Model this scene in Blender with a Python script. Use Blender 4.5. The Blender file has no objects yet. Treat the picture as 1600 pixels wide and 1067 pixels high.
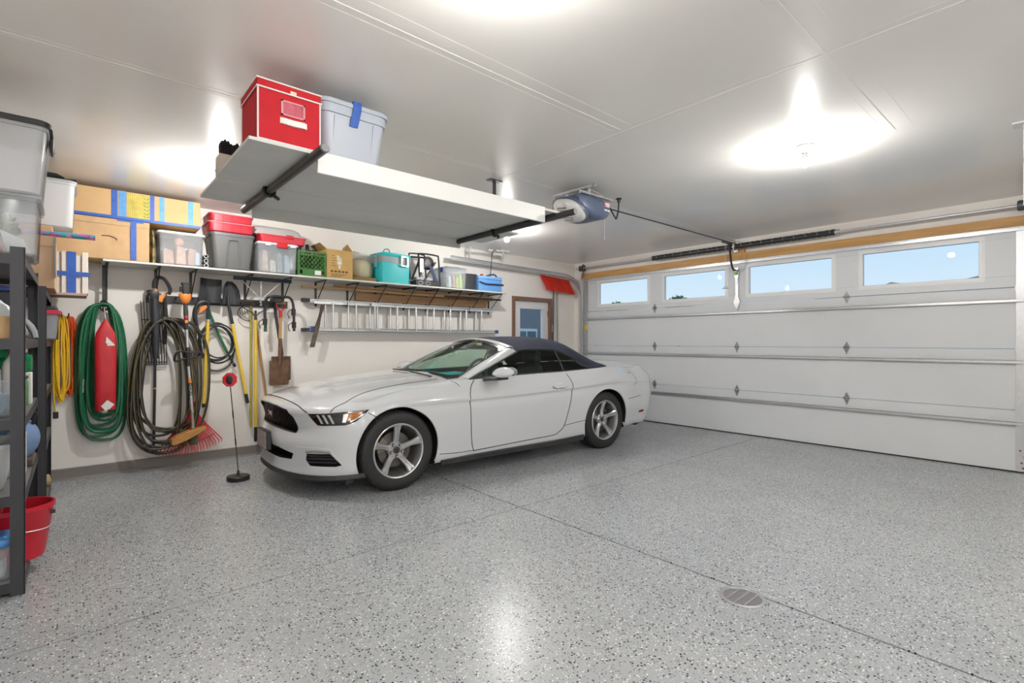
import bpy, bmesh, math, random
from mathutils import Vector, Matrix, Quaternion
from mathutils.bvhtree import BVHTree
random.seed(7)
SC = bpy.context.scene
COL = SC.collection
PI = math.pi
# ---------------------------------------------------------------- camera
cam_d = bpy.data.cameras.new('camera'); cam = bpy.data.objects.new('camera', cam_d); COL.objects.link(cam)
cam_d.sensor_width = 36.0; cam_d.lens = 36.0 * 785.0 / 1600.0; cam_d.clip_start = 0.05; cam_d.clip_end = 500
cam.location = (0, 0, 1.3)
cam.rotation_euler = (PI / 2, 0, -math.atan2(785.0, 900.0))
SC.camera = cam
# ---------------------------------------------------------------- sky (daylight outside the windows)
wd = bpy.data.worlds.new('sky'); SC.world = wd; wd.use_nodes = True
nt = wd.node_tree; nt.nodes.clear()
wo = nt.nodes.new('ShaderNodeOutputWorld'); bg = nt.nodes.new('ShaderNodeBackground')
tc = nt.nodes.new('ShaderNodeTexCoord'); sx = nt.nodes.new('ShaderNodeSeparateXYZ'); rp = nt.nodes.new('ShaderNodeValToRGB')
rp.color_ramp.elements[0].position = 0.0; rp.color_ramp.elements[0].color = (0.80, 0.90, 0.97, 1)
rp.color_ramp.elements[1].position = 0.55; rp.color_ramp.elements[1].color = (0.33, 0.56, 0.88, 1)
e = rp.color_ramp.elements.new(0.17); e.color = (0.54, 0.76, 0.95, 1)
nt.links.new(tc.outputs['Generated'], sx.inputs[0]); nt.links.new(sx.outputs['Z'], rp.inputs[0])
nt.links.new(rp.outputs[0], bg.inputs['Color']); nt.links.new(bg.outputs[0], wo.inputs['Surface'])
bg.inputs['Strength'].default_value = 1.0
# ---------------------------------------------------------------- exposure
SC.view_settings.view_transform = 'Standard'; SC.view_settings.look = 'None'
SC.view_settings.gamma = 1.0; SC.view_settings.use_curve_mapping = False
SC.view_settings.exposure = 0.12
SC.cycles.max_bounces = 10; SC.cycles.diffuse_bounces = 6; SC.cycles.glossy_bounces = 4; SC.cycles.transmission_bounces = 6
SC.cycles.transparent_max_bounces = 16; SC.cycles.caustics_reflective = False; SC.cycles.caustics_refractive = False
SC.cycles.sample_clamp_indirect = 6.0
BULB_STRENGTH = 1000.0
BULB_POWER = [1.1, 1.0, .8, 1.5, .8, .8, .8, .8]
BULBS = [(4.06, 1.37), (4.22, 4.94), (1.15, 1.32), (0.95, 4.85), (0.1, -0.7), (2.6, -0.9), (0.1, -2.6), (2.6, -2.6)]  # last four are unseen fill bulbs, added to light the near side

# ================================================================ helpers
class G:
    def __init__(s): s.v = []; s.f = []; s.M = None
    def add(s, v, f):
        b = len(s.v)
        s.v += [(s.M @ Vector(p)) if s.M else Vector(p) for p in v]
        s.f += [tuple(b + i for i in q) for q in f]
        return s
    def box(s, x0, x1, y0, y1, z0, z1):
        return s.add([(x0,y0,z0),(x1,y0,z0),(x1,y1,z0),(x0,y1,z0),(x0,y0,z1),(x1,y0,z1),(x1,y1,z1),(x0,y1,z1)],
                     [(0,3,2,1),(4,5,6,7),(0,1,5,4),(1,2,6,5),(2,3,7,6),(3,0,4,7)])
    def hexa(s, b, t):   # bottom 4 and top 4 corners
        return s.add(list(b) + list(t), [(0,3,2,1),(4,5,6,7),(0,1,5,4),(1,2,6,5),(2,3,7,6),(3,0,4,7)])
    def loft(s, rings, caps=True, closed=True):
        n = len(rings[0]); v = [p for r in rings for p in r]; f = []
        for i in range(len(rings) - 1):
            for j in range(n if closed else n - 1):
                k = (j + 1) % n
                f.append((i*n+j, i*n+k, (i+1)*n+k, (i+1)*n+j))
        if caps and closed: f.append(tuple(range(n))[::-1]); f.append(tuple((len(rings)-1)*n + j for j in range(n)))
        return s.add(v, f)
    def tube(s, pts, r, n=8, closed=False):
        pts = [Vector(p) for p in pts]; m = len(pts)
        rr = r if isinstance(r, (list, tuple)) else [r] * m
        T = []
        for i in range(m):
            a = pts[(i-1) % m] if (closed or i > 0) else pts[i]; b = pts[(i+1) % m] if (closed or i < m-1) else pts[i]
            d = b - a; T.append(d.normalized() if d.length > 1e-9 else Vector((0,0,1)))
        up = Vector((0,0,1)) if abs(T[0].z) < 0.9 else Vector((0,1,0))
        nrm = (up - T[0] * up.dot(T[0])).normalized(); rings = []
        for i in range(m):
            if i: 
                q = T[i-1].rotation_difference(T[i]); nrm = q @ nrm
                nrm = (nrm - T[i] * nrm.dot(T[i])).normalized()
            bn = T[i].cross(nrm)
            rings.append([pts[i] + (nrm * math.cos(2*PI*k/n) + bn * math.sin(2*PI*k/n)) * rr[i] for k in range(n)])
        if closed: rings.append(rings[0])
        return s.loft(rings, caps=not closed)
    def cyl(s, p0, p1, r0, r1=None, n=12): return s.tube([p0, p1], [r0, r0 if r1 is None else r1], n)
    def lathe(s, prof, n=24, M=None):      # prof (r,z) round z
        R = [[(r*math.cos(2*PI*k/n), r*math.sin(2*PI*k/n), z) for k in range(n)] for r, z in prof]
        o = s.M
        if M is not None: s.M = (o @ M) if o else M
        s.loft(R, caps=True); s.M = o
        return s
    def prism(s, poly, a0, a1, axis='y'):   # poly of 2d points, extruded on axis
        def P(p, a): return {'y': (p[0], a, p[1]), 'x': (a, p[0], p[1]), 'z': (p[0], p[1], a)}[axis]
        return s.loft([[P(p, a0) for p in poly], [P(p, a1) for p in poly]])
    def ball(s, c, r, n=12, m=8, sz=1.0):
        c = Vector(c); R = []
        for i in range(1, m):
            t = PI*i/m; R.append([c + Vector((r*math.sin(t)*math.cos(2*PI*k/n), r*math.sin(t)*math.sin(2*PI*k/n), -r*sz*math.cos(t))) for k in range(n)])
        return s.loft(R)
    def grid(s, rows, flip=False):
        n = len(rows[0]); f = []
        for i in range(len(rows)-1):
            for j in range(n-1):
                q = (i*n+j, i*n+j+1, (i+1)*n+j+1, (i+1)*n+j); f.append(q[::-1] if flip else q)
        return s.add([p for r in rows for p in r], f)

def catmull(pts, sub=6, closed=False):
    pts = [Vector(p) for p in pts]; n = len(pts); out = []
    for i in range(n if closed else n-1):
        g = lambda k: pts[k % n] if closed else pts[max(0, min(n-1, k))]
        a, b, c, d = g(i-1), g(i), g(i+1), g(i+2)
        for k in range(sub):
            t = k / sub
            out.append(0.5 * ((2*b) + (c-a)*t + (2*a-5*b+4*c-d)*t*t + (3*b-a-3*c+d)*t**3))
    if not closed: out.append(pts[-1])
    return out
def interp(x, xs, ys):
    if x <= xs[0]: return ys[0]
    for i in range(len(xs)-1):
        if x <= xs[i+1]:
            h = xs[i+1]-xs[i]; t = (x-xs[i])/h
            def m(k):
                if k <= 0: return (ys[1]-ys[0])/(xs[1]-xs[0])
                if k >= len(xs)-1: return (ys[-1]-ys[-2])/(xs[-1]-xs[-2])
                a=(ys[k]-ys[k-1])/(xs[k]-xs[k-1]); b=(ys[k+1]-ys[k])/(xs[k+1]-xs[k])
                return 0 if a*b <= 0 else 2*a*b/(a+b)
            t2=t*t; t3=t2*t
            return (2*t3-3*t2+1)*ys[i]+(t3-2*t2+t)*h*m(i)+(-2*t3+3*t2)*ys[i+1]+(t3-t2)*h*m(i+1)
    return ys[-1]

MW = {}     # world matrices of things as built
def _link(o, parent, m):
    COL.objects.link(o)
    if parent is not None: o.parent = parent; MW[o.name] = MW[parent.name] @ m
    else: MW[o.name] = m
    o.matrix_basis = m
def tags(o, label=None, cat=None, group=None, kind=None):
    if label: o['label'] = label
    if cat: o['category'] = cat
    if group: o['group'] = group
    if kind: o['kind'] = kind
    return o
def thing(name, label, cat, loc=(0,0,0), rz=0.0, group=None, kind=None):
    o = bpy.data.objects.new(name, None); o.empty_display_size = 0.1
    _link(o, None, Matrix.Translation(loc) @ Matrix.Rotation(rz, 4, 'Z'))
    return tags(o, label, cat, group, kind)
def mesh(name, g, mat, parent=None, label=None, cat=None, group=None, kind=None, smooth=35, bev=0, local=False, bseg=2):
    """links the geometry as ONE mesh object; g holds world coordinates unless local"""
    v = g.v; m = Matrix.Identity(4)
    if parent is None:
        xs = [p[0] for p in v]; ys = [p[1] for p in v]; zs = [p[2] for p in v]
        loc = Vector(((min(xs)+max(xs))/2, (min(ys)+max(ys))/2, min(zs))); m = Matrix.Translation(loc)
        v = [Vector(p) - loc for p in v]
    elif not local:
        iv = MW[parent.name].inverted(); v = [iv @ Vector(p) for p in v]
    me = bpy.data.meshes.new(name); me.from_pydata([tuple(p) for p in v], [], g.f)
    bm = bmesh.new(); bm.from_mesh(me); bmesh.ops.recalc_face_normals(bm, faces=bm.faces[:]); bm.to_mesh(me); bm.free()
    for x in (mat if isinstance(mat, (list, tuple)) else [mat]): me.materials.append(x)
    if smooth:
        me.polygons.foreach_set('use_smooth', [True]*len(me.polygons)); me.set_sharp_from_angle(angle=math.radians(smooth))
    o = bpy.data.objects.new(name, me); _link(o, parent, m)
    if bev:
        b = o.modifiers.new('bevel', 'BEVEL'); b.width = bev; b.segments = bseg; b.limit_method = 'ANGLE'; b.angle_limit = math.radians(40)
        b.harden_normals = False
    return tags(o, label, cat, group, kind)
def dup(o, parent=None, m=None, **kw):
    c = o.copy(); COL.objects.link(c); c.parent = parent
    if m is not None: c.matrix_basis = m
    for ch in o.children: dup(ch, c)
    tags(c, **kw)
    return c
def S(n, g, m, parent=None, **kw):
    return mesh(n, g, m, parent, kind=None if parent else 'structure', **kw)

# ---------------------------------------------------------------- materials
MATS = {}
def mat(name, col=(0.8,0.8,0.8), rough=0.5, metal=0.0, var=0.0, scale=8.0, bump=0.0, bscale=60.0, coat=0.0, spec=0.5, emit=None, estr=0.0, alpha=1.0, sub=None, detail=4):
    if name in MATS: return MATS[name]
    m = bpy.data.materials.new(name); m.use_nodes = True; N = m.node_tree.nodes; L = m.node_tree.links
    b = N['Principled BSDF']; b.inputs['Base Color'].default_value = (*col, 1); b.inputs['Roughness'].default_value = rough
    b.inputs['Metallic'].default_value = metal; b.inputs['Specular IOR Level'].default_value = spec
    b.inputs['Coat Weight'].default_value = coat; b.inputs['Coat Roughness'].default_value = 0.05
    if alpha < 1: b.inputs['Alpha'].default_value = alpha
    if emit: b.inputs['Emission Color'].default_value = (*emit, 1); b.inputs['Emission Strength'].default_value = estr
    if var or bump:
        t = N.new('ShaderNodeTexCoord')
    if var:
        n = N.new('ShaderNodeTexNoise'); n.inputs['Scale'].default_value = scale; n.inputs['Detail'].default_value = detail
        r = N.new('ShaderNodeMapRange'); r.inputs[3].default_value = 1-var; r.inputs[4].default_value = 1+var
        r.inputs[1].default_value = 0.25; r.inputs[2].default_value = 0.75
        x = N.new('ShaderNodeMix'); x.data_type = 'RGBA'; x.blend_type = 'MULTIPLY'; x.inputs[0].default_value = 1
        x.inputs[6].default_value = (*col, 1)
        L.new(t.outputs['Object'], n.inputs['Vector']); L.new(n.outputs[0], r.inputs[0]); L.new(r.outputs[0], x.inputs[7]); L.new(x.outputs[2], b.inputs['Base Color'])
    if bump:
        n2 = N.new('ShaderNodeTexNoise'); n2.inputs['Scale'].default_value = bscale; n2.inputs['Detail'].default_value = 3
        u = N.new('ShaderNodeBump'); u.inputs['Strength'].default_value = bump; u.inputs['Distance'].default_value = 0.004
        L.new(t.outputs['Object'], n2.inputs['Vector']); L.new(n2.outputs[0], u.inputs['Height']); L.new(u.outputs[0], b.inputs['Normal'])
    MATS[name] = m
    return m
def glassy(name, tint=(1,1,1), refl=1.0, rough=0.02, body=None, bodymix=0.0, ior=1.45):
    """thin pane: fresnel reflection over a tinted clear or milky body"""
    if name in MATS: return MATS[name]
    m = bpy.data.materials.new(name); m.use_nodes = True; N = m.node_tree.nodes; L = m.node_tree.links; N.clear()
    o = N.new('ShaderNodeOutputMaterial'); f0 = ((ior-1)/(ior+1))**2
    lw_ = N.new('ShaderNodeLayerWeight'); lw_.inputs[0].default_value = .5; pw = N.new('ShaderNodeMath'); pw.operation = 'POWER'; pw.inputs[1].default_value = 5
    f = N.new('ShaderNodeMath'); f.operation = 'MULTIPLY_ADD'; f.inputs[1].default_value = 1-f0; f.inputs[2].default_value = f0
    L.new(lw_.outputs['Facing'], pw.inputs[0]); L.new(pw.outputs[0], f.inputs[0])
    tr = N.new('ShaderNodeBsdfTransparent'); tr.inputs[0].default_value = (*tint, 1)
    gl = N.new('ShaderNodeBsdfGlossy'); gl.inputs['Roughness'].default_value = rough; gl.inputs[0].default_value = (refl, refl, refl, 1)
    mx = N.new('ShaderNodeMixShader'); base = tr
    if body:
        d = N.new('ShaderNodeBsdfDiffuse'); d.inputs[0].default_value = (*body, 1); tl = N.new('ShaderNodeBsdfTranslucent'); tl.inputs[0].default_value = (*body, 1)
        dd = N.new('ShaderNodeMixShader'); dd.inputs[0].default_value = 0.45; L.new(d.outputs[0], dd.inputs[1]); L.new(tl.outputs[0], dd.inputs[2])
        m2 = N.new('ShaderNodeMixShader'); m2.inputs[0].default_value = bodymix
        L.new(tr.outputs[0], m2.inputs[1]); L.new(dd.outputs[0], m2.inputs[2]); base = m2
    L.new(f.outputs[0], mx.inputs[0]); L.new(base.outputs[0], mx.inputs[1]); L.new(gl.outputs[0], mx.inputs[2]); L.new(mx.outputs[0], o.inputs[0])
    MATS[name] = m
    return m
def wood(name, c0, c1, rough=0.55, axis=0, scale=6.0):
    if name in MATS: return MATS[name]
    m = bpy.data.materials.new(name); m.use_nodes = True; N = m.node_tree.nodes; L = m.node_tree.links
    b = N['Principled BSDF']; b.inputs['Roughness'].default_value = rough
    t = N.new('ShaderNodeTexCoord'); mp = N.new('ShaderNodeMapping'); sc = [scale*4]*3; sc[axis] = scale*0.35; mp.inputs['Scale'].default_value = sc
    n = N.new('ShaderNodeTexNoise'); n.inputs['Scale'].default_value = 1.0; n.inputs['Detail'].default_value = 5; n.inputs['Distortion'].default_value = 0.6
    r = N.new('ShaderNodeValToRGB'); r.color_ramp.elements[0].position = 0.3; r.color_ramp.elements[0].color = (*c0,1); r.color_ramp.elements[1].position = 0.7; r.color_ramp.elements[1].color = (*c1,1)
    L.new(t.outputs['Object'], mp.inputs[0]); L.new(mp.outputs[0], n.inputs['Vector']); L.new(n.outputs[0], r.inputs[0]); L.new(r.outputs[0], b.inputs['Base Color'])
    MATS[name] = m
    return m

WHITE = lambda: mat('white_paint', (0.80,0.80,0.78), 0.4)
BLACKP = lambda: mat('black_plastic', (0.018,0.018,0.02), 0.42)
BLACKM = lambda: mat('black_metal', (0.03,0.03,0.033), 0.38)
STEEL = lambda: mat('galvanised_steel', (0.66,0.67,0.69), 0.34, 0.8, var=0.06, scale=25)
RED = lambda: mat('red_plastic', (0.55,0.012,0.02), 0.35)
BLUETAPE = lambda: mat('blue_tape', (0.025,0.10,0.42), 0.5, var=0.15, scale=30)
CARD = lambda: mat('cardboard', (0.55,0.36,0.19), 0.85, var=0.10, scale=10)
YELLOW = lambda: mat('yellow_fibreglass', (0.80,0.55,0.06), 0.38)
def floor_mat():
    m = bpy.data.materials.new('flake_epoxy'); m.use_nodes = True; N = m.node_tree.nodes; L = m.node_tree.links; b = N['Principled BSDF']
    t = N.new('ShaderNodeTexCoord')
    def layer(scale, keep, rad, off):
        mp = N.new('ShaderNodeMapping'); mp.inputs['Location'].default_value = (off, off*1.7, 0)
        L.new(t.outputs['Object'], mp.inputs[0])
        v = N.new('ShaderNodeTexVoronoi'); v.voronoi_dimensions = '2D'; v.inputs['Scale'].default_value = scale; v.inputs['Randomness'].default_value = 1
        L.new(mp.outputs[0], v.inputs['Vector'])
        sp = N.new('ShaderNodeSeparateColor'); L.new(v.outputs['Color'], sp.inputs[0])
        a = N.new('ShaderNodeMath'); a.operation = 'LESS_THAN'; a.inputs[1].default_value = keep; L.new(sp.outputs[0], a.inputs[0])
        d = N.new('ShaderNodeMath'); d.operation = 'LESS_THAN'; d.inputs[1].default_value = rad; L.new(v.outputs['Distance'], d.inputs[0])
        p = N.new('ShaderNodeMath'); p.operation = 'MULTIPLY'; L.new(a.outputs[0], p.inputs[0]); L.new(d.outputs[0], p.inputs[1])
        return p, sp
    n = N.new('ShaderNodeTexNoise'); n.inputs['Scale'].default_value = 1.6; n.inputs['Detail'].default_value = 4; L.new(t.outputs['Object'], n.inputs['Vector'])
    r = N.new('ShaderNodeValToRGB'); r.color_ramp.elements[0].position = 0.3; r.color_ramp.elements[0].color = (0.37,0.388,0.405,1); r.color_ramp.elements[1].position = 0.75; r.color_ramp.elements[1].color = (0.44,0.458,0.475,1)
    L.new(n.outputs[0], r.inputs[0]); cur = r.outputs[0]
    for scale, keep, rad, off, col in ((75, 0.13, 0.34, 0.0, (0.028,0.028,0.03)), (85, 0.11, 0.34, 3.1, (0.80,0.80,0.78)), (120, 0.14, 0.36, 7.7, (0.16,0.165,0.17)), (110, 0.14, 0.36, 5.3, (0.58,0.59,0.60))):
        p, sp = layer(scale, keep, rad, off)
        x = N.new('ShaderNodeMix'); x.data_type = 'RGBA'; x.inputs[7].default_value = (*col, 1)
        L.new(p.outputs[0], x.inputs[0]); L.new(cur, x.inputs[6]); cur = x.outputs[2]
    L.new(cur, b.inputs['Base Color'])
    b.inputs['Roughness'].default_value = 0.27; b.inputs['Specular IOR Level'].default_value = 0.6
    n3 = N.new('ShaderNodeTexNoise'); n3.inputs['Scale'].default_value = 45; n3.inputs['Detail'].default_value = 2; L.new(t.outputs['Object'], n3.inputs['Vector'])
    u = N.new('ShaderNodeBump'); u.inputs['Strength'].default_value = 0.12; u.inputs['Distance'].default_value = 0.003
    L.new(n3.outputs[0], u.inputs['Height']); L.new(u.outputs[0], b.inputs['Normal'])
    return m
# ================================================================ the room
XD, YA, XC, YB, HC = 7.05, 6.30, -0.78, -3.3, 2.74      # door wall, tool wall, shelf wall, far wall behind, ceiling
wall_m = mat('wall_paint', (0.86,0.82,0.775), 0.55, var=0.03, scale=2.0, bump=0.05, bscale=150)
ceil_m = mat('ceiling_paint', (0.88,0.855,0.815), 0.24, spec=.75, var=0.04, scale=1.2, bump=0.10, bscale=2.5)
fl_m = floor_mat()
fl = S('floor', G().box(XC-0.1, XD+0.3, YB-0.1, YA+0.1, -0.2, -0.012), mat('joint_sealant', (0.02,0.02,0.022), 0.7))
JX, JY = 2.64, 2.93
for x0, x1, y0, y1 in ((XC, JX-.0065, YB, JY-.0055), (JX+.0065, XD+.28, YB, JY-.0055), (XC, JX-.0065, JY+.0055, YA), (JX+.0065, XD+.28, JY+.0055, YA)):
    S('slab', G().box(x0, x1, y0, y1, -0.012, 0.0), fl_m, fl)
ce = S('ceiling', G().box(XC-0.1, XD+0.3, YB-0.1, YA+0.1, HC, HC+0.15), ceil_m)
def seam_x(y, x0, x1, w): # a taped drywall joint: shallow ridge
    g = G()
    for a, b, h in ((-w, -w*.35, .0005), (-.010, .006, .0013), (w*.4, w*.95, .0005)):
        g.box(x0, x1, y+a, y+b, HC-h, HC+.002)
    S('seam', g, ceil_m, ce)
def seam_y(x, y0, y1, w):
    g = G()
    for a, b, h in ((-w, -w*.2, .0004), (-.008, .008, .0016), (w*.3, w, .0004)):
        g.box(x+a, x+b, y0, y1, HC-h, HC+.002)
    S('seam', g, ceil_m, ce)
seam_x(2.10, XC, 2.83, .10); seam_x(0.87, XC, 4.2, .11); seam_x(3.32, XC, 3.4, .05); seam_x(-0.4, XC, XD, .08)
seam_y(2.84, YB, YA, .06); 
# walls
DX0, DX1, DZ = 5.49, 6.44, 2.06
g = G().box(XC, DX0, YA, YA+.14, 0, HC).box(DX1, XD+.28, YA, YA+.14, 0, HC).box(DX0, DX1, YA, YA+.14, DZ, HC)
wa = S('wall_back', g, wall_m)
S('wall_left', G().box(XC-.14, XC, YB-.14, YA+.14, 0, HC), wall_m)
S('wall_near', G().box(XC, XD+.28, YB-.14, YB, 0, HC), wall_m)
DY0, DY1, DT = 0.36, 6.08, 2.44
g = G().box(XD+.06, XD+.28, DY1, YA, 0, HC).box(XD+.06, XD+.28, YB, DY0, 0, HC).box(XD+.06, XD+.28, DY0, DY1, DT-.01, HC)
g.box(XD+.0, XD+.06, 6.16, YA, 0, HC).box(XD, XD+.06, YB, 0.28, 0, HC).box(XD, XD+.06, 0.28, 6.16, DT+.03, HC)
S('wall_right', g, wall_m)
bb_m = mat('rubber_cove', (0.21,0.19,0.175), 0.5)
g = G().prism([(YA-.012,0.02),(YA-.012,.105),(YA-.006,.112),(YA,.112),(YA,0),(YA-.03,0)], XC, DX0-.06, 'x')
S('baseboard_back', g, bb_m)
S('baseboard_left', G().box(XC, XC+.012, YB, YA-.03, 0, .11), bb_m)
S('baseboard_near', G().box(XC+.012, XD, YB, YB+.012, 0, .11), bb_m)
# electrical cover plate low on the wall etc.
# ---------------------------------------------------------------- sectional garage door
door_m = mat('door_white_steel', (0.72,0.735,0.755), 0.42, bump=0.10, bscale=260, var=0.02, scale=3)
gal = STEEL()
dr = thing('door_1', 'white sectional overhead garage door with four small windows', 'garage door', (XD, (DY0+DY1)/2, 0), kind='structure')
Y0, Y1 = 0.47, 5.98
WIN = [(0.739,1.756), (2.075,3.09), (3.42,4.412), (4.718,5.724)]; WZ0, WZ1 = 1.955, 2.335
glass = glassy('window_glass', (0.985,0.993,1.0), 0.12, 0.0)
frame_m = mat('window_frame_white', (0.86,0.86,0.86), 0.35)
for k in range(4):
    z0, z1 = k*0.61+.012, (k+1)*0.61+.009
    g = G()
    if k < 3: 
        g.box(XD, XD+.045, Y0, Y1, z0, z1-.004)
        g.box(XD-.002, XD, Y0, Y1, z1-.010, z1-.006)
    else:
        g.box(XD, XD+.045, Y0, Y1, z0, WZ0).box(XD, XD+.045, Y0, Y1, WZ1, z1)
        ed = [Y0] + [q for w in WIN for q in w] + [Y1]
        for i in range(0, len(ed), 2): g.box(XD, XD+.045, ed[i], ed[i+1], WZ0, WZ1)
    sec = S('section', g, door_m, dr, bev=.003)
    g = G().box(XD-.004, XD+.046, DY0, Y0, z0, z1-.004).box(XD-.004, XD+.046, Y1, DY1-.005, z0, z1-.004)
    S('end_stile', g, gal, sec)
    if k == 3:
        for a, b in WIN:
            g = G()
            for o_, t_, x_ in ((.045, .012, -.004), (.03, .03, -.010)):
                ya, yb, za, zb = a-o_, b+o_, WZ0-o_, WZ1+o_; i_ = o_+(.002 if o_ < .04 else .004)
                g.box(XD+x_, XD+.05, ya, yb, za, za+i_).box(XD+x_, XD+.05, ya, yb, zb-i_, zb)
                g.box(XD+x_, XD+.05, ya, ya+i_, za+i_, zb-i_).box(XD+x_, XD+.05, yb-i_, yb, za+i_, zb-i_)
            S('window_frame', g, frame_m, sec, bev=.003)
            S('pane', G().box(XD+.02, XD+.026, a+.001, b-.001, WZ0+.001, WZ1-.001), glass, sec)
    else:
        zb = (k+1)*0.61 - .125            # reinforcing strut
        g = G().box(XD-.045, XD-.042, DY0+.01, DY1-.02, zb-.010, zb+.016).box(XD-.045, XD, DY0+.01, DY1-.02, zb+.013, zb+.016).box(XD-.045, XD, DY0+.01, DY1-.02, zb-.013, zb-.010)
        S('strut', g, gal, sec)
        zs = (k+1)*0.61 + .01
        for yh in (1.92, 3.255, 4.585):
            g = G().M and None
            g = G(); g.prism([(yh-.033,zs),(yh,zs+.07),(yh+.033,zs)], XD-.008, XD-.001, 'x'); g.prism([(yh-.033,zs),(yh+.033,zs),(yh,zs-.085)], XD-.008, XD-.001, 'x')
            g.cyl((XD-.012,yh-.035,zs),(XD-.012,yh+.035,zs),.009,n=8)
            for q in (.03,-.035,-.06): g.cyl((XD-.014,yh,zs+q),(XD-.004,yh,zs+q),.007,n=6)
            S('hinge', g, mat('hinge_zinc', (0.36,0.37,0.38), 0.4, 0.85, var=.2, scale=40), sec)
        for yh, sg in ((DY0+.07, -1), (DY1-.06, 1)):
            g = G(); g.prism([(yh-.05,zs),(yh,zs+.06),(yh+.05,zs),(yh+.02,zs-.09),(yh-.02,zs-.09)], XD-.012, XD-.004, 'x')
            g.cyl((XD-.03,yh-.05,zs+.01),(XD-.03,yh+sg*.10,zs+.01),.008,n=8).cyl((XD-.03,yh+sg*.09,zs+.01),(XD-.03,yh+sg*.115,zs+.01),.022,n=12)
            S('roller_hinge', g, gal, sec)
g = G().box(XD-.03, XD, DY0+.01, DY1-.02, 2.395, 2.44).box(XD-.05,XD,DY0+.01,DY1-.02,2.425,2.432)
S('top_strut', g, gal, dr)
S('bottom_seal', G().box(XD-.005, XD+.05, DY0, DY1, 0.0, .014), mat('rubber_black', (0.015,0.015,0.016), 0.7), dr)
S('rating_sticker', G().box(XD-.0065, XD-.0045, 5.99, 6.05, 1.50, 1.60), mat('yellow_sticker', (0.80,0.62,0.05), 0.5), dr)
g = G()
for i, (y_, z_) in enumerate(((.43,.10),(.41,.16),(.44,.22),(.42,.05),(.385,.12),(.39,.2))): g.cyl((XD-.009,y_,z_),(XD-.004,y_,z_),.009,n=8)
S('rivets', g, mat('red_bolt', (0.35,0.02,0.04), .4), dr, label='small red bolt heads')
# wooden header board over the door
pine = wood('pine_header', (0.50,0.26,0.08), (0.66,0.38,0.14), 0.5, axis=1, scale=5)
S('trim_1', G().box(XD-.05, XD, 0.0, 6.10, 2.435, 2.535), pine, bev=.003)
S('trim_2', G().box(XD-.052, XD, 3.13, 3.30, 2.435, 2.60), pine, bev=.003)
# side jamb trim at left of door
S('trim_3', G().box(XD-.052, XD, 6.09, 6.17, 0, 2.435), mat('jamb_white', (0.72,0.71,0.69), 0.5))
S('trim_4', G().box(XD-.052, XD, 0.27, 0.35, 0, 2.435), mat('jamb_white'))
# ---------------------------------------------------------------- side door with window
fr_m = mat('door_frame_brown', (0.20,0.105,0.065), 0.35)
d2 = thing('door_2', 'white side door with half window in brown frame', 'door', ((DX0+DX1)/2, YA, 0), kind='structure')
g = G().box(DX0-.0, DX0+.07, YA-.015, YA+.14, 0, DZ).box(DX1-.07, DX1, YA-.015, YA+.14, 0, DZ).box(DX0+.07, DX1-.07, YA-.015, YA+.14, DZ-.07, DZ)
S('frame', g, fr_m, d2, bev=.006)
wx0, wx1, wz0, wz1 = 5.69, 6.23, 0.98, 1.86
lf = mat('door_leaf_white', (0.74,0.73,0.74), 0.4)
g = G().box(DX0+.07, wx0, YA+.03, YA+.075, .01, DZ-.07).box(wx1, DX1-.07, YA+.03, YA+.075, .01, DZ-.07).box(wx0, wx1, YA+.03, YA+.075, .01, wz0).box(wx0, wx1, YA+.03, YA+.075, wz1, DZ-.07)
leaf = S('leaf', g, lf, d2)
g = G()
for o_, d_ in ((.035, .008), (.016, .016)):
    g.box(wx0-o_, wx1+o_, YA+.03-d_, YA+.032, wz0-o_, wz0+.003).box(wx0-o_, wx1+o_, YA+.03-d_, YA+.03, wz1, wz1+o_)
    g.box(wx0-o_, wx0, YA+.03-d_, YA+.03, wz0, wz1).box(wx1, wx1+o_, YA+.03-d_, YA+.03, wz0, wz1)
S('window_frame', g, lf, leaf, bev=.003)
S('pane', G().box(wx0+.001, wx1-.001, YA+.05, YA+.056, wz0, wz1), glass, leaf)
g = G().cyl((5.62,YA+.03,1.0),(5.62,YA-.03,1.0),.012).ball((5.62,YA-.04,1.0),.028); S('knob', g, gal, leaf)
for z_ in (.3, 1.05, 1.79): S('hinge', G().box(DX1-.085, DX1-.06, YA-.0, YA+.03, z_-.05, z_+.05), fr_m, leaf)
# ---------------------------------------------------------------- outside: ground, neighbour house, bush, far hills
S('ground', G().box(-40, 60, YA+.5, 60, -.3, -.1).box(XD+.5, 120, -60, YA+.5, -.3, -.1), mat('outdoor_concrete', (0.42,0.41,0.38), .8, var=.1, scale=.5))
hs = thing('house', 'grey gabled neighbour house seen through the side door window', 'house', (11.0, 15.0, -.1))
g = G().prism([(6.5,-.1),(15.4,-.1),(15.4,2.55),(10.6,4.55),(6.5,2.75)], 13.0, 18.0, 'y')
S('wall', g, mat('grey_siding', (0.26,0.265,0.27), .7, var=.05, scale=2), hs)
g = G().prism([(10.3,4.62),(10.6,4.85),(15.9,2.62),(15.9,2.42)], 12.75, 18.2, 'y').prism([(10.9,4.62),(10.6,4.85),(6.1,2.85),(6.1,2.62)], 12.75, 18.2, 'y')
S('roof', g, mat('white_fascia', (0.80,0.79,0.77), .6), hs)
w_ = S('window', G().box(11.45, 12.5, 12.95, 13.02, .75, 1.75), frame_m, hs)
S('pane', G().box(11.54,11.94,12.93,12.97,.84,1.66).box(12.01,12.41,12.93,12.97,.84,1.66), mat('dark_glass', (0.20,0.23,0.25), .1), w_)
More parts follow.
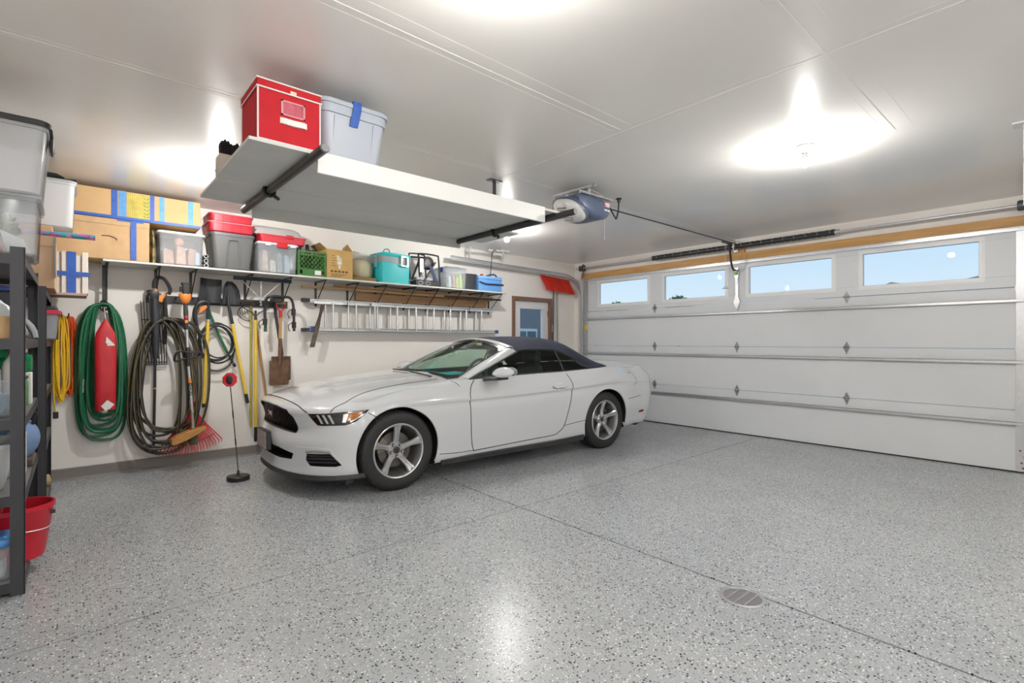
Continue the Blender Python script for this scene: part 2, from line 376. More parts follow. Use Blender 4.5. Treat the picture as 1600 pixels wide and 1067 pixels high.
def foliage(n, c, rx, ry, rz, sz, seed):
    rnd = random.Random(seed); g = G()
    for i in range(n):
        while True:
            p = Vector((rnd.uniform(-1,1), rnd.uniform(-1,1), rnd.uniform(-1,1)))
            if .5 < p.length < 1: break
        q = Vector((c[0]+p.x*rx, c[1]+p.y*ry, c[2]+p.z*rz)); a = Vector((rnd.gauss(0,1), rnd.gauss(0,1), rnd.gauss(0,1))).normalized(); b = a.orthogonal().normalized()
        g.add([q-a*sz, q+b*sz*.45, q+a*sz, q-b*sz*.45], [(0,1,2,3)])
    return g
bu = thing('bush', 'round green bush in front of the grey neighbour house', 'bush', (12.9, 12.1, -.1))
lf_m = mat('leaf_green', (0.10,0.20,0.06), .6, var=.5, scale=6)
mesh('foliage', foliage(2600, (12.9,12.1,.75), .75, .6, .95, .09, 3), lf_m, bu, smooth=0).__setitem__('kind', 'stuff')
mesh('stem', G().tube([(12.9,12.1,-.1),(12.9,12.1,.6)], .05, 8), mat('bark', (0.12,0.08,0.05), .8), bu)
g = G(); pr = []
rnd = random.Random(5)
hp = [(95, -70+i*2.0, interp(-70+i*2.0, [-70,-10,0,6,9,11,13,17,20,22,30,60,90], [8,10,12,11.4,10.8,10.35,9.8,9.7,10.45,9.7,8.5,8.0,7])+.15*math.sin(i*2.3)) for i in range(82)]
g.loft([[(x, y, -1) for x, y, z in hp], [(x, y, z) for x, y, z in hp], [(x+14, y, z+.5) for x, y, z in hp], [(x+40, y, -1) for x, y, z in hp]], caps=False, closed=False)
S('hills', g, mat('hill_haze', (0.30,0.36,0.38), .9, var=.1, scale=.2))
def far_tree(x, y, h, seed, label):
    t = thing('tree', label, 'tree', (x, y, -.1))
    mesh('crown', foliage(500, (x,y,h-1.0), .9, 1.1, 1.0, .22, seed), lf_m, t, smooth=0).__setitem__('kind', 'stuff')
    mesh('trunk', G().tube([(x,y,-.1),(x,y,h-.8)], [.14,.08], 8), mat('bark'), t)
far_tree(40, 23.6, 5.35, 11, 'twiggy green tree top outside the second window from the tool wall')
far_tree(40, 30.2, 5.2, 12, 'thin green tree top outside the garage window nearest the tool wall')
# ================================================================ ceiling bulbs (they light the room)
def bulb_mat(w): return mat('lit_bulb_%d' % int(w*100), (1,1,1), .5, emit=(1.0,0.985,0.955), estr=BULB_STRENGTH*w)
porc = mat('white_porcelain', (0.85,0.84,0.82), .3)
wh = {0: 'on the ceiling in front of the garage door', 1: 'hidden behind the end of the overhead rack', 2: 'on the ceiling above the camera spot', 3: 'behind the red box on the rack'}
for i, (x, y) in enumerate(BULBS):
    t = thing('ceiling_bulb', 'lit bare bulb in white porcelain holder ' + wh.get(i, 'added out of view behind the camera to brighten the near side'), 'light bulb', (x, y, HC), group='bare ceiling bulbs')
    g = G().lathe([(.062,HC),(.064,HC-.012),(.048,HC-.022),(.028,HC-.03),(.026,HC-.055),(.0,HC-.055)], 24, Matrix.Translation((x,y,0)))
    mesh('lamp_holder', g, porc, t)
    g = G().lathe([(.014,HC-.050),(.016,HC-.062),(.024,HC-.080),(.0305,HC-.098),(.001,HC-.098)], 20, Matrix.Translation((x,y,0)))
    mesh('bulb_neck', g, porc, t)
    g = G().lathe([(.001,HC-.0985),(.031,HC-.0985),(.034,HC-.115),(.032,HC-.130),(.024,HC-.146),(.012,HC-.154),(.001,HC-.156)], 20, Matrix.Translation((x,y,0)))
    mesh('bulb', g, bulb_mat(BULB_POWER[i]), t)
# ================================================================ the car
CAR_LOC = (2.17, 4.865, 0.0); CAR_RZ = -0.0315
WB = 2.74; AZ = 0.342
KX = [-.25, 0, .4, .9, 1.5, 2.1, 2.5, 2.8, 3.1, 3.35]
NN, NT = 2.35, 3.8
#        xn    zcn   w(x)                                                        z(x)                                                       xt    zct
ROWS = [(-.66, .165, [.74,.74,.74,.74,.74,.74,.74,.74,.74,.72],                   [.165,.165,.165,.165,.165,.165,.17,.18,.20,.22],           3.55, .24),
        (-.835,.185, [.885,.895,.90,.885,.885,.89,.905,.91,.90,.88],              [.19,.19,.18,.175,.175,.18,.19,.20,.22,.24],               3.76, .25),
        (-.835,.31,  [.915,.93,.925,.905,.905,.92,.94,.945,.935,.91],             [.32,.32,.31,.30,.30,.31,.33,.34,.35,.36],                 3.85, .36),
        (-.85, .44,  [.925,.948,.942,.928,.928,.94,.956,.96,.95,.93],             [.47,.47,.47,.47,.48,.49,.50,.50,.50,.50],                 3.89, .48),
        (-.815,.545, [.918,.948,.946,.942,.942,.95,.962,.966,.955,.93],           [.60,.62,.63,.645,.655,.665,.675,.68,.67,.655],            3.92, .66),
        (-.835,.655, [.895,.926,.930,.930,.930,.936,.948,.953,.945,.925],           [.68,.708,.712,.714,.724,.738,.757,.770,.770,.755],           3.905, .76),
        (-.855,.70,  [.885,.925,.942,.944,.944,.95,.962,.966,.948,.925],           [.715,.745,.748,.75,.76,.775,.795,.81,.815,.80],           3.90, .82),
        (-.835,.755, [.862,.905,.915,.912,.912,.918,.935,.94,.915,.88],           [.748,.785,.805,.815,.83,.845,.865,.885,.89,.875],         3.88, .92),
        (-.755,.79,  [.80,.835,.845,.835,.83,.828,.835,.84,.825,.79],             [.785,.85,.895,.925,.943,.955,.968,.978,.978,.965],        3.83, .995)]
HCX = [-.76,-.65,-.5,-.3,0,.4,.75,1.0,2.4,2.8,3.1,3.4,3.65,3.84]
HCZ = [.79,.825,.862,.90,.938,.968,.985,.97,.965,.99,1.015,1.035,1.03,.995]
def sgnpow(a, p): return max(a, 0.0) ** p
NPH, NSD, NTL, VS = 26, 92, 20, 4
def row_pt(r, kind, t):
    xn, zcn, w, z, xt, zct = ROWS[r]
    if kind == 's': return Vector((t, interp(t, KX, w), interp(t, KX, z)))
    if kind == 'n':
        s = sgnpow(math.sin(t), 2/NN); c = sgnpow(math.cos(t), 2/NN)
        return Vector((KX[0] - (KX[0]-xn)*c, w[0]*s, zcn + (z[0]-zcn)*s**2.5))
    s = sgnpow(math.sin(t), 2/NT); c = sgnpow(math.cos(t), 2/NT)
    return Vector((KX[-1] + (xt-KX[-1])*c, w[-1]*s, zct + (z[-1]-zct)*s**2.5))
def body_half():
    st = [('n', PI/2*i/NPH) for i in range(NPH)] + [('s', KX[0] + (KX[-1]-KX[0])*i/NSD) for i in range(NSD+1)] + [('t', PI/2*(1-(i+1)/NTL)) for i in range(NTL)]
    cols = [catmull([row_pt(r, k, t) for r in range(len(ROWS))], VS) for k, t in st]
    bm = bmesh.new(); V = [[bm.verts.new(p) for p in c] for c in cols]
    for i in range(len(V)-1):
        for j in range(len(V[0])-1):
            bm.faces.new((V[i][j], V[i+1][j], V[i+1][j+1], V[i][j+1]))
    top = [c[-1] for c in V]
    nose = top[:NPH+1]; side = top[NPH:NPH+NSD+1]; tail = top[NPH+NSD:][::-1]   # centre -> corner
    ih = int(NSD*.30); idk = int(NSD*.80)
    def frac(k, n): return sgnpow(math.sin(PI/2*k/NPH), 2/n)
    lines = [nose]
    for i in range(1, NSD):
        e = side[i].co; ln = []
        for k in range(NPH):
            f = sgnpow(math.sin(PI/2*k/NPH), 2/NN); x = e.x
            if i < ih: x = e.x + (nose[k].co.x - KX[0]) * (1 - i/ih)**1.3
            if i > idk:
                q = (i-idk)/(NSD-idk); c_ = sgnpow(math.cos(PI/2*k/NPH), 2/NT); x = e.x + (ROWS[-1][4]-KX[-1])*c_*q**1.3
            xc = e.x
            if i < ih: xc = e.x + (ROWS[-1][0]-KX[0])*(1-i/ih)**1.3
            if i > idk: xc = e.x + (ROWS[-1][4]-KX[-1])*((i-idk)/(NSD-idk))**1.3
            zc = interp(xc, HCX, HCZ); s = f**2.5
            y = e.y*f
            dome = 0.0
            if -.7 < xc < .8:
                am = min(1, (xc+.7)/.5)
                yy = .30 + .10*(xc+.7)/1.5
                dome = .013*am*(1/(1+math.exp((y-yy)/.012)))
            ln.append(bm.verts.new((x, y, zc*(1-s) + e.z*s + dome)))
        lines.append(ln + [side[i]])
    # last line: tail top row resampled to the same count
    tl = []
    for k in range(NPH):
        f = sgnpow(math.sin(PI/2*k/NPH), 2/NN)
        yv = ROWS[-1][2][-1]*f
        # invert tail superellipse
        s_ = (yv/ROWS[-1][2][-1])**(NT/2); s_ = min(1, s_); c_ = math.sqrt(max(0, 1-s_*s_))**(2/NT)
        tl.append(Vector((KX[-1] + (ROWS[-1][4]-KX[-1])*c_, yv, ROWS[-1][5] + (ROWS[-1][3][-1]-ROWS[-1][5])*f**2.5)))
    for a in range(len(lines)-1):
        for k in range(NPH): bm.faces.new((lines[a][k], lines[a+1][k], lines[a+1][k+1], lines[a][k+1]))
    # bridge the last straight line to the tail's top row
    L, T = lines[-1], tail     # both centre -> corner, different counts
    i = j = 0
    while i < len(L)-1 or j < len(T)-1:
        if j == len(T)-1 or (i < len(L)-1 and (L[i+1].co - T[j].co).length < (L[i].co - T[j+1].co).length):
            if len({L[i], L[i+1], T[j]}) == 3: bm.faces.new((L[i], T[j], L[i+1]))
            i += 1
        else:
            if len({L[i], T[j+1], T[j]}) == 3: bm.faces.new((L[i], T[j], T[j+1]))
            j += 1
    return bm
def bool_cut(o, cutters):
    for c in cutters:
        m = o.modifiers.new('cut', 'BOOLEAN'); m.operation = 'DIFFERENCE'; m.solver = 'MANIFOLD'; m.object = c; m.material_mode = 'TRANSFER'
    dg = bpy.context.evaluated_depsgraph_get(); me = bpy.data.meshes.new_from_object(o.evaluated_get(dg))
    o.modifiers.clear(); old = o.data; o.data = me; bpy.data.meshes.remove(old)
    for c in cutters: d = c.data; bpy.data.objects.remove(c); bpy.data.meshes.remove(d)
    return o
def cutter(g):
    me = bpy.data.meshes.new('cut'); me.from_pydata([tuple(p) for p in g.v], [], g.f)
    bm = bmesh.new(); bm.from_mesh(me); bmesh.ops.recalc_face_normals(bm, faces=bm.faces[:]); bm.to_mesh(me); bm.free()
    me.materials.append(dark_in); o = bpy.data.objects.new('cut', me); COL.objects.link(o); return o

paint = mat('car_white_paint', (0.66,0.675,0.70), 0.2, coat=0.9)
dark_in = mat('car_dark_trim', (0.02,0.021,0.023), 0.55)
satin_blk = mat('car_satin_black', (0.035,0.036,0.04), 0.45)
car = thing('car', 'white two-door convertible car with closed dark blue soft top', 'car', CAR_LOC, CAR_RZ)

def build_body():
    bm = body_half()
    bmesh.ops.remove_doubles(bm, verts=bm.verts[:], dist=1e-5)
    geo = bm.verts[:] + bm.edges[:] + bm.faces[:]
    r = bmesh.ops.duplicate(bm, geom=geo); nv = [x for x in r['geom'] if isinstance(x, bmesh.types.BMVert)]; nf = [x for x in r['geom'] if isinstance(x, bmesh.types.BMFace)]
    for v in nv: v.co.y = -v.co.y
    bmesh.ops.reverse_faces(bm, faces=nf)
    bmesh.ops.remove_doubles(bm, verts=bm.verts[:], dist=1e-4)
    bmesh.ops.holes_fill(bm, edges=[e for e in bm.edges if e.is_boundary], sides=0)
    bmesh.ops.recalc_face_normals(bm, faces=bm.faces[:])
    return bm
bm = build_body()
CAR_BVH = BVHTree.FromBMesh(bm)
me = bpy.data.meshes.new('body'); bm.to_mesh(me); bm.free()
me.materials.append(paint); body = bpy.data.objects.new('body', me); COL.objects.link(body)
GRILLE = [(-.44,.722),(-.25,.743),(0,.748),(.25,.743),(.44,.722),(.50,.665),(.545,.575),(.53,.535),(.25,.545),(0,.548),(-.25,.545),(-.53,.535),(-.545,.575),(-.50,.665)]
INTAKE = [(-.52,.365),(-.30,.395),(.30,.395),(.52,.365),(.485,.312),(.30,.30),(-.30,.30),(-.485,.312)]
FOG = [(-.030,.378),(.18,.384),(.265,.285),(.22,.275),(.0,.278),(-.042,.325)]       # along the bumper corner, height
cuts = []
for x in (0.0, WB):
    g = G()
    for s in (-1, 1): g.cyl((x, s*.60, AZ), (x, s*1.2, AZ), .392, n=72)
    cuts.append(cutter(g))
cuts.append(cutter(G().prism([(.60,.925),(1.02,.925),(1.02,.5),(2.40,.5),(2.40,.90),(2.85,.90),(2.85,1.4),(.60,1.4)], -.735, .735, 'y')))
cuts.append(cutter(G().prism(GRILLE, -1.3, -.70, 'x')))
cuts.append(cutter(G().prism(INTAKE, -1.3, -.66, 'x')))
R2 = math.sqrt(.5)
for s in (-1, 1):     # fog pockets, cut into the bumper corner at 45 degrees
    P3 = lambda a, z, d: (a*R2 - d*R2, s*(a*R2 + d*R2), z)
    cuts.append(cutter(G().loft([[P3(a, z, 1.6) for a, z in FOG], [P3(a, z, .90) for a, z in FOG]])))
bool_cut(body, cuts)
me = body.data
me.polygons.foreach_set('use_smooth', [True]*len(me.polygons)); me.set_sharp_from_angle(angle=math.radians(28))
body.parent = car; body.name = 'body'; MW[body.name] = MW[car.name]

# ---- pieces laid on the bodywork
def onbody(o, d, off=0.0):
    h, n, i, dist = CAR_BVH.ray_cast(Vector(o), Vector(d).normalized())
    if h is None: h, n, i, dist = CAR_BVH.find_nearest(Vector(o) + Vector(d).normalized()*(1.2))
    if n.dot(Vector(d)) > 0: n = -n
    return h + n*off
def front(y, z, off=0.0): return onbody((-2.5, y, z), (1, 0, 0), off)
def sidep(x, z, off=0.0, s=-1): return onbody((x, s*2.5, z), (0, -s, 0), off)
def topp(x, y, off=0.0): return onbody((x, y, 2.5), (0, 0, -1), off)
def resample(pts, n):
    pts = [Vector(p) for p in pts]; L = [0]
    for a, b in zip(pts, pts[1:]): L.append(L[-1] + (b-a).length)
    out = []
    for i in range(n):
        t = L[-1]*i/(n-1); k = 0
        while k < len(L)-2 and L[k+1] < t: k += 1
        f = (t-L[k])/max(1e-9, L[k+1]-L[k]); out.append(pts[k].lerp(pts[k+1], f))
    return out
def ribbon(top, bot, fn, n=14, m=6, off=.004, thick=.0):
    T = resample([(*p, 0) for p in top], n); B = resample([(*p, 0) for p in bot], n)
    R = [[fn(*(T[i].lerp(B[i], j/m)).to_2d(), off) for i in range(n)] for j in range(m+1)]
    g = G().grid(R)
    if thick:
        R2 = [[fn(*(T[i].lerp(B[i], j/m)).to_2d(), off-thick) for i in range(n)] for j in range(m+1)]
        ring = lambda Q: [Q[0][i] for i in range(n)] + [Q[j][n-1] for j in range(1, m+1)] + [Q[m][i] for i in range(n-2, -1, -1)] + [Q[j][0] for j in range(m-1, 0, -1)]
        g.loft([ring(R), ring(R2)], caps=False)
    return g
def seamline(pts, fn, r=.0035, sub=5, off=.0, straight=False):
    q = [(*p, 0) for p in pts]
    c = resample(q, max(6, len(q)*sub)) if straight else catmull(q, sub)
    return G().tube([fn(p.x, p.y, off) for p in c], r, 6)
gap = mat('panel_gap', (0.012,0.012,0.013), .8)
CP = lambda n, g, m, par=None, **kw: mesh(n, g, m, par or car, local=True, **kw)

def diag(a, z, off=0.0, s=-1): return onbody((a*R2 - 2.0*R2, s*(a*R2 + 2.0*R2), z), (R2, -s*R2, 0), off)
# wheels
rim_m = mat('alloy_silver', (0.62,0.62,0.63), .28, .85)
tyre_m = mat('tyre_rubber', (0.022,0.022,0.023), .62, bump=.25, bscale=90)
RY = Matrix.Rotation(-PI/2, 4, 'X')     # lathe axis z -> +y (outward)
def make_wheel(x, s):
    root_m = Matrix.Translation((x, s*.805, AZ+.003)) @ Matrix.Rotation(0 if s > 0 else PI, 4, 'Z')
    def put(name, g, m, par, **kw): g.v = [root_m @ p for p in g.v]; return CP(name, g, m, par, **kw)
    prof = [(.222,.090),(.232,.104),(.255,.112),(.285,.1175),(.312,.114),(.330,.104),(.341,.088)]
    tread = []
    for c in (.075,.045,.015,-.015,-.045,-.075): pass
    tr = [(.345,.078),(.345,.058),(.338,.055),(.338,.047),(.345,.044),(.345,.022),(.338,.019),(.338,.011),(.345,.008),(.345,-.008),(.338,-.011),(.338,-.019),(.345,-.022),(.345,-.044),(.338,-.047),(.338,-.055),(.345,-.058),(.345,-.078)]
    full = prof + tr + [(r, -y) for r, y in prof[::-1]]
    g = G(); R = [[(r*math.cos(2*PI*k/64), y, r*math.sin(2*PI*k/64)) for k in range(64)] for r, y in full + [full[0]]]
    g.loft(R, caps=False); ty = put('wheel', g, tyre_m, car, smooth=30)
    # tread blocks / shoulder ribs
    g = G()
    for k in range(60):
        a = 2*PI*k/60; M_ = Matrix.Rotation(a, 4, 'Y')
        for y0, y1 in ((.076,.103),(-.103,-.076)):
            b = [M_ @ Vector(p) for p in ((.335,y0,-.011),(.335,y1,-.011),(.335,y1,.011),(.335,y0,.011))]; o_ = .0465 if 0 else 0
            t = [M_ @ Vector(p) for p in ((.3475,y0,-.009),(.338 if abs(y1)>.1 else .3475,y1,-.009),(.338 if abs(y1)>.1 else .3475,y1,.009),(.3475,y0,.009))]
            g.hexa(b, t)
    put('tread', g, tyre_m, ty, smooth=0)['kind'] = 'stuff'
    g = G(); pr = [(.236,.100),(.240,.108),(.234,.112),(.226,.108),(.219,.095),(.214,.07),(.205,.02),(.200,-.09),(.215,-.10)]
    g.loft([[(r*math.cos(2*PI*k/56), y, r*math.sin(2*PI*k/56)) for k in range(56)] for r, y in pr], caps=False)
    put('rim', g, rim_m, ty)
    g = G().loft([[(r*math.cos(2*PI*k/40), y, r*math.sin(2*PI*k/40)) for k in range(40)] for r, y in ((.001,.010),(.155,.010),(.158,.0),(.158,-.02),(.001,-.02))], caps=False)
    put('brake_disc', g, mat('brake_steel', (0.16,0.15,0.145), .42, .8), ty)
    g = G().loft([[(r*math.cos(2*PI*k/40), y, r*math.sin(2*PI*k/40)) for k in range(40)] for r, y in ((.001,-.085),(.2,-.085))], caps=False)
    put('backing_plate', g, dark_in, ty)
    g = G(); c0, c1 = .10, .175
    a0 = .35 if s < 0 else PI-.35
    for k in range(6):
        a = a0 - .42 + .84*k/5; b = a + .17
    g.loft([[(r*math.cos(a0-.42+.84*k/6), y, r*math.sin(a0-.42+.84*k/6)) for r, y in ((.105,.03),(.170,.034),(.172,-.03),(.105,-.03))] for k in range(7)])
    put('brake_caliper', g, mat('caliper_bronze', (0.30,0.24,0.19), .45, .6), ty)
    g = G().loft([[(r*math.cos(2*PI*k/32), y, r*math.sin(2*PI*k/32)) for k in range(32)] for r, y in ((.078,.02),(.076,.052),(.068,.060),(.040,.060),(.036,.056),(.001,.056))], caps=False)
    put('hub', g, rim_m, ty)
    for k in range(5):
        a = 2*PI*k/5 + PI/2; M_ = Matrix.Rotation(-a, 4, 'Y')      # +x -> spoke direction
        g = G(); R = []
        for r, hw, y, d in ((.050,.030,.056,.004),(.085,.024,.060,.007),(.12,.0225,.066,.009),(.165,.026,.078,.010),(.200,.033,.090,.010),(.222,.040,.098,.006)):
            R.append([(r,y-.030,-hw*1.02),(r,y-.006,-hw),(r,y+.004,-hw*.62),(r,y+.004,-hw*.42),(r,y-d,-hw*.10),(r,y-d,hw*.10),(r,y+.004,hw*.42),(r,y+.004,hw*.62),(r,y-.006,hw),(r,y-.030,hw*1.02)])
        g.M = M_; g.loft(R); g.M = None
        put('spoke', g, rim_m, ty, smooth=20)
        a2 = a + PI/5; c_ = Vector((.055*math.cos(a2), .058, .055*math.sin(a2)))
        g = G(); g.loft([[c_ + Vector((.0155*math.cos(2*PI*q/14), y, .0155*math.sin(2*PI*q/14))) for q in range(14)] for y in (-.004, .0035)]); 
        nt_ = put('lug_recess', g, dark_in, ty)
        g = G(); g.loft([[c_ + Vector((r*math.cos(2*PI*q/6), y, r*math.sin(2*PI*q/6))) for q in range(6)] for r, y in ((.0105,.0),(.0105,.016),(.006,.019))])
        put('lug_nut', g, rim_m, ty)
    g = G().loft([[(r*math.cos(2*PI*k/24), y, r*math.sin(2*PI*k/24)) for k in range(24)] for r, y in ((.031,.052),(.030,.0625),(.024,.065),(.001,.065))], caps=False)
    put('centre_cap', g, satin_blk, ty)
    return ty
for x_ in (0.0, WB):
    for s_ in (-1, 1): make_wheel(x_, s_)
# wheel-arch lips
for x_ in (0.0, WB):
    for s_ in (-1, 1):
        pts = []
        for k in range(41):
            a = math.radians(-22 + 224*k/40); px, pz = x_ + .392*math.cos(a), AZ + .392*math.sin(a)
            if pz < .185: continue
            pts.append(sidep(px, pz, -.010, s_))
        CP('arch_lip', G().tube(pts, .010, 8), paint)
# headlamps
lamp_blk = mat('lamp_black', (0.012,0.012,0.014), .12, spec=.6)
lamp_ref = mat('lamp_chrome', (0.80,0.80,0.80), .12, .9)
amber = mat('lamp_amber', (0.50,0.16,0.015), .15)
drl = mat('lamp_bar_white', (0.50,0.50,0.49), .25)
for s_ in (-1, 1):
    D = lambda a, z, o, s_=s_: diag(a, z, o, s_)
    hl = CP('headlamp', ribbon([(-.023,.7045),(.086,.707),(.19,.712),(.305,.720),(.438,.724)], [(-.023,.7045),(.012,.661),(.062,.612),(.10,.609),(.297,.612),(.363,.636),(.416,.690),(.438,.724)], D, 26, 8, .004, .012), lamp_blk)
    for k in range(3):
        a = .055 + k*.047
        CP('light_bar', ribbon([(a,.697-k*.001),(a+.020,.698)], [(a+.043,.625),(a+.060,.625)], D, 4, 6, .007, .006), drl, hl)
    CP('projector', ribbon([(.205,.698),(.262,.700)], [(.215,.632),(.262,.632)], D, 8, 6, .0065, .006), mat('lamp_dark_lens', (0.03,0.032,0.036), .06), hl)
    CP('reflector', ribbon([(.270,.700),(.306,.702)], [(.266,.634),(.292,.634)], D, 8, 6, .0065, .006), lamp_ref, hl)
    CP('turn_signal', ribbon([(.313,.704),(.400,.711)], [(.298,.640),(.362,.664)], D, 10, 6, .0072, .006), amber, hl)
    CP('chrome_edge', ribbon([(.298,.712),(.42,.718)], [(.30,.709),(.408,.712)], D, 10, 2, .008, .006), lamp_ref, hl)
    CP('chrome_edge', ribbon([(.322,.640),(.362,.664),(.412,.700)], [(.325,.632),(.368,.655),(.418,.700)], D, 10, 2, .008, .006), lamp_ref, hl)
    CP('fog_lamp', ribbon([(-.040,.398),(.02,.407),(.079,.410),(.178,.402)], [(-.036,.381),(.05,.388),(.12,.388),(.18,.386)], D, 12, 4, .004, .010), mat('lamp_smoke', (0.42,0.41,0.39), .15, .4), None)
    # slats in the fog pocket
    for z_ in (.305, .335, .358):
        q = [Vector((a*R2 - .955*R2, s_*(a*R2 + .955*R2), z_)) for a in (-.03, .03, .12, .22)]
        CP('slat', G().tube(q, .007, 6), satin_blk)
    # blade crease beside the fog pocket
    CP('bumper_crease', seamline([(.185,.40),(.235,.335),(.285,.262)], D, .0045, 5), paint)
    CP('bumper_crease', seamline([(-.115,.575),(-.05,.588),(.05,.594),(.20,.592),(.30,.598)], D, .005, 5, -.002), paint)
    CP('bumper_crease', seamline([(-.16,.428),(-.05,.424),(.08,.428),(.17,.418),(.20,.40)], D, .006, 5, -.002), paint)
    CP('side_marker', ribbon([(3.405,.405),(3.50,.412)], [(3.405,.378),(3.50,.384)], lambda a, b, o, s_=s_: sidep(a, b, o, s_), 6, 2, .003, .006), mat('lamp_red', (0.28,0.01,0.012), .2))
    for k in range(3):      # tri-bar tail lamps
        y0 = .42 + k*.125
        fr_ = lambda a, b, o, s_=s_: onbody((6, s_*a, b), (-1, 0, 0), o)
        CP('tail_lamp', ribbon([(y0,.90),(y0+.085,.90)], [(y0+.01,.77),(y0+.095,.77)], fr_, 6, 5, .004, .01), mat('lamp_red'))
# grille mesh
gm = mat('grille_black', (0.012,0.012,0.013), .35)
g = G()
def ingr(y, z, P=GRILLE):
    c = False; j = len(P)-1
    for i in range(len(P)):
        if (P[i][1] > z) != (P[j][1] > z) and y < (P[j][0]-P[i][0])*(z-P[i][1])/(P[j][1]-P[i][1]) + P[i][0]: c = not c
        j = i
    return c
hx = .026
for i in range(-24, 25):
    for j in range(-2, 14):
        y = i*hx*1.5; z = .53 + j*hx*.866*2/2*1.0 + (hx*.433 if i % 2 else 0)
        z = .53 + (j + (.5 if i % 2 else 0))*hx*1.732*.75
        if not ingr(y, z): continue
        bow = .055*(y/.545)**2
        xg = -.795 + bow - .10*(z-.64)
        V = [(xg, y + hx*.98*math.cos(PI/3*k)*1.0, z + hx*.75*math.sin(PI/3*k)) for k in range(6)]
        Vi = [(xg, y + hx*.72*math.cos(PI/3*k), z + hx*.53*math.sin(PI/3*k)) for k in range(6)]
        Vb = [(xg+.02, p[1], p[2]) for p in Vi]
        g.loft([V, Vi, Vb], caps=False)
CP('grille', g, gm, smooth=0)
em = [(-.075,.0),(-.055,.018),(-.060,.035),(-.045,.040),(-.030,.022),(.0,.026),(.035,.022),(.06,.032),(.085,.028),(.062,.018),(.045,.002),(.075,-.012),(.06,-.018),(.028,-.006),(.0,-.004),(-.02,-.022),(-.045,-.026),(-.03,-.012),(-.045,-.004),(-.062,-.010)]
g = G(); g.loft([[(-.822, y, .645+z) for y, z in em], [(-.81, y, .645+z) for y, z in em]]); 
CP('emblem', g, lamp_ref, smooth=0)
CP('grille_surround', G().tube([front(y*1.0, z, -.004) for y, z in resample([(*p, 0) for p in GRILLE] + [(*GRILLE[0], 0)], 80) for y, z in [(y, z)]] if 0 else [front(p.x, p.y, -.003) for p in resample([(*q, 0) for q in GRILLE + GRILLE[:1]], 90)], .006, 6), satin_blk)
g = G()
for z_ in (.32, .345, .37): g.tube([(-.77+.10*(y/.5)**2, y, z_) for y in [-.5+.1*k for k in range(11)]], .006, 6)
CP('lower_grille', g, gm)
# number plate
pl = CP('plate_holder', G().box(-.895, -.855, -.165, .165, .345, .51), satin_blk, bev=.004)
CP('number_plate', G().box(-.899, -.895, -.152, .152, .355, .500), mat('plate_face', (0.50,0.50,0.50), .35, .5, var=.35, scale=30), pl)
# splitter under the bumper
lip = []
for k in range(41):
    t = PI/2*(1 - k/20)
    s0 = 1 if t >= 0 else -1; t = abs(t)
    p = row_pt(1, 'n', t); lip.append(Vector((p.x, s0*p.y, 0)))
g = G(); g.loft([[(p.x-.020, p.y*1.01, .165), (p.x-.012, p.y*1.005, .198), (p.x+.05, p.y*.93, .200), (p.x+.06, p.y*.93, .150), (p.x-.0, p.y*.99, .150)] for p in lip], caps=True)
CP('front_splitter', g, satin_blk)
for s_ in (-1, 1):
    CP('air_dam', G().box(-.42, -.36, s_*.62-.16, s_*.62+.16, .10, .17), satin_blk)
    g = G(); g.loft([[(x, s_*.86, .150), (x, s_*(.925+.0*x), .155), (x, s_*.935, .20 + .02*(x > 2.0)), (x, s_*.86, .21)] for x in (.42,.6,1.2,1.8,2.34)])
    CP('rocker_panel', g, satin_blk)
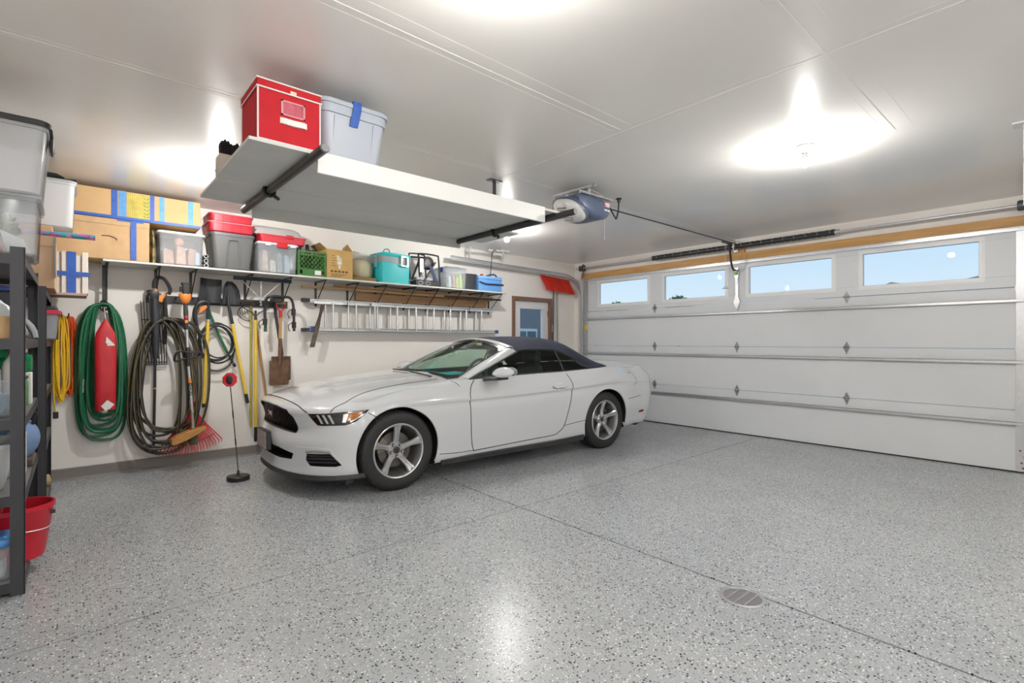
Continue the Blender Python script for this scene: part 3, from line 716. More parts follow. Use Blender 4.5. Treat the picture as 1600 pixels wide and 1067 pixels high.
# panel gaps
HD = [(-.701,-.657),(-.728,-.58),(-.746,-.374),(-.752,-.18),(-.752,0),(-.752,.18),(-.746,.374),(-.728,.58),(-.701,.657)]
CP('hood_gap', G().tube([topp(p.x, p.y, .0005) for p in catmull([(*q, 0) for q in HD], 5)], .0045, 6), gap)
for s_ in (-1, 1):
    CP('hood_gap', G().tube([topp(p.x, p.y, 0) for p in catmull([(-.56,s_*.80,0),(-.43,s_*.772,0),(-.25,s_*.735,0),(-.043,s_*.708,0),(.28,s_*.694,0),(.52,s_*.685,0)], 6)], .0035, 6), gap)
    sp = lambda a, b, o=0, s_=s_: sidep(a, b, o, s_)
    CP('door_gap', seamline([(.845,.918),(.79,.87),(.757,.82),(.735,.753),(.742,.55),(.765,.35),(.795,.243),(.83,.237),(1.2,.246),(1.6,.255),(1.86,.262),(1.95,.29),(2.02,.354),(2.075,.52),(2.115,.68),(2.135,.76),(2.145,.84),(2.13,.93)], sp, .0042, 4), gap)
    CP('fender_gap', seamline([(.60,.918),(.635,.895),(.655,.868)], sp, .003, 4), gap)
    CP('bumper_gap', seamline([(-.275,.70),(-.20,.655),(-.16,.62)], sp, .003, 4), gap)
    CP('bumper_gap', seamline([(3.14,.575),(3.25,.585),(3.42,.60)], sp, .0028, 4), gap)
    CP('sill_gap', seamline([(.40,.262),(.6,.245),(.79,.24)], sp, .003, 4), gap)
    CP('sill_gap', seamline([(2.02,.352),(2.2,.372),(2.38,.385)], sp, .003, 4), gap)
    CP('fuel_door' if s_ < 0 else 'quarter_badge', seamline([(3.20,.885),(3.23,.905),(3.29,.902),(3.325,.87),(3.34,.80),(3.32,.765),(3.27,.745)], sp, .0022, 4), gap)
    # character line: a soft raised crease along the flank
    h_ = CP('door_handle', ribbon([(1.82,.802),(1.86,.815),(1.98,.820),(2.055,.812)], [(1.82,.798),(1.86,.778),(1.98,.778),(2.055,.800)], lambda a, b, o, s_=s_: sidep(a, b, o, s_), 16, 6, .032, .022), paint)
    CP('handle_cup', ribbon([(1.90,.832),(2.0,.835)], [(1.90,.765),(2.0,.765)], sp, 10, 6, .002, .004), mat('cup_shadow_paint', (0.70,0.71,0.72), .3), h_)
    CP('handle_gap', seamline([(1.83,.796),(1.87,.781),(1.94,.777),(2.0,.779),(2.045,.795)], sp, .003, 4, .006), gap, h_)
    # mirror
    mm = thing('tmp', '', 'x') if 0 else None
    R = []
    for k in range(13):
        u = k/12; a = PI*u; r = math.sin(a)**.55 if 0 < u < 1 else .02
        x = .975 + .155*(1-math.cos(a))*.5*1.0
        R.append([(.955 + .20*u + .02*math.cos(q), s_*(1.045 + .105*r*math.cos(q)), .975 + .028*u + .058*r*math.sin(q)*(1 if math.sin(q) > 0 else .8)) for q in [2*PI*i/20 for i in range(20)]])
    mi = CP('door_mirror', G().loft(R), paint, smooth=60)
    CP('mirror_base', G().loft([[(.93+dx, s_*.865, z) for dx, z in ((0,.905),(.09,.905),(.09,.93),(0,.93))], [(.955+dx, s_*.98, z) for dx, z in ((0,.915),(.11,.915),(.11,.94),(0,.94))], [(.97+dx, s_*1.05, z) for dx, z in ((0,.918),(.15,.922),(.15,.945),(0,.94))]]), satin_blk, mi, bev=.008)
    CP('mirror_glass', G().loft([[(1.156, s_*1.045 + .088*math.cos(q), 1.0 + .045*math.sin(q)) for q in [2*PI*i/20 for i in range(20)]], [(1.164, s_*1.045 + .085*math.cos(q), 1.0 + .042*math.sin(q)) for q in [2*PI*i/20 for i in range(20)]]]), lamp_ref, mi)
# ---- windscreen, roof and windows
wgl = glassy('windscreen_glass', (0.70,0.88,0.78), 1.0, .0, ior=1.6)
sgl = glassy('side_glass', (0.66,0.80,0.72), .8, .0, ior=1.5)
cloth = mat('soft_top_fabric', (0.016,0.021,0.043), .85, var=.15, scale=14, bump=.25, bscale=7)
def wsrow(v, n=25):
    """one level of the windscreen, v=0 base .. 1 header"""
    out = []
    for k in range(n):
        f = -1 + 2*k/(n-1)
        b = Vector((.54 + .19*abs(f)**2.2, .715*f, .985 - .062*abs(f)**2)); t = Vector((1.385 + .085*abs(f)**2.2, .565*f, 1.322 - .100*abs(f)**2.4))
        p = b.lerp(t, v); p.z += .020*math.sin(PI*v)*(1-.5*abs(f)); out.append(p)
    return out
CP('windscreen', G().grid([wsrow(v/10) for v in range(11)]), wgl)
g = G()
N_ = 25
def band(a, b): g.grid([a, b])
w0, w1 = wsrow(0), wsrow(1)
off = Vector((-.004, 0, .004))
g.grid([[p+off for p in wsrow(.0)], [p+off for p in wsrow(.045)]]); g.grid([[p+off for p in wsrow(.93)], [p+off for p in wsrow(1.0)]])
for e in (0, -1):
    c0 = [wsrow(v/12)[e] + off for v in range(13)]; c1 = [Vector((p.x, p.y*.945, p.z+.004)) + off*0 for p in c0]; g.grid([c0, c1])
CP('windscreen_border', g, mat('black_frit', (0.010,0.010,0.011), .15))
cow = []
CP('cowl', G().grid([[p + Vector((-.06, 0, -.012)) for p in w0], [p + Vector((.02, 0, -.006)) for p in w0], [p + Vector((.16, 0, -.02)) for p in w0]]), satin_blk)
# pillars and header
TOPX = [1.47,1.75,2.10,2.36,2.50,2.62,2.95]
for s_ in (-1, 1):
    ws = [wsrow(v/12)[-1 if s_ > 0 else 0] for v in range(13)]
    wb = [Vector((.80, s_*.815, .935)).lerp(Vector((1.565, s_*.622, 1.192)), v/12) + Vector((0, s_*.012, .012))*math.sin(PI*v/12) for v in range(13)]
    R = []
    for a, b in zip(ws, wb):
        m_ = a.lerp(b, .5) + Vector((-.012, s_*.020, .018))
        R.append([a + Vector((0,0,-.02)), a + Vector((-.003,0,.006)), a.lerp(m_, .6) + Vector((0, s_*.003, .004)), m_.lerp(b, .4) + Vector((0, s_*.006, .003)), b, b + Vector((.0, -s_*.035, -.02))])
    CP('windscreen_pillar', G().loft(R), paint, smooth=45)
    CP('pillar_seal', G().tube([b + Vector((.018, 0, -.008)) for b in wb], .013, 8), satin_blk)
hr = [Vector((p.x+.075, p.y*1.06, p.z+.016)) for p in w1]
CP('header_rail', G().grid([[p + Vector((-.006,0,-.008)) for p in w1], [p + Vector((.0,0,.010)) for p in w1], [p.lerp(q, .5) + Vector((0,0,.012)) for p, q in zip(w1, hr)], hr, [p + Vector((.01,0,-.03)) for p in hr]]), paint, smooth=60)
ET = [0,.2,.4,.6,.72,.85,1.0]
EX = [1.525,1.80,2.13,2.38,2.52,2.66,2.98]; EY = [.615,.628,.638,.672,.755,.80,.735]; EZ = [1.205,1.222,1.210,1.125,1.015,.982,.990]
CXT = [1.445,1.75,2.12,2.52,2.78,2.99,3.20]; CZT = [1.338,1.362,1.366,1.325,1.235,1.135,1.025]
def softtop(t, k, n, off=0):
    f = -1 + 2*k/n; ex, ey, ez = interp(t, ET, EX), interp(t, ET, EY), interp(t, ET, EZ); cx_, cz_ = interp(t, ET, CXT), interp(t, ET, CZT)
    p = interp(t, [0,.5,.8,1], [2.8,2.9,2.4,2.2]); a = abs(f)
    yv = ey*math.copysign(math.sin(PI/2*a)**.92, f); q = abs(yv)/ey
    z = cz_ - (cz_-ez)*q**p
    if .12 < t < .9: z -= .006*(math.sin(t*PI*7.0)**2)*(1-q)*1.0      # cloth dips between the bows
    return Vector((cx_ + (ex-cx_)*q**2.2, yv, z+off))
RT, RK = 40, 36
CP('soft_top', G().grid([[softtop(i/RT, k, RK) for k in range(RK+1)] for i in range(RT+1)] ), cloth, smooth=60)
CP('top_lining', G().grid([[softtop(i/RT, k, RK) + Vector((0,0,-.025)) for k in range(RK+1)] for i in range(1, 35)]), mat('lining_grey', (0.06,0.062,0.065), .9), smooth=60)
CP('rear_window', G().grid([[softtop(.66 + .24*i/8, RK/2 - 8 + 16*k/10, RK, .006) for k in range(11)] for i in range(9)]), sgl)
for s_ in (-1, 1):
    e_ = [softtop(i/RT, 0 if s_ < 0 else RK, RK) + Vector((0, -s_*.006, -.008)) for i in range(RT+1)]
    CP('top_seal', G().tube(e_[:33], .011, 8), satin_blk)
    # tension folds in the cloth behind the quarter window
    for j, (ta, tb, fk) in enumerate(((.56,.80,.16),(.60,.84,.24),(.64,.88,.32),(.54,.74,.10),(.58,.72,.40))):
        pts = [softtop(ta+(tb-ta)*i/8, (fk-.05*i/8)*RK/2 if s_ < 0 else RK-(fk-.05*i/8)*RK/2, RK, -.001) for i in range(9)]
        CP('fold', G().tube(pts, [.001+.0055*math.sin(PI*i/8) for i in range(9)], 6), cloth)
    # side glass
    WX = [.86,1.0,1.2,1.4,1.54,1.80,2.13,2.37,2.50]
    WTY = [.795,.752,.705,.655,.618,.630,.640,.675,.75]; WTZ = [.955,1.005,1.075,1.145,1.185,1.208,1.198,1.115,1.02]
    def col(x, s_=s_):
        b = Vector((x, s_*.805, interp(x, KX, ROWS[-1][3])-.012)); t = Vector((x, s_*interp(x, WX, WTY), interp(x, WX, WTZ)))
        return [b.lerp(t, j/6) + Vector((0, s_*.012*math.sin(PI*j/6), 0)) for j in range(7)]
    CP('door_window', G().grid([col(.88 + (2.115-.88)*i/24) for i in range(25)]), sgl)
    CP('quarter_window', G().grid([col(2.145 + (2.50-2.145)*i/10) for i in range(11)]), sgl)
    CP('window_divider', G().tube([p + Vector((0, s_*.004, 0)) for p in col(2.13)], .010, 6), satin_blk)
    CP('belt_seal', G().tube([Vector((x, s_*.822, interp(x, KX, ROWS[-1][3])+.002)) for x in [.84+.0695*i for i in range(25)]], .008, 6), satin_blk)
    CP('sail_panel', G().loft([[(.815, s_*.822, .925), (.98, s_*.822, .932), (.98, s_*.775, 1.0)], [(.815, s_*.80, .925), (.98, s_*.80, .932), (.98, s_*.755, 1.0)]]), satin_blk)
# ---- inside
CP('dashboard', G().loft([[(.60,y,.90),(.66,y,.94),(.95,y,.955),(1.06,y,.90),(1.08,y,.70),(.9,y,.6),(.6,y,.6)] for y in (-.70,-.4,0,.4,.70)]), dark_in, bev=.01)
seat_m = mat('seat_leather', (0.03,0.03,0.032), .5)
for s_ in (-1, 1):
    y = s_*.37
    st_ = CP('seat', G().loft([[(x0, y-w, z), (x1, y-w*.8, z), (x1, y+w*.8, z), (x0, y+w, z)] for x0, x1, w, z in ((1.78,1.95,.24,.58),(1.86,2.02,.25,.75),(1.93,2.06,.22,.95),(1.97,2.07,.15,1.03))]), seat_m, bev=.02)
    CP('seat_cushion', G().box(1.32, 1.86, y-.25, y+.25, .50, .62), seat_m, st_, bev=.03)
    CP('headrest', G().loft([[(x0, y-w, z), (x1, y-w*.85, z), (x1, y+w*.85, z), (x0, y+w, z)] for x0, x1, w, z in ((2.0,2.08,.08,1.02),(1.97,2.09,.125,1.06),(1.98,2.09,.125,1.15),(2.0,2.07,.09,1.19))]), seat_m, st_, bev=.02)
sw = Matrix.Translation((1.20,-.37,.93)) @ Matrix.Rotation(math.radians(-68), 4, 'Y')
g = G(); g.M = sw; g.tube([(.185*math.cos(2*PI*k/28), .185*math.sin(2*PI*k/28), 0) for k in range(28)], .016, 8, closed=True)
for a in (0, PI, -PI/2): g.tube([(.02*math.cos(a),.02*math.sin(a),-.02),(.18*math.cos(a),.18*math.sin(a),0)], .014, 6)
g.lathe([(.06,-.03),(.065,-.01),(.05,.01),(.001,.012)], 16); g.M = None
CP('steering_wheel', g, seat_m)
CP('rear_mirror', G().box(1.22,1.25,-.13,.13,1.20,1.265), dark_in, bev=.012)
CP('sun_sticker', G().box(1.300,1.303,-.34,-.24,1.255,1.285), mat('sticker_lime', (0.55,0.62,0.30), .6))
CP('wiper', G().tube([topp(.50,-.60,.012), topp(.46,-.2,.014), topp(.46,.15,.014)], .007, 6), satin_blk)
CP('dash_mat', G().loft([[(.70,y,.956),(.98,y,.962),(.98,y,.975),(.70,y,.968)] for y in (-.60,-.45,-.28)]), mat('teal_cloth', (0.02,0.30,0.33), .8, var=.2, scale=30))
# rear plate area and lower valance
CP('rear_valance', G().loft([[(3.60,y,.17),(3.80-.10*(y/.7)**2,y,.20),(3.86-.10*(y/.7)**2,y,.30),(3.6,y,.30)] for y in (-.72,-.36,0,.36,.72)]), satin_blk)
# ================================================================ generic containers
def rr(cx, cy, hx, hy, r, z, n=4):
    out = []
    for q, (sx_, sy_) in enumerate(((1,1),(-1,1),(-1,-1),(1,-1))):
        for k in range(n+1):
            a = PI/2*q + PI/2*k/n
            out.append(Vector((cx + sx_*(hx-r) + r*math.cos(a), cy + sy_*(hy-r) + r*math.sin(a), z)))
    return out
def tub(x0, x1, y0, y1, z0, z1, taper=.9, r=.03, rim=.012, th=.006, rimh=.02):
    """open tub: tapered rounded walls with a rolled rim and real thickness"""
    cx, cy, hx, hy = (x0+x1)/2, (y0+y1)/2, (x1-x0)/2, (y1-y0)/2
    a = lambda f, z, d=0: rr(cx, cy, hx*f+d, hy*f+d, max(r+min(d, 0), .004), z)
    R = [a(taper, z0, -.015), a(taper, z0+.012), a(1, z1-rimh, -rim), a(1, z1-rimh), a(1, z1), a(1, z1, -th-rim*.6), a(1, z1-.01, -th-rim), a(taper, z0+.014, -th), a(taper, z0+.012, -th-.01)]
    return G().loft(R)
def lid(x0, x1, y0, y1, z0, z1, r=.03, d=.0, inset=.025):
    cx, cy, hx, hy = (x0+x1)/2, (y0+y1)/2, (x1-x0)/2, (y1-y0)/2
    R = [rr(cx, cy, hx+d-.006, hy+d-.006, r, z0), rr(cx, cy, hx+d, hy+d, r, z0), rr(cx, cy, hx+d, hy+d, r, z0+(z1-z0)*.6), rr(cx, cy, hx+d-.008, hy+d-.008, r, z0+(z1-z0)*.85),
         rr(cx, cy, hx-inset, hy-inset, r, z0+(z1-z0)*.8), rr(cx, cy, hx-inset-.008, hy-inset-.008, r, z1)]
    return G().loft(R)
def rbox(cx, cy, z0, z1, hx, hy, r, n=4): return G().loft([rr(cx, cy, hx-.004, hy-.004, r, z0, n), rr(cx, cy, hx, hy, r, z0+.006, n), rr(cx, cy, hx, hy, r, z1-.006, n), rr(cx, cy, hx-.004, hy-.004, r, z1, n)])
milky = lambda: glassy('milky_plastic', (0.98,0.99,1.0), .22, .25, (0.95,0.96,0.97), .55, 1.35)
clearp = lambda: glassy('clear_plastic', (0.97,0.985,1.0), .35, .12, (0.92,0.95,0.98), .24, 1.35)
# ================================================================ overhead rack
shelf_w = mat('rack_board_white', (0.62,0.625,0.60), .55, var=.05, scale=5)
rk = thing('overhead_rack', 'white board storage rack hung from the ceiling on black pipes', 'storage rack', (1.9, 3.4, HC))
RZ = 2.30
b1 = mesh('board', G().box(.65, 3.0, 2.72, 3.485, RZ, RZ+.018), shelf_w, rk, bev=.002)
b2 = mesh('board', G().box(.66, 3.13, 3.495, 4.05, RZ, RZ+.018), shelf_w, rk, bev=.002)
mesh('fascia', G().box(.985, 2.70, 2.712, 2.731, 2.205, 2.322), mat('rack_fascia_white', (0.80,0.80,0.78), .45), rk, bev=.003)
mesh('fascia', G().box(.99, 2.86, 4.05, 4.066, 2.215, RZ+.018), shelf_w, rk, bev=.002)
for x in (.955, 2.835):
    pipe = mesh('pipe', G().tube([(x, 2.53, RZ-.024), (x, 4.13, RZ-.024)], .024, 16), BLACKM(), rk)
    for ya_ in (2.523, 4.131): mesh('pipe_cap', G().cyl((x, ya_, RZ-.024), (x, ya_+.006, RZ-.024), .020, n=16), mat('cap_grey_plastic', (0.22,0.22,0.23), .6), pipe)
    mesh('hanger', G().box(x-.018, x+.018, 3.487, 3.494, RZ-.06, HC-.004).box(x-.07, x+.07, 3.46, 3.52, HC-.008, HC), BLACKM(), rk, bev=.002)
    g = G(); g.tube([(x+.034*math.cos(a), 3.49, RZ-.024+.034*math.sin(a)) for a in [2*PI*k/16 for k in range(16)]], .010, 8, closed=True); g.cyl((x+.03,3.47,RZ-.06),(x+.06,3.51,RZ-.06),.012)
    mesh('clamp', g, BLACKP(), rk)
# red fabric box
fab = mat('red_fabric', (0.50,0.008,0.018), .8, var=.08, scale=14, bump=.1, bscale=200)
pipg = mat('white_piping', (0.80,0.77,0.74), .6)
t = thing('fabric_box', 'red fabric storage box with white piping on the overhead rack', 'storage box', (.86, 2.9, RZ+.018))
x0, x1, y0, y1, z0, z1 = .695, 1.005, 2.735, 3.05, RZ+.019, 2.615
mesh('body', G().box(x0, x1, y0, y1, z0, z1-.002), fab, t, bev=.006)
ld = mesh('lid', G().box(x0-.006, x1+.006, y0-.006, y1+.006, z1-.03, z1+.012), fab, t, bev=.008)
for z in (z1-.031, z1+.012):
    mesh('lid_piping', G().tube([(x0-.006,y0-.006,z),(x1+.006,y0-.006,z),(x1+.006,y1+.006,z),(x0-.006,y1+.006,z)], .0042, 6, closed=True), pipg, ld)
for x, y in ((x0,y0),(x1,y0),(x0,y1),(x1,y1)): mesh('piping', G().tube([(x,y,z0),(x,y,z1-.03)], .0045, 6), pipg, t)
mesh('piping', G().tube([(x0,y0,z0+.005),(x1,y0,z0+.005),(x1,y1,z0+.005),(x0,y1,z0+.005)], .0045, 6, closed=True), pipg, t)
mesh('card_window', G().box(.815,.918,y0-.004,y0,2.475,2.545), mat('pink_vinyl', (0.50,0.10,0.14), .25, var=.25, scale=40), t)
g = G().box(.805,.925,y0-.0045,y0-.0015,2.541,2.548).box(.805,.925,y0-.0045,y0-.0015,2.470,2.477).box(.805,.815,y0-.0045,y0-.0015,2.47,2.548).box(.917,.925,y0-.0045,y0-.0015,2.47,2.548)
mesh('window_edge', g, mat('pale_pink', (0.62,0.30,0.32), .5), t)
mesh('handle', G().loft([[(x, y0-.003-.016*math.sin(PI*(x-.805)/.125)**.6 if .805 < x < .93 else y0-.003, 2.425+dz), (x, y0-.001, 2.425+dz)][::1] + [(x, y0-.001, 2.455+dz), (x, y0-.003-(.016*math.sin(PI*(x-.805)/.125)**.6 if .805 < x < .93 else 0), 2.455+dz)] for x, dz in ((.80,0),(.812,0),(.83,-.003),(.865,-.006),(.90,-.003),(.92,0),(.935,0))]), pipg, t)
mesh('care_tag', G().box(.85,.88,y0-.0085,y0-.006,2.585,2.603), mat('tag_cream', (0.70,0.66,0.52), .7), t)
# grey lidded tote with blue tape
grey_t = mat('tote_grey_blue', (0.46,0.50,0.57), .42)
t = thing('storage_tote', 'pale grey plastic tote with blue tape on the overhead rack', 'storage bin', (1.22, 2.95, RZ+.018))
x0, x1, y0, y1, z0, z1 = 1.015, 1.425, 2.76, 3.30, RZ+.019, 2.635
mesh('body', tub(x0, x1, y0, y1, z0, z1, .84, .06, .012, .006, .055), grey_t, t, smooth=40)
mesh('lid', lid(x0, x1, y0, y1, z1-.006, z1+.028, .06, .010, .03), grey_t, t, smooth=40)
mesh('tape', G().loft([[(1.20, y0-.011, 2.672),(1.25, y0-.011, 2.668),(1.25,y0-.0125,2.668),(1.20,y0-.0125,2.672)],[(1.197, y0-.011, 2.62),(1.247, y0-.011, 2.62),(1.247,y0-.014,2.62),(1.197,y0-.014,2.62)],[(1.185, y0+.012, 2.53),(1.235, y0+.012, 2.53),(1.235,y0+.008,2.53),(1.185,y0+.008,2.53)]]), BLUETAPE(), t)
mesh('tape', G().box(1.20,1.25,y0-.008,y0+.10,2.664,2.6665), BLUETAPE(), t)
for xx in (1.105, 1.335):
    mesh('rib', G().hexa([(xx-.006,y0+.046,z0+.02),(xx+.006,y0+.046,z0+.02),(xx+.006,y0+.06,z0+.02),(xx-.006,y0+.06,z0+.02)], [(xx-.006,y0+.004,2.57),(xx+.006,y0+.004,2.57),(xx+.006,y0+.02,2.57),(xx-.006,y0+.02,2.57)]), grey_t, t)
# bundle of black items in a cream carton at the rack's far left end
t = thing('carton', 'small cream carton holding black rolled gloves on the rack end', 'carton', (.70, 3.56, RZ+.018))
g = G().box(.672,.80,3.51,3.515,RZ+.019,2.46).box(.672,.80,3.62,3.625,RZ+.019,2.42).box(.672,.677,3.515,3.62,RZ+.019,2.46).box(.795,.80,3.515,3.62,RZ+.019,2.42).box(.677,.795,3.515,3.62,RZ+.019,RZ+.024)
mesh('box', g, mat('cream_card', (0.66,0.60,0.52), .8), t)
for k in range(6):
    x = .695+.017*k; mesh('glove', G().loft([rr(x, 3.567, .009, .04, .008, z, 2) for z in (RZ+.026, 2.47)] + [rr(x, 3.567, .011, .042, .01, 2.53+.012*math.sin(k*1.3), 2), rr(x, 3.567, .005, .03, .004, 2.55+.012*math.sin(k*1.3), 2)]), mat('black_cloth', (0.012,0.012,0.013), .9), t, bev=.002)
# ================================================================ garage door opener
navy = mat('opener_blue', (0.095,0.125,0.20), .35)
OY = 3.17
t = thing('door_opener', 'blue-grey garage door opener with white louvred lamp cover', 'door opener', (3.75, OY, HC))
def sec(x, hw, z0, z1, r): return [Vector((x, p.x, p.y)) for p in [Vector((q.x, q.y)) for q in rr(OY, (z0+z1)/2, hw, (z1-z0)/2, r, 0, 4)]]
mesh('body', G().loft([sec(3.42,.165,2.53,2.636,.03), sec(3.48,.185,2.49,2.638,.04), sec(3.60,.19,2.46,2.64,.05), sec(3.74,.18,2.455,2.64,.05), sec(3.84,.165,2.475,2.638,.05), sec(3.90,.13,2.51,2.63,.045), sec(3.91,.11,2.525,2.625,.04)]), navy, t, smooth=50)
# lamp cover: a shallow dish tilted down towards the room
LM = Matrix.Translation((3.46, OY-.015, 2.515)) @ Matrix.Rotation(math.radians(40), 4, 'Y') @ Matrix.Rotation(math.radians(14), 4, 'X')
g = G(); g.M = LM
g.loft([[(hx_*math.copysign(abs(math.cos(a))**.8, math.cos(a)), hy_*math.copysign(abs(math.sin(a))**.8, math.sin(a)), z) for a in [2*PI*k/32 for k in range(32)]] for hx_, hy_, z in ((.125,.19,.03),(.135,.20,.0),(.13,.19,-.02),(.108,.165,-.045),(.065,.10,-.058),(.01,.02,-.062))])
g.M = None
lens = mesh('lamp_cover', g, mat('lamp_cover_white', (0.74,0.74,0.71), .35), t, smooth=60)
for k in range(6):
    xx = -.075+.028*k; g = G(); g.M = LM; w_ = .10-.12*abs(k-2.5)*.12
    g.box(xx-.003, xx+.003, -w_, w_, -.066, -.040+.0); g.M = None
    mesh('louvre', g, mat('louvre_shade', (0.25,0.24,0.20), .6), lens)
g = G(); g.M = LM; g.loft([[(hx_*math.copysign(abs(math.cos(a))**.8, math.cos(a)), hy_*math.copysign(abs(math.sin(a))**.8, math.sin(a)), z) for a in [2*PI*k/32 for k in range(32)]] for hx_, hy_, z in ((.132,.198,.035),(.143,.209,.018),(.142,.208,-.002),(.13,.196,.0))]); g.M = None
mesh('cover_rim', g, navy, t, smooth=60)
bd = mesh('badge', G().box(3.765,3.84,OY-.185,OY-.168,2.565,2.612), mat('badge_pink', (0.62,0.28,0.36), .4), t, bev=.003)
mesh('badge_text', G().box(3.775,3.83,OY-.1865,OY-.1845,2.590,2.602).box(3.78,3.825,OY-.1865,OY-.1845,2.574,2.582), mat('badge_print', (0.80,0.75,0.78), .4), bd)
mesh('model_text', G().box(3.765,3.795,OY-.1805,OY-.165,2.530,2.547).box(3.80,3.812,OY-.1805,OY-.165,2.530,2.547).box(3.817,3.84,OY-.1805,OY-.165,2.530,2.547), mat('badge_print'), t)
zinc = STEEL()
def perf(p0, p1, w=.03, th=.003, up=(0,0,1)):
    """perforated angle iron from p0 to p1"""
    p0, p1 = Vector(p0), Vector(p1); d = (p1-p0); L = d.length; d.normalize(); u = Vector(up); s_ = d.cross(u).normalized(); g = G()
    def bar(a, b, o0, o1, q0, q1):
        c = [p0 + d*l + u*o + s_*q for l in (a, b) for o in (o0, o1) for q in (q0, q1)]
        g.add(c, [(0,1,3,2),(4,6,7,5),(0,4,5,1),(2,3,7,6),(0,2,6,4),(1,5,7,3)])
    bar(0, L, 0, th, 0, w)
    bar(0, L, 0, w*.30, 0, th); bar(0, L, w*.70, w, 0, th)
    n = max(2, int(L/.028))
    for k in range(n+1): bar(max(0, L*k/n-.005), min(L, L*k/n+.005), w*.3, w*.7, 0, th)
    return g
mesh('ceiling_angle', perf((3.55,3.46,HC-.034),(3.57,2.93,HC-.034)), zinc, t)
mesh('hanger_strap', perf((3.56,3.30,HC-.01),(3.56,3.30,2.64), up=(1,0,0)), zinc, t)
mesh('hanger_strap', perf((3.57,3.03,HC-.01),(3.57,3.03,2.64), up=(1,0,0)), zinc, t)
mesh('top_angle', perf((3.44,3.02,2.642),(3.93,3.02,2.642)), zinc, t)
mesh('top_angle', perf((3.44,3.34,2.642),(3.93,3.34,2.642)), zinc, t)
mesh('rail', G().box(3.88,6.86,OY+.005,OY+.035,2.645,2.675).box(3.88,6.86,OY-.005,OY+.045,2.672,2.678), zinc, t)
mesh('belt', G().tube([(3.88,OY+.0,2.636),(6.85,OY+.0,2.636)], .007, 6), BLACKP(), t)
mesh('power_cord', G().tube(catmull([(3.90,OY-.10,2.65),(3.95,OY-.10,2.60),(4.04,OY-.09,2.53),(4.07,OY-.085,2.525),(4.12,OY-.07,2.62),(4.14,OY-.06,2.70),(4.14,OY-.06,2.733)], 5), .007, 6), BLACKP(), t)
mesh('outlet', G().lathe([(.03,HC),(.03,HC-.008),(.018,HC-.012),(.016,HC-.035),(.001,HC-.035)], 16, Matrix.Translation((4.14,OY-.06,0))), BLACKP(), t)
for dy in (.0,.05): mesh('bell_wire', G().tube(catmull([(3.58,OY-.10+dy,HC-.02),(3.70,OY-.12+dy,HC-.03),(3.82,OY-.10+dy,2.70),(3.88,OY-.08+dy,2.69),(3.92,OY-.06+dy,2.68)], 5), .0025, 5), mat('bell_wire', (0.75,0.70,0.62), .6), t)
mesh('pull_string', G().tube([(3.86,OY-.10,2.52),(3.865,OY-.10,2.36),(3.86,OY-.10,2.28)], .0015, 5), mat('bell_wire'), t)
arm = mesh('door_arm', G().tube(catmull([(6.72,OY+.04,2.64),(6.76,OY+.05,2.56),(6.84,OY+.07,2.40),(6.92,OY+.08,2.31),(7.00,OY+.08,2.295)], 5), .014, 8), BLACKM(), t)
mesh('door_bracket', G().box(7.025,7.04,OY+.055,OY+.105,2.22,2.34).box(7.03,7.045,OY+.06,OY+.10,1.78,2.25).prism([(OY+.03,1.86),(OY+.08,1.98),(OY+.13,1.86),(OY+.08,1.74)],7.025,7.04,'x').prism([(OY+.05,2.24),(OY+.08,2.10),(OY+.11,2.24)],7.02,7.03,'x'), zinc, t)
mesh('bracket_clip', G().box(7.00,7.03,OY+.07,OY+.10,2.235,2.28), mat('green_clip', (0.25,0.55,0.15), .5), t)
mesh('trolley', G().box(6.52,6.74,OY-.0,OY+.05,2.62,2.642), BLACKM(), t)
mesh('release_cord', G().tube([(6.57,OY+.02,2.63),(6.575,OY+.02,2.03)], .0025, 6), mat('bell_wire'), t)
mesh('release_handle', G().tube([(6.575,OY-.02,2.01),(6.575,OY+.06,2.01),(6.575,OY+.02,2.04)], .006, 6, closed=True), mat('handle_grey', (0.35,0.34,0.33), .5), t)
# ---- torsion springs and shaft
t = thing('torsion_spring', 'black wrapped torsion spring and shaft above the garage door', 'door spring', (6.90, 3.2, 2.615))
mesh('shaft', G().tube([(6.90,.05,2.615),(6.90,6.12,2.615)], .0135, 12), zinc, t)
spm = mat('spring_wrap', (0.030,0.031,0.034), .35)
for a, b in ((2.0,3.20),(3.26,4.52)):
    sp_ = mesh('spring', G().tube([(6.90, a+(b-a)*k/60, 2.615+.0015*math.sin(k*2.1)) for k in range(61)], [.036+.002*math.sin(k*1.7) for k in range(61)], 14), spm, t)
    n = 9
    for k in range(n):
        y = a + (b-a)*(k+.5)/n
        mesh('wrap_tie', G().tube([(6.90-.039*math.cos(q), y+.035*q/PI-.02, 2.615+.039*math.sin(q)) for q in [PI*1.1*j/10-.3 for j in range(11)]], .0025, 5), mat('wrap_print', (0.45,0.45,0.45), .5), sp_)
for y in (1.985, 4.535): mesh('winding_cone', G().cyl((6.90,y-.03,2.615),(6.90,y+.03,2.615),.032,.026,n=12), zinc, t)
mesh('centre_plate', G().box(6.955,7.0,3.20,3.26,2.545,2.70).box(6.88,6.96,3.225,3.235,2.56,2.66), zinc, t)
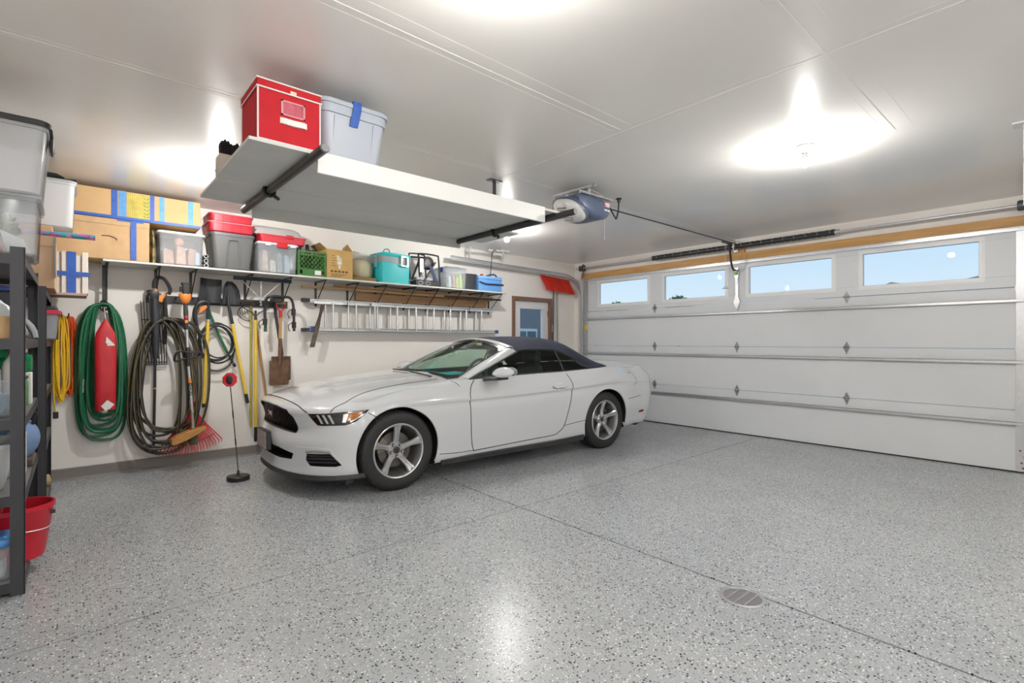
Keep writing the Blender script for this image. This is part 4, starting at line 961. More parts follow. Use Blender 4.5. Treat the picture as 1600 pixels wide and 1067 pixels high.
for y, s_ in ((5.98, 1), (.42, -1)):
    dm = mesh('cable_drum', G().loft([[(6.90 + r*math.cos(q), y+dy, 2.615 + r*math.sin(q)) for q in [2*PI*j/24 for j in range(24)]] for r, dy in ((.062,-.03),(.062,-.022),(.050,-.020),(.050,.020),(.045,.03))]), mat('drum_iron', (0.12,0.12,0.125), .5, .7), t)
    mesh('end_bearing', G().box(6.96,7.0,y+s_*.05,y+s_*.056,2.45,2.70).box(6.86,7.0,y+s_*.05,y+s_*.055,2.57,2.66), mat('drum_iron'), t)
    mesh('lift_cable', G().tube([(6.95,y+s_*.02,2.60),(6.985,y+s_*.07,1.3),(6.985,y+s_*.07,.15)], .002, 5), zinc, t)
# ---- door tracks
for y, s_, nm in ((6.115, 1, 'tool wall'), (.18, -1, 'right')):
    t = thing('door_track', 'galvanised curved door track on the %s side' % nm, 'door track', (6.9, y, 0))
    path = [Vector((7.005, y, .06)), Vector((7.0, y, 1.9)), Vector((6.995, y, 2.05))]
    for k in range(1, 11):
        a = PI/2*k/10; path.append(Vector((6.995 - .42*(1-math.cos(a)), y, 2.05 + .42*math.sin(a))))
    path += [Vector((4.15 if s_ > 0 else 3.6, y, 2.525))]
    R = []
    for i, p in enumerate(path):
        T = (path[min(i+1, len(path)-1)] - path[max(i-1, 0)]).normalized(); n_ = Vector((T.z, 0, -T.x))
        R.append([p + n_*a + Vector((0, b*s_, 0)) for a, b in ((-.027,-.028),(-.027,-.012),(-.023,-.012),(-.023,.0),(-.027,.004),(.027,.004),(.023,.0),(.023,-.012),(.027,-.012),(.027,-.028),(.031,-.028),(.031,.008),(-.031,.008),(-.031,-.028))])
    mesh('track', G().loft(R), mat('track_zinc', (0.66,0.67,0.68), .35, .75, var=.08, scale=20), t, smooth=25)
    mesh('jamb_angle', G().box(7.0,7.05,y+s_*.012,y+s_*.016,.05,2.2).box(7.0,7.045,y+s_*.012-.03,y+s_*.016,2.05,2.08), zinc, t)
    hx_ = 4.50 if s_ > 0 else 4.73
    if s_ > 0:
        mesh('hanger', perf((hx_,y+.02,2.53),(hx_,y+.02,HC-.004), up=(1,0,0)), mat('hanger_white', (0.72,0.72,0.70), .45, .3), t)
        mesh('hanger', perf((hx_-.02,y+.02,2.64),(hx_+.50,y+.02,2.66)), mat('hanger_white'), t)
    else:
        mesh('hanger', G().box(hx_-.014,hx_+.014,.272,.280,2.20,HC-.004).box(hx_-.06,hx_+.06,.262,.33,HC-.008,HC).box(hx_-.012,hx_+.012,y,.274,2.52,2.535), mat('hanger_white', (0.72,0.72,0.70), .45, .3), t)
t = thing('track_hanger', 'white perforated bracket with black cord above the blue cooler', 'bracket', (4.95, 6.0, 2.62))
mesh('arm', perf((4.80,6.05,2.685),(5.12,5.93,2.685)), mat('hanger_white'), t)
mesh('upright', perf((5.02,5.98,2.60),(5.02,5.98,HC-.002), up=(1,0,0)), mat('hanger_white'), t)
mesh('sensor_box', G().box(4.90,5.06,6.0,6.06,2.63,2.67), mat('hanger_white'), t, bev=.004)
mesh('cord', G().tube(catmull([(4.92,6.0,2.69),(4.86,5.98,2.70),(4.82,5.99,2.64),(4.84,6.03,2.52),(4.90,6.12,2.40),(4.94,6.2,2.22)], 5), .006, 6), BLACKP(), t)
# floor drain
t = thing('floor_drain', 'round slotted metal floor drain set in the floor joint', 'drain', (2.56, 1.155, 0))
dm = mat('drain_metal', (0.50,0.49,0.51), .4, .6)
mesh('rim', G().lathe([(.108,0.0),(.108,.004),(.100,.006),(.092,.006),(.088,.002),(.088,.0)], 40, Matrix.Translation((2.56,1.155,0))), dm, t)
mesh('well', G().lathe([(.09,.0004),(.09,.0012),(.0005,.0012)], 32, Matrix.Translation((2.56,1.155,0))), mat('drain_dark', (0.008,0.008,0.009), .7), t)
for k in range(-6, 7):
    o_ = k*.0135; hl_ = math.sqrt(max(0, .088**2 - o_*o_))
    if hl_ > .012: mesh('bar', G().box(2.56+o_-.003, 2.56+o_+.003, 1.155-hl_, 1.155+hl_, .001, .005), dm, t)
for o_ in (-.045, 0, .045):
    hl_ = math.sqrt(.088**2-o_*o_); mesh('crossbar', G().box(2.56-hl_, 2.56+hl_, 1.155+o_-.003, 1.155+o_+.003, .001, .0056), dm, t)
# ================================================================ long wall shelf
SZ = 2.036
t = thing('wall_shelf', 'long white wall shelf on black metal brackets above the tools', 'shelf', (2.6, YA, SZ))
sb = mat('shelf_white', (0.66,0.65,0.62), .5, var=.04, scale=6)
for a, b in ((.20,1.60),(1.604,2.90),(2.904,4.10),(4.104,5.03)): mesh('shelf_board', G().box(a, b, 5.895, YA-.004, SZ, SZ+.019), sb, t, bev=.002)
for i, x in enumerate((.235,.635,.94,1.465,1.87,2.26,2.665,3.05,3.475,3.84,4.235,4.625,4.99)):
    g = G().box(x-.013, x+.013, YA-.008, YA-.002, 1.70 if i < 5 else 1.735, SZ).box(x-.011, x+.011, 5.955, YA-.006, SZ-.010, SZ-.001)
    g.tube([(x, 5.965, SZ-.008), (x, YA-.010, 1.76)], .006, 6)
    mesh('bracket', g, BLACKM(), t)
# ---- lumber on the brackets
oak = wood('lumber_brown', (0.30,0.16,0.07), (0.46,0.27,0.13), .6, axis=0, scale=5)
pale = wood('lumber_pale', (0.50,0.31,0.15), (0.62,0.42,0.23), .6, axis=0, scale=5)
for i, (x0, x1, y0, y1, z0, z1, m, lb) in enumerate((
    (2.75,4.90,6.22,6.26,1.835,1.93,oak,'wide brown plank stored behind the shelf brackets'),
    (2.05,4.98,6.155,6.195,1.945,1.975,pale,'longest pale plank under the wall shelf'),
    (2.42,3.95,6.10,6.14,1.975,2.0,oak,'short brown plank under the middle of the shelf'),
    (3.20,5.0,6.20,6.25,1.94,2.005,pale,'pale board under the right half of the shelf'))):
    mesh('plank', G().box(x0, x1, y0, y1, z0, z1), m, label=lb, cat='plank', group='lumber under the wall shelf', bev=.002)
mesh('metal_rod', G().tube([(4.05,6.12,1.955),(5.10,6.12,1.955)], .014, 10), mat('rod_dark', (0.05,0.04,0.04), .5), label='dark rod with red end poking out under the shelf', cat='rod')
# ---- aluminium ladder
alu = mat('ladder_aluminium', (0.66,0.67,0.68), .34, .75, var=.08, scale=15)
t = thing('ladder', 'aluminium extension ladder hung sideways on the wall', 'ladder', (3.6, 6.2, 1.42))
def rail(x0, x1, y, z, h):
    return G().box(x0, x1, y-.004, y+.004, z-h, z+h).box(x0, x1, y-.026, y+.004, z+h-.004, z+h).box(x0, x1, y-.026, y+.004, z-h, z-h+.004)
mesh('rail', rail(2.15,5.02,6.235,1.795,.024), alu, t); mesh('rail', rail(2.15,5.10,6.235,1.44,.024), alu, t)
mesh('rail', rail(2.20,4.98,6.185,1.782,.021), alu, t); mesh('rail', rail(2.12,5.05,6.185,1.452,.021), alu, t)
for x in (2.354,2.648,2.943,3.238,3.52,3.815,4.11,4.397,4.686): mesh('rung', G().tube([(x,6.222,1.44),(x,6.222,1.795)], .014, 10), alu, t)
for x in (2.43,2.73,3.02,3.314,3.605,3.895,4.18,4.468,4.76): mesh('rung', G().tube([(x,6.172,1.452),(x,6.172,1.782)], .014, 10), alu, t)
for z in (1.80, 1.44): mesh('foot', G().box(2.06,2.15,6.17,6.24,z-.022,z+.022), BLACKP(), t, bev=.005)
mesh('end_cap', G().box(2.16,2.22,6.155,6.245,1.415,1.485), mat('cap_blue', (0.04,0.08,0.35), .4), t, bev=.004)
mesh('end_cap', G().box(5.045,5.085,6.155,6.21,1.425,1.48), mat('cap_blue'), t, bev=.004)
mesh('pulley_hook', G().box(2.93,3.02,6.14,6.16,1.76,1.80).box(2.965,2.985,6.14,6.15,1.46,1.76).box(2.92,3.05,6.14,6.16,1.45,1.47), alu, t)
for x in (2.6, 4.5):
    g = G().tube([(x,YA-.002,1.76),(x,6.14,1.755),(x,6.135,1.80)], .006, 6); mesh('wall_hook', g, BLACKM(), t)
R = []
for k in range(13):
    u = k/12; z = 1.75-.52*u; xx = 2.285-.13*u; a = .6*math.sin(u*PI*2); w = .028
    R.append([(xx-w*math.cos(a), 6.12-w*math.sin(a), z), (xx+w*math.cos(a), 6.12+w*math.sin(a), z), (xx+w*math.cos(a), 6.127+w*math.sin(a), z), (xx-w*math.cos(a), 6.127-w*math.sin(a), z)])
mesh('mower_blade', G().loft(R), mat('rusty_dark_steel', (0.10,0.075,0.055), .6, .5, var=.4, scale=20), label='dark twisted mower blade hanging on the ladder end', cat='mower blade', smooth=50)
# ================================================================ things on the shelf
TS = SZ + .0195
def tape_x(x0, x1, y, z0, z1, par): return mesh('tape', G().box(x0, x1, y-.003, y, z0, z1), BLUETAPE(), par)
# long cardboard boxes
t = thing('cardboard_box', 'long flat cardboard box with blue tape, lower of the two', 'cardboard box', (.2, 6.05, TS))
mesh('carton', G().box(-.22,.545,5.90,6.27,TS,2.43), CARD(), t, bev=.006)
mesh('flap', G().box(-.22,.545,5.894,5.899,2.375,2.428), CARD(), t)
tape_x(.40,.445,5.895,TS+.01,2.428,t); tape_x(.30,.50,5.894,2.415,2.432,t)
mesh('tape', G().box(-.22,.545,5.90,5.95,2.4305,2.4325), BLUETAPE(), t)
mesh('crayon_mark', G().tube(catmull([(.19,5.897,2.265),(.24,5.897,2.268),(.29,5.897,2.252),(.30,5.897,2.235)], 4), .004, 5), mat('marker_brown', (0.05,0.03,0.02), .7), t)
mesh('tape_glint', G().box(.12,.26,5.8955,5.8985,2.395,2.412), mat('clear_tape', (0.72,0.58,0.42), .12), t)
t = thing('cardboard_box', 'long cardboard box with blue tape and printed bamboo panel, uppermost', 'cardboard box', (.45, 6.05, 2.435))
mesh('carton', G().box(-.12,.965,5.905,6.27,2.4345,2.70), mat('cardboard_tan', (0.60,0.39,0.19), .85, var=.06, scale=8), t, bev=.006)
cy_ = mat('tape_light_blue', (0.09,0.30,0.60), .5, var=.15, scale=30)
tape_x(.26,.305,5.905,2.45,2.70,t); mesh('tape', G().box(.315,.37,5.902,5.905,2.45,2.70), cy_, t)
tape_x(.55,.585,5.905,2.45,2.70,t); mesh('tape', G().box(.625,.665,5.902,5.905,2.45,2.70), cy_, t); mesh('tape', G().box(.86,.905,5.902,5.905,2.45,2.70), cy_, t)
pn = mesh('printed_panel', G().box(.375,.545,5.9015,5.905,2.455,2.69), mat('bamboo_print', (0.55,0.45,0.10), .7, var=.25, scale=18), t)
g = G()
for k in range(9): g.box(.385+.014*k,.388+.014*k,5.9005,5.902,2.46,2.685)
mesh('stripes', g, mat('bamboo_stripe', (0.38,0.30,0.06), .7), pn, smooth=0)
g = G()
for k in range(6):
    z = 2.47+.035*k
    for s_ in (-1, 1): g.prism([(.522,z),(.522+s_*.018,z+.022),(.522+s_*.022,z+.016),(.522+s_*.006,z)], 5.8995, 5.902, 'y')
mesh('leaf_print', g, mat('print_green', (0.10,0.25,0.04), .7), pn, smooth=0)
mesh('tape', G().box(-.12,.965,5.898,5.904,2.437,2.462), BLUETAPE(), t)
# camouflage bag
R = []
for k in range(9):
    u = k/8; z = TS + .33*u
    R.append([Vector((.580+.026*math.cos(a)*(1+.15*math.sin(a*3+k))*(1-.5*u**6), 6.08+.15*math.sin(a)*(1-.4*u**6), z)) for a in [2*PI*j/14 for j in range(14)]])
m = bpy.data.materials.new('camo_cloth'); m.use_nodes = True; N = m.node_tree.nodes; L = m.node_tree.links; MATS['camo_cloth'] = m
tx = N.new('ShaderNodeTexCoord'); nz = N.new('ShaderNodeTexNoise'); nz.inputs['Scale'].default_value = 14; rp2 = N.new('ShaderNodeValToRGB'); rp2.color_ramp.interpolation = 'CONSTANT'
rp2.color_ramp.elements[0].color = (0.10,0.08,0.03,1); rp2.color_ramp.elements[1].position = .52; rp2.color_ramp.elements[1].color = (0.32,0.25,0.11,1); e2 = rp2.color_ramp.elements.new(.44); e2.color = (0.20,0.18,0.06,1)
L.new(tx.outputs['Object'], nz.inputs['Vector']); L.new(nz.outputs[0], rp2.inputs[0]); L.new(rp2.outputs[0], N['Principled BSDF'].inputs['Base Color']); N['Principled BSDF'].inputs['Roughness'].default_value = .9
mesh('camouflage_bag', G().loft(R), m, label='narrow camouflage cloth bag between box and clear bin', cat='bag', smooth=60)
def filler(x0, x1, y0, y1, z0, z1, n, cols, par, seed, lo=.3):
    """loose things seen through a clear bin"""
    rnd = random.Random(seed)
    for k in range(n):
        a = x0 + (x1-x0)*k/n + .006; b = x0 + (x1-x0)*(k+1)/n - .006; h = z0 + (z1-z0)*rnd.uniform(lo, 1); c = cols[k % len(cols)]
        ya = y0 + rnd.uniform(0, .03)
        mesh('content', G().hexa([(a,ya,z0),(b,ya,z0),(b,y1,z0),(a,y1,z0)], [(a+.01,ya+.01,h),(b-.008,ya+.015,h-.02),(b-.01,y1-.01,h-.01),(a+.008,y1-.01,h)]), mat('content_%02d%02d%02d' % tuple(int(q*99) for q in c), c, .7, var=.3, scale=22), par, bev=.006)
# clear bin with white lid
t = thing('storage_bin', 'clear plastic bin with white lid and wooden contents', 'storage bin', (.80, 6.06, TS))
mesh('body', tub(.615,1.005,5.91,6.27,TS,2.365,.90,.03,.010,.004,.02), clearp(), t)
mesh('lid', lid(.615,1.005,5.91,6.27,2.362,2.388,.03,.008,.02), WHITE(), t)
filler(.66,.96,5.955,6.22,TS+.012,2.27,3,[(.62,.36,.24),(.66,.42,.28),(.55,.32,.22)],t,1,.75)
mesh('content', G().ball((.80,6.02,2.30),.045), mat('salmon', (0.72,0.36,0.24), .7), t); mesh('content', G().box(.93,.965,5.95,6.05,TS+.02,2.20), mat('pale_blue', (0.45,0.60,0.72), .6), t)
# pvc fittings
t = thing('pipe_bundle', 'grey pipe couplings tucked between two bins', 'pipe fittings', (1.02, 5.96, TS))
for z in (TS+.022, TS+.068, TS+.115):
    g = G(); R = [[(1.020+r*math.cos(a), y, z+r*math.sin(a)) for a in [2*PI*j/16 for j in range(16)]] for r, y in ((.021,5.925),(.021,6.10),(.013,6.10),(.013,5.925),(.021,5.925))]; g.loft(R, caps=False)
    mesh('coupling', g, mat('pvc_grey', (0.34,0.35,0.35), .5), t)
# grey tote with red lids
gt = mat('tote_charcoal', (0.125,0.125,0.125), .45)
t = thing('storage_tote', 'dark grey plastic tote standing under two red lids', 'storage bin', (1.26, 6.07, TS))
mesh('body', tub(1.055,1.475,5.88,6.26,TS,2.43,.80,.05,.010,.005,.03), gt, t, smooth=40)
pts = [(1.20,5.905,TS+.03),(1.215,5.892,2.32),(1.235,5.884,2.36),(1.295,5.884,2.36),(1.315,5.892,2.32),(1.33,5.905,TS+.03)]
mesh('rib', G().tube(catmull(pts, 4), .010, 6), gt, t)
def tray(name, x0, x1, y0, y1, z0, z1, m, label, cat, group=None, edge=None, slots=5):  # shallow ribbed tub shape, used for the loose red bin lids
    t = thing(name, label, cat, ((x0+x1)/2, (y0+y1)/2, z0), group=group)
    mesh('body', tub(x0, x1, y0, y1, z0, z1, .93, .04, .008, .005, .012), m, t, smooth=40)
    if edge: mesh('rim', G().tube([p for p in rr((x0+x1)/2, (y0+y1)/2, (x1-x0)/2, (y1-y0)/2, .04, z1)], .005, 6, closed=True), edge, t)
    for k in range(slots):
        x = x0 + (x1-x0)*(k+.5)/slots; mesh('rib', G().box(x-.004, x+.004, y0+.004, y0+.016, z0+.012, z1-.012), m, t)
    return t
pk = mat('red_lid_edge', (0.72,0.30,0.32), .4)
rl = mat('red_lid', (0.52,0.02,0.04), .38)
tray('stacked_lid', 1.035,1.47,5.885,6.26,2.435,2.535, rl, 'shallow red lid lying on the dark grey tote, lower of two', 'tray', 'stacked red lids', pk)
tray('stacked_lid', 1.045,1.46,5.89,6.255,2.537,2.625, rl, 'shallow red lid on top of the stack by the rack pipe', 'tray', 'stacked red lids', pk)
# clear latch bin
t = thing('storage_bin', 'clear latch bin with papers under the red lid', 'storage bin', (1.70, 6.06, TS))
mesh('body', tub(1.495,1.915,5.89,6.27,TS,2.37,.93,.02,.008,.004,.02), clearp(), t)
mesh('lid', lid(1.495,1.915,5.89,6.27,2.368,2.392,.02,.006,.02), mat('clear_lid', (0.72,0.74,0.75), .3), t)
for x in (1.60,1.86): mesh('lid_clip', G().box(x-.03,x+.03,5.880,5.89,2.35,2.388), mat('clear_lid'), t, bev=.003)
mesh('latch', G().box(1.69,1.80,5.872,5.892,2.335,2.392), RED(), t, bev=.006)
filler(1.56,1.86,5.945,6.22,TS+.012,2.32,4,[(.62,.45,.36),(.66,.62,.52),(.30,.35,.33),(.42,.55,.62)],t,2,.55)
t = tray('red_bin_lid', 1.52,2.03,5.93,6.27,2.394,2.485, mat('red_bin_lid', (0.56,0.03,0.05), .35), 'red plastic lid lying across the clear latch bin', 'tray', None, pk, 0)  # a loose red bin lid, built as a shallow tub
mesh('handle_bump', G().box(1.80,1.88,5.917,5.945,2.455,2.497), mat('red_bin_lid'), t, bev=.008)
t = thing('domed_cover', 'grey domed plastic lid lying on the red lid', 'cover', (1.72, 6.12, 2.488))
mesh('dome', G().loft([rr(1.73,6.12,.27,.13,.06,2.488), rr(1.73,6.12,.27,.13,.06,2.52), rr(1.73,6.12,.25,.12,.06,2.56), rr(1.73,6.12,.20,.09,.05,2.585)]), mat('lid_grey', (0.48,0.47,0.46), .45), t, smooth=50)
# green milk crate
gc = mat('crate_green', (0.06,0.17,0.045), .42)
t = thing('milk_crate', 'green lattice milk crate on the wall shelf', 'crate', (2.08, 6.08, TS))
x0, x1, y0, y1, z0, z1 = 1.925,2.245,5.915,6.235,TS,2.345
def crate_side(ax, a0, a1, o_, sgn):
    g = G(); P = (lambda a, z, d: (a, o_+sgn*d, z)) if ax == 'x' else (lambda a, z, d: (o_+sgn*d, a, z))
    def bar(a, za, b, zb, w=.0055):
        pa, pb = Vector(P(a, za, .006)), Vector(P(b, zb, .006)); g.tube([pa, pb], w, 4)
    n = 7; h0, h1 = z0+.085, z1-.045
    for k in range(-3, n+1):
        for s_ in (1, -1):
            A = a0 + (a1-a0)*(k if s_ > 0 else k+3)/n; B = A + s_*(a1-a0)*3/n; lo_, hi_ = 0.0, 1.0
            for q in ((a0-A)/(B-A), (a1-A)/(B-A)):
                pass
            t0 = max(0, min((a0-A)/(B-A), (a1-A)/(B-A))); t1 = min(1, max((a0-A)/(B-A), (a1-A)/(B-A)))
            if t1 - t0 > .05: bar(A+(B-A)*t0, h0+(h1-h0)*t0, A+(B-A)*t1, h0+(h1-h0)*t1)
    return g
mesh('base', G().box(x0+.012,x1-.012,y0+.012,y1-.012,z0,z0+.01), gc, t)
for i, (ax, a0, a1, o_, s_) in enumerate((('x',x0,x1,y0,1),('x',x0,x1,y1,-1),('y',y0,y1,x0,1),('y',y0,y1,x1,-1))):
    mesh('lattice', crate_side(ax, a0, a1, o_, s_), gc, t)
g = G()
for z, h in ((z0,.022),(z0+.07,.014),(z1-.05,.012),(z1-.018,.018)): g.box(x0,x1,y0,y0+.012,z,z+h).box(x0,x1,y1-.012,y1,z,z+h).box(x0,x0+.012,y0+.012,y1-.012,z,z+h).box(x1-.012,x1,y0+.012,y1-.012,z,z+h)
mesh('frame_band', g, gc, t)
for x, y in ((x0,y0),(x1-.018,y0),(x0,y1-.018),(x1-.018,y1-.018)): mesh('corner_post', G().box(x-.001,x+.019,y-.001,y+.019,z0,z1+.001), gc, t)
mesh('name_panel', G().box(x0+.05,x1-.05,y0+.002,y0+.008,z0+.02,z0+.075), gc, t); mesh('label', G().box(x0+.19,x0+.26,y0-.002,y0+.001,z0+.02,z0+.07), WHITE(), t)
g = G()
for k in range(12): g.box(x0+.03+.023*k, x0+.036+.023*k, y0, y0+.01, z1-.04, z1-.018)
mesh('comb', g, gc, t)
t2 = thing('tool_bundle', 'black hand tools poking out of the green crate', 'tools', (2.1, 6.08, z0+.012))
for k, (xa, ya, xb, yb, zb) in enumerate(((1.97,6.0,1.96,6.02,2.42),(2.05,6.1,2.0,6.1,2.40),(2.12,6.05,2.07,6.05,2.44),(2.18,6.0,2.14,6.02,2.385),(2.1,6.18,2.16,6.2,2.40))):
    mesh('tool', G().tube([(xa,ya,z0+.012),((xa+xb)/2,(ya+yb)/2,2.2),(xb,yb,zb)], [.012,.012,.022], 8), BLACKP(), t2)
# open cardboard box
t = thing('cardboard_box', 'open cardboard carton with printed label on the shelf', 'cardboard box', (2.40, 6.08, TS))
x0, x1, y0, y1, z0, z1 = 2.255,2.575,5.925,6.23,TS,2.40
cb = mat('cardboard_gold', (0.52,0.33,0.12), .85, var=.08, scale=8)
g = G().box(x0,x1,y0,y0+.006,z0,z1).box(x0,x1,y1-.006,y1,z0,z1).box(x0,x0+.006,y0+.006,y1-.006,z0,z1).box(x1-.006,x1,y0+.006,y1-.006,z0,z1).box(x0+.006,x1-.006,y0+.006,y1-.006,z0,z0+.006)
mesh('carton', g, cb, t)
mesh('flap', G().hexa([(x0,y0,z1),(x0+.005,y0,z1),(x0+.005,y1,z1),(x0,y1,z1)], [(x0-.085,y0-.005,z1+.06),(x0-.08,y0-.005,z1+.063),(x0-.08,y1,z1+.063),(x0-.085,y1,z1+.06)]), cb, t)
mesh('flap', G().hexa([(x1-.005,y0,z1),(x1,y0,z1),(x1,y1,z1),(x1-.005,y1,z1)], [(x1-.06,y0+.02,z1+.085),(x1-.055,y0+.02,z1+.088),(x1+.01,y1,z1+.088),(x1+.0,y1,z1+.085)]), cb, t)
mesh('flap', G().hexa([(x0,y0,z1),(x1,y0,z1),(x1,y0+.005,z1),(x0,y0+.005,z1)], [(x0+.02,y0+.09,z1-.05),(x1-.02,y0+.09,z1-.05),(x1-.02,y0+.093,z1-.045),(x0+.02,y0+.093,z1-.045)]), cb, t)
pb = mat('print_brown', (0.10,0.06,0.03), .8); g = G()
for k in range(5): g.box(x0+.06,x0+.10+.02*(k%3),y0-.0012,y0,z0+.27-.03*k,z0+.275-.03*k)
for k in range(5): g.box(x0+.05+.045*k,x0+.08+.045*k,y0-.0012,y0,z0+.075,z0+.095)
for k in range(3): g.box(x0+.055,x0+.24-.03*k,y0-.0012,y0,z0+.05-.014*k,z0+.054-.014*k)
mesh('print', g, pb, t, smooth=0)
pw = mat('print_white', (0.72,0.68,0.60), .7); g = G()
for k in range(5): g.box(x0+.125+.012*k,x0+.133+.012*k,y0-.0012,y0,z0+.20,z0+.265+.02*math.sin(k*1.2+.5))
g.box(x0+.13,x0+.185,y0-.0012,y0,z0+.17,z0+.20).box(x0+.145,x0+.17,y0-.0012,y0,z0+.12,z0+.165)
mesh('emblem', g, pw, t, smooth=0)
# folded tan bundle with a strap
t = thing('cushion', 'olive tan rounded cushion roll beside the turquoise cooler', 'cushion', (2.76, 6.13, TS))
tan = mat('tan_cloth', (0.47,0.42,0.29), .85, var=.05, scale=10); R = []
for k in range(11):
    u = k/10; x = 2.60 + .30*u; q = math.sin(PI*min(1, max(0, u*1.0)))**.18 if 0 < u < 1 else .6
    R.append([(x, 6.13 + .125*q*math.cos(a), TS + .155 + .15*q*math.copysign(abs(math.sin(a))**.7, math.sin(a))) for a in [2*PI*j/18 for j in range(18)]])
mesh('roll', G().loft(R), tan, t, smooth=60)
mesh('base_board', G().box(2.59,2.90,5.96,6.26,TS,TS+.05), mat('olive_board', (0.22,0.15,0.04), .7), t, bev=.005)
# turquoise cooler
tq = mat('cooler_turquoise', (0.035,0.50,0.52), .38); cg = mat('cooler_grey', (0.27,0.30,0.30), .45)
CM = Matrix.Translation((3.16, 6.07, 0)) @ Matrix.Rotation(math.radians(6), 4, 'Z')
t = thing('cooler', 'turquoise and grey hard cooler with chrome latch handle', 'cooler', (3.16, 6.07, TS), math.radians(6))
def CB(hx, hy, z0, z1, r=.03, f=1.0):
    g = G(); g.M = CM; g.loft([rr(0,0,hx*f,hy*f,r,z0), rr(0,0,hx*f,hy*f,r,z0+.002), rr(0,0,hx,hy,r,z1)]); g.M = None; return g
mesh('tub', CB(.215,.150,TS,TS+.265,.03,.95), tq, t); mesh('band', CB(.221,.156,TS+.265,TS+.34,.032), cg, t); mesh('lid', CB(.225,.160,TS+.34,TS+.385,.034), tq, t, bev=.006)
mesh('lid_top', CB(.17,.115,TS+.385,TS+.40,.03), tq, t, bev=.004)
for s_ in (-1, 1):
    g = G(); g.M = CM; g.tube([(s_*.228+.02*s_,-.06,TS+.37),(s_*.228+.03*s_,-.06,TS+.20),(s_*.228+.03*s_,.06,TS+.20),(s_*.228+.02*s_,.06,TS+.37)], .008, 6, closed=True); g.M = None; mesh('side_handle', g, cg, t)
g = G(); g.M = CM
g.box(.045,.155,-.186,-.172,TS+.225,TS+.243).box(.045,.155,-.186,-.172,TS+.345,TS+.363).box(.045,.062,-.186,-.172,TS+.243,TS+.345).box(.138,.155,-.186,-.172,TS+.243,TS+.345).box(.05,.15,-.172,-.155,TS+.345,TS+.360)
g.M = None; mesh('latch', g, mat('chrome_soft', (0.62,0.62,0.60), .25, .8), t, bev=.003)
g = G(); g.M = CM
for k in range(3): g.tube([(-.17+.045*k+.017*math.cos(a), -.1445, TS+.215+.017*math.sin(a)) for a in [2*PI*j/12 for j in range(12)]], .0028, 5, closed=True)
g.M = None; mesh('logo_rings', g, cg, t)
mesh('carry_bail', G().tube(catmull([(3.03,6.05,TS+.385),(3.05,6.02,TS+.44),(3.10,6.01,TS+.445),(3.13,6.02,TS+.39)], 5), .008, 6), cg, t)
# folding luggage cart
t = thing('hand_cart', 'black folded hand cart with wheels and loop handle', 'hand cart', (3.62, 6.08, TS))
BK = BLACKP()
def loop(x0, x1, y, z0, z1, r=.012, tilt=0):
    c = [(x0,y,z0),(x0+tilt*.6,y+.01,z1-.05),(x0+tilt+.03,y+.012,z1),(x1+tilt-.03,y+.012,z1),(x1+tilt*.6,y+.01,z1-.05),(x1,y,z0)]
    return G().tube(catmull(c, 5), r, 8)
mesh('loop_frame', loop(3.56,3.88,5.99,TS+.03,2.50,.012,-.03), BK, t); mesh('loop_frame', loop(3.47,3.72,6.10,TS+.10,2.51,.010,-.02), BK, t)
for x, y, z, r in ((3.70,6.02,2.385,.095),(3.40,6.22,2.42,.075)):
    w = mesh('wheel', G().loft([[(x+q*math.cos(a), y+d, z+q*math.sin(a)) for a in [2*PI*j/28 for j in range(28)]] for q, d in ((r*.62,-.016),(r*.95,-.018),(r,-.008),(r,.008),(r*.95,.018),(r*.62,.016))], caps=False), mat('tyre_rubber'), t)
    mesh('wheel_disc', G().loft([[(x+q*math.cos(a), y+d, z+q*math.sin(a)) for a in [2*PI*j/28 for j in range(28)]] for q, d in ((r*.64,-.008),(.02,-.012))], caps=True), BK, w)
mesh('crossbar', G().tube([(3.47,6.10,2.46),(3.72,6.08,2.47)], .012, 8), BK, t)
g = G()
for k, (a, b) in enumerate((((3.46,6.04,2.14),(3.56,6.02,2.40)), ((3.52,6.0,2.12),(3.63,6.0,2.33)), ((3.60,5.98,2.10),(3.80,5.98,2.40)))): mesh('strut', G().tube([a, b], .014, 6), BK, t)
mesh('clamp_plate', G().box(3.545,3.60,5.965,5.985,2.24,2.43), mat('clamp_silver', (0.50,0.50,0.50), .35, .7), t, bev=.004)
mesh('strap', G().loft([[(x0,5.96,z),(x0+.05,5.955,z),(x0+.05,5.962,z),(x0,5.967,z)] for x0, z in ((3.68,2.34),(3.72,2.25),(3.77,2.14),(3.80,2.07))]), mat('navy_strap', (0.02,0.035,0.10), .6), t)
mesh('folded_plate', G().box(3.47,3.86,5.945,6.10,TS,TS+.075), BK, t, bev=.008)
for x in (3.54, 3.66): mesh('plate_ring', G().tube([(x+.035*math.cos(a),5.943,TS+.038+.025*math.sin(a)) for a in [2*PI*j/16 for j in range(16)]], .004, 5, closed=True), mat('clamp_silver'), t)
mesh('pouch', G().box(3.50,3.80,5.98,6.08,TS+.078,TS+.13), mat('pale_grey_cloth', (0.45,0.46,0.48), .7), t, bev=.015)
# clear bin with blue tape
t = thing('storage_bin', 'clear bin with blue tape and yellow-green contents', 'storage bin', (4.10, 6.09, TS))
mesh('body', tub(3.93,4.295,5.915,6.26,TS,2.345,.92,.02,.006,.004,.014), clearp(), t)
mesh('lid', lid(3.93,4.295,5.915,6.26,2.343,2.36,.02,.004,.02), clearp(), t)
mesh('tape', G().box(3.918,3.925,5.98,6.06,2.28,2.352), BLUETAPE(), t)
filler(4.0,4.27,5.955,6.2,TS+.012,2.29,4,[(.68,.70,.70),(.55,.30,.28),(.60,.75,.14),(.62,.78,.18)],t,4,.75)
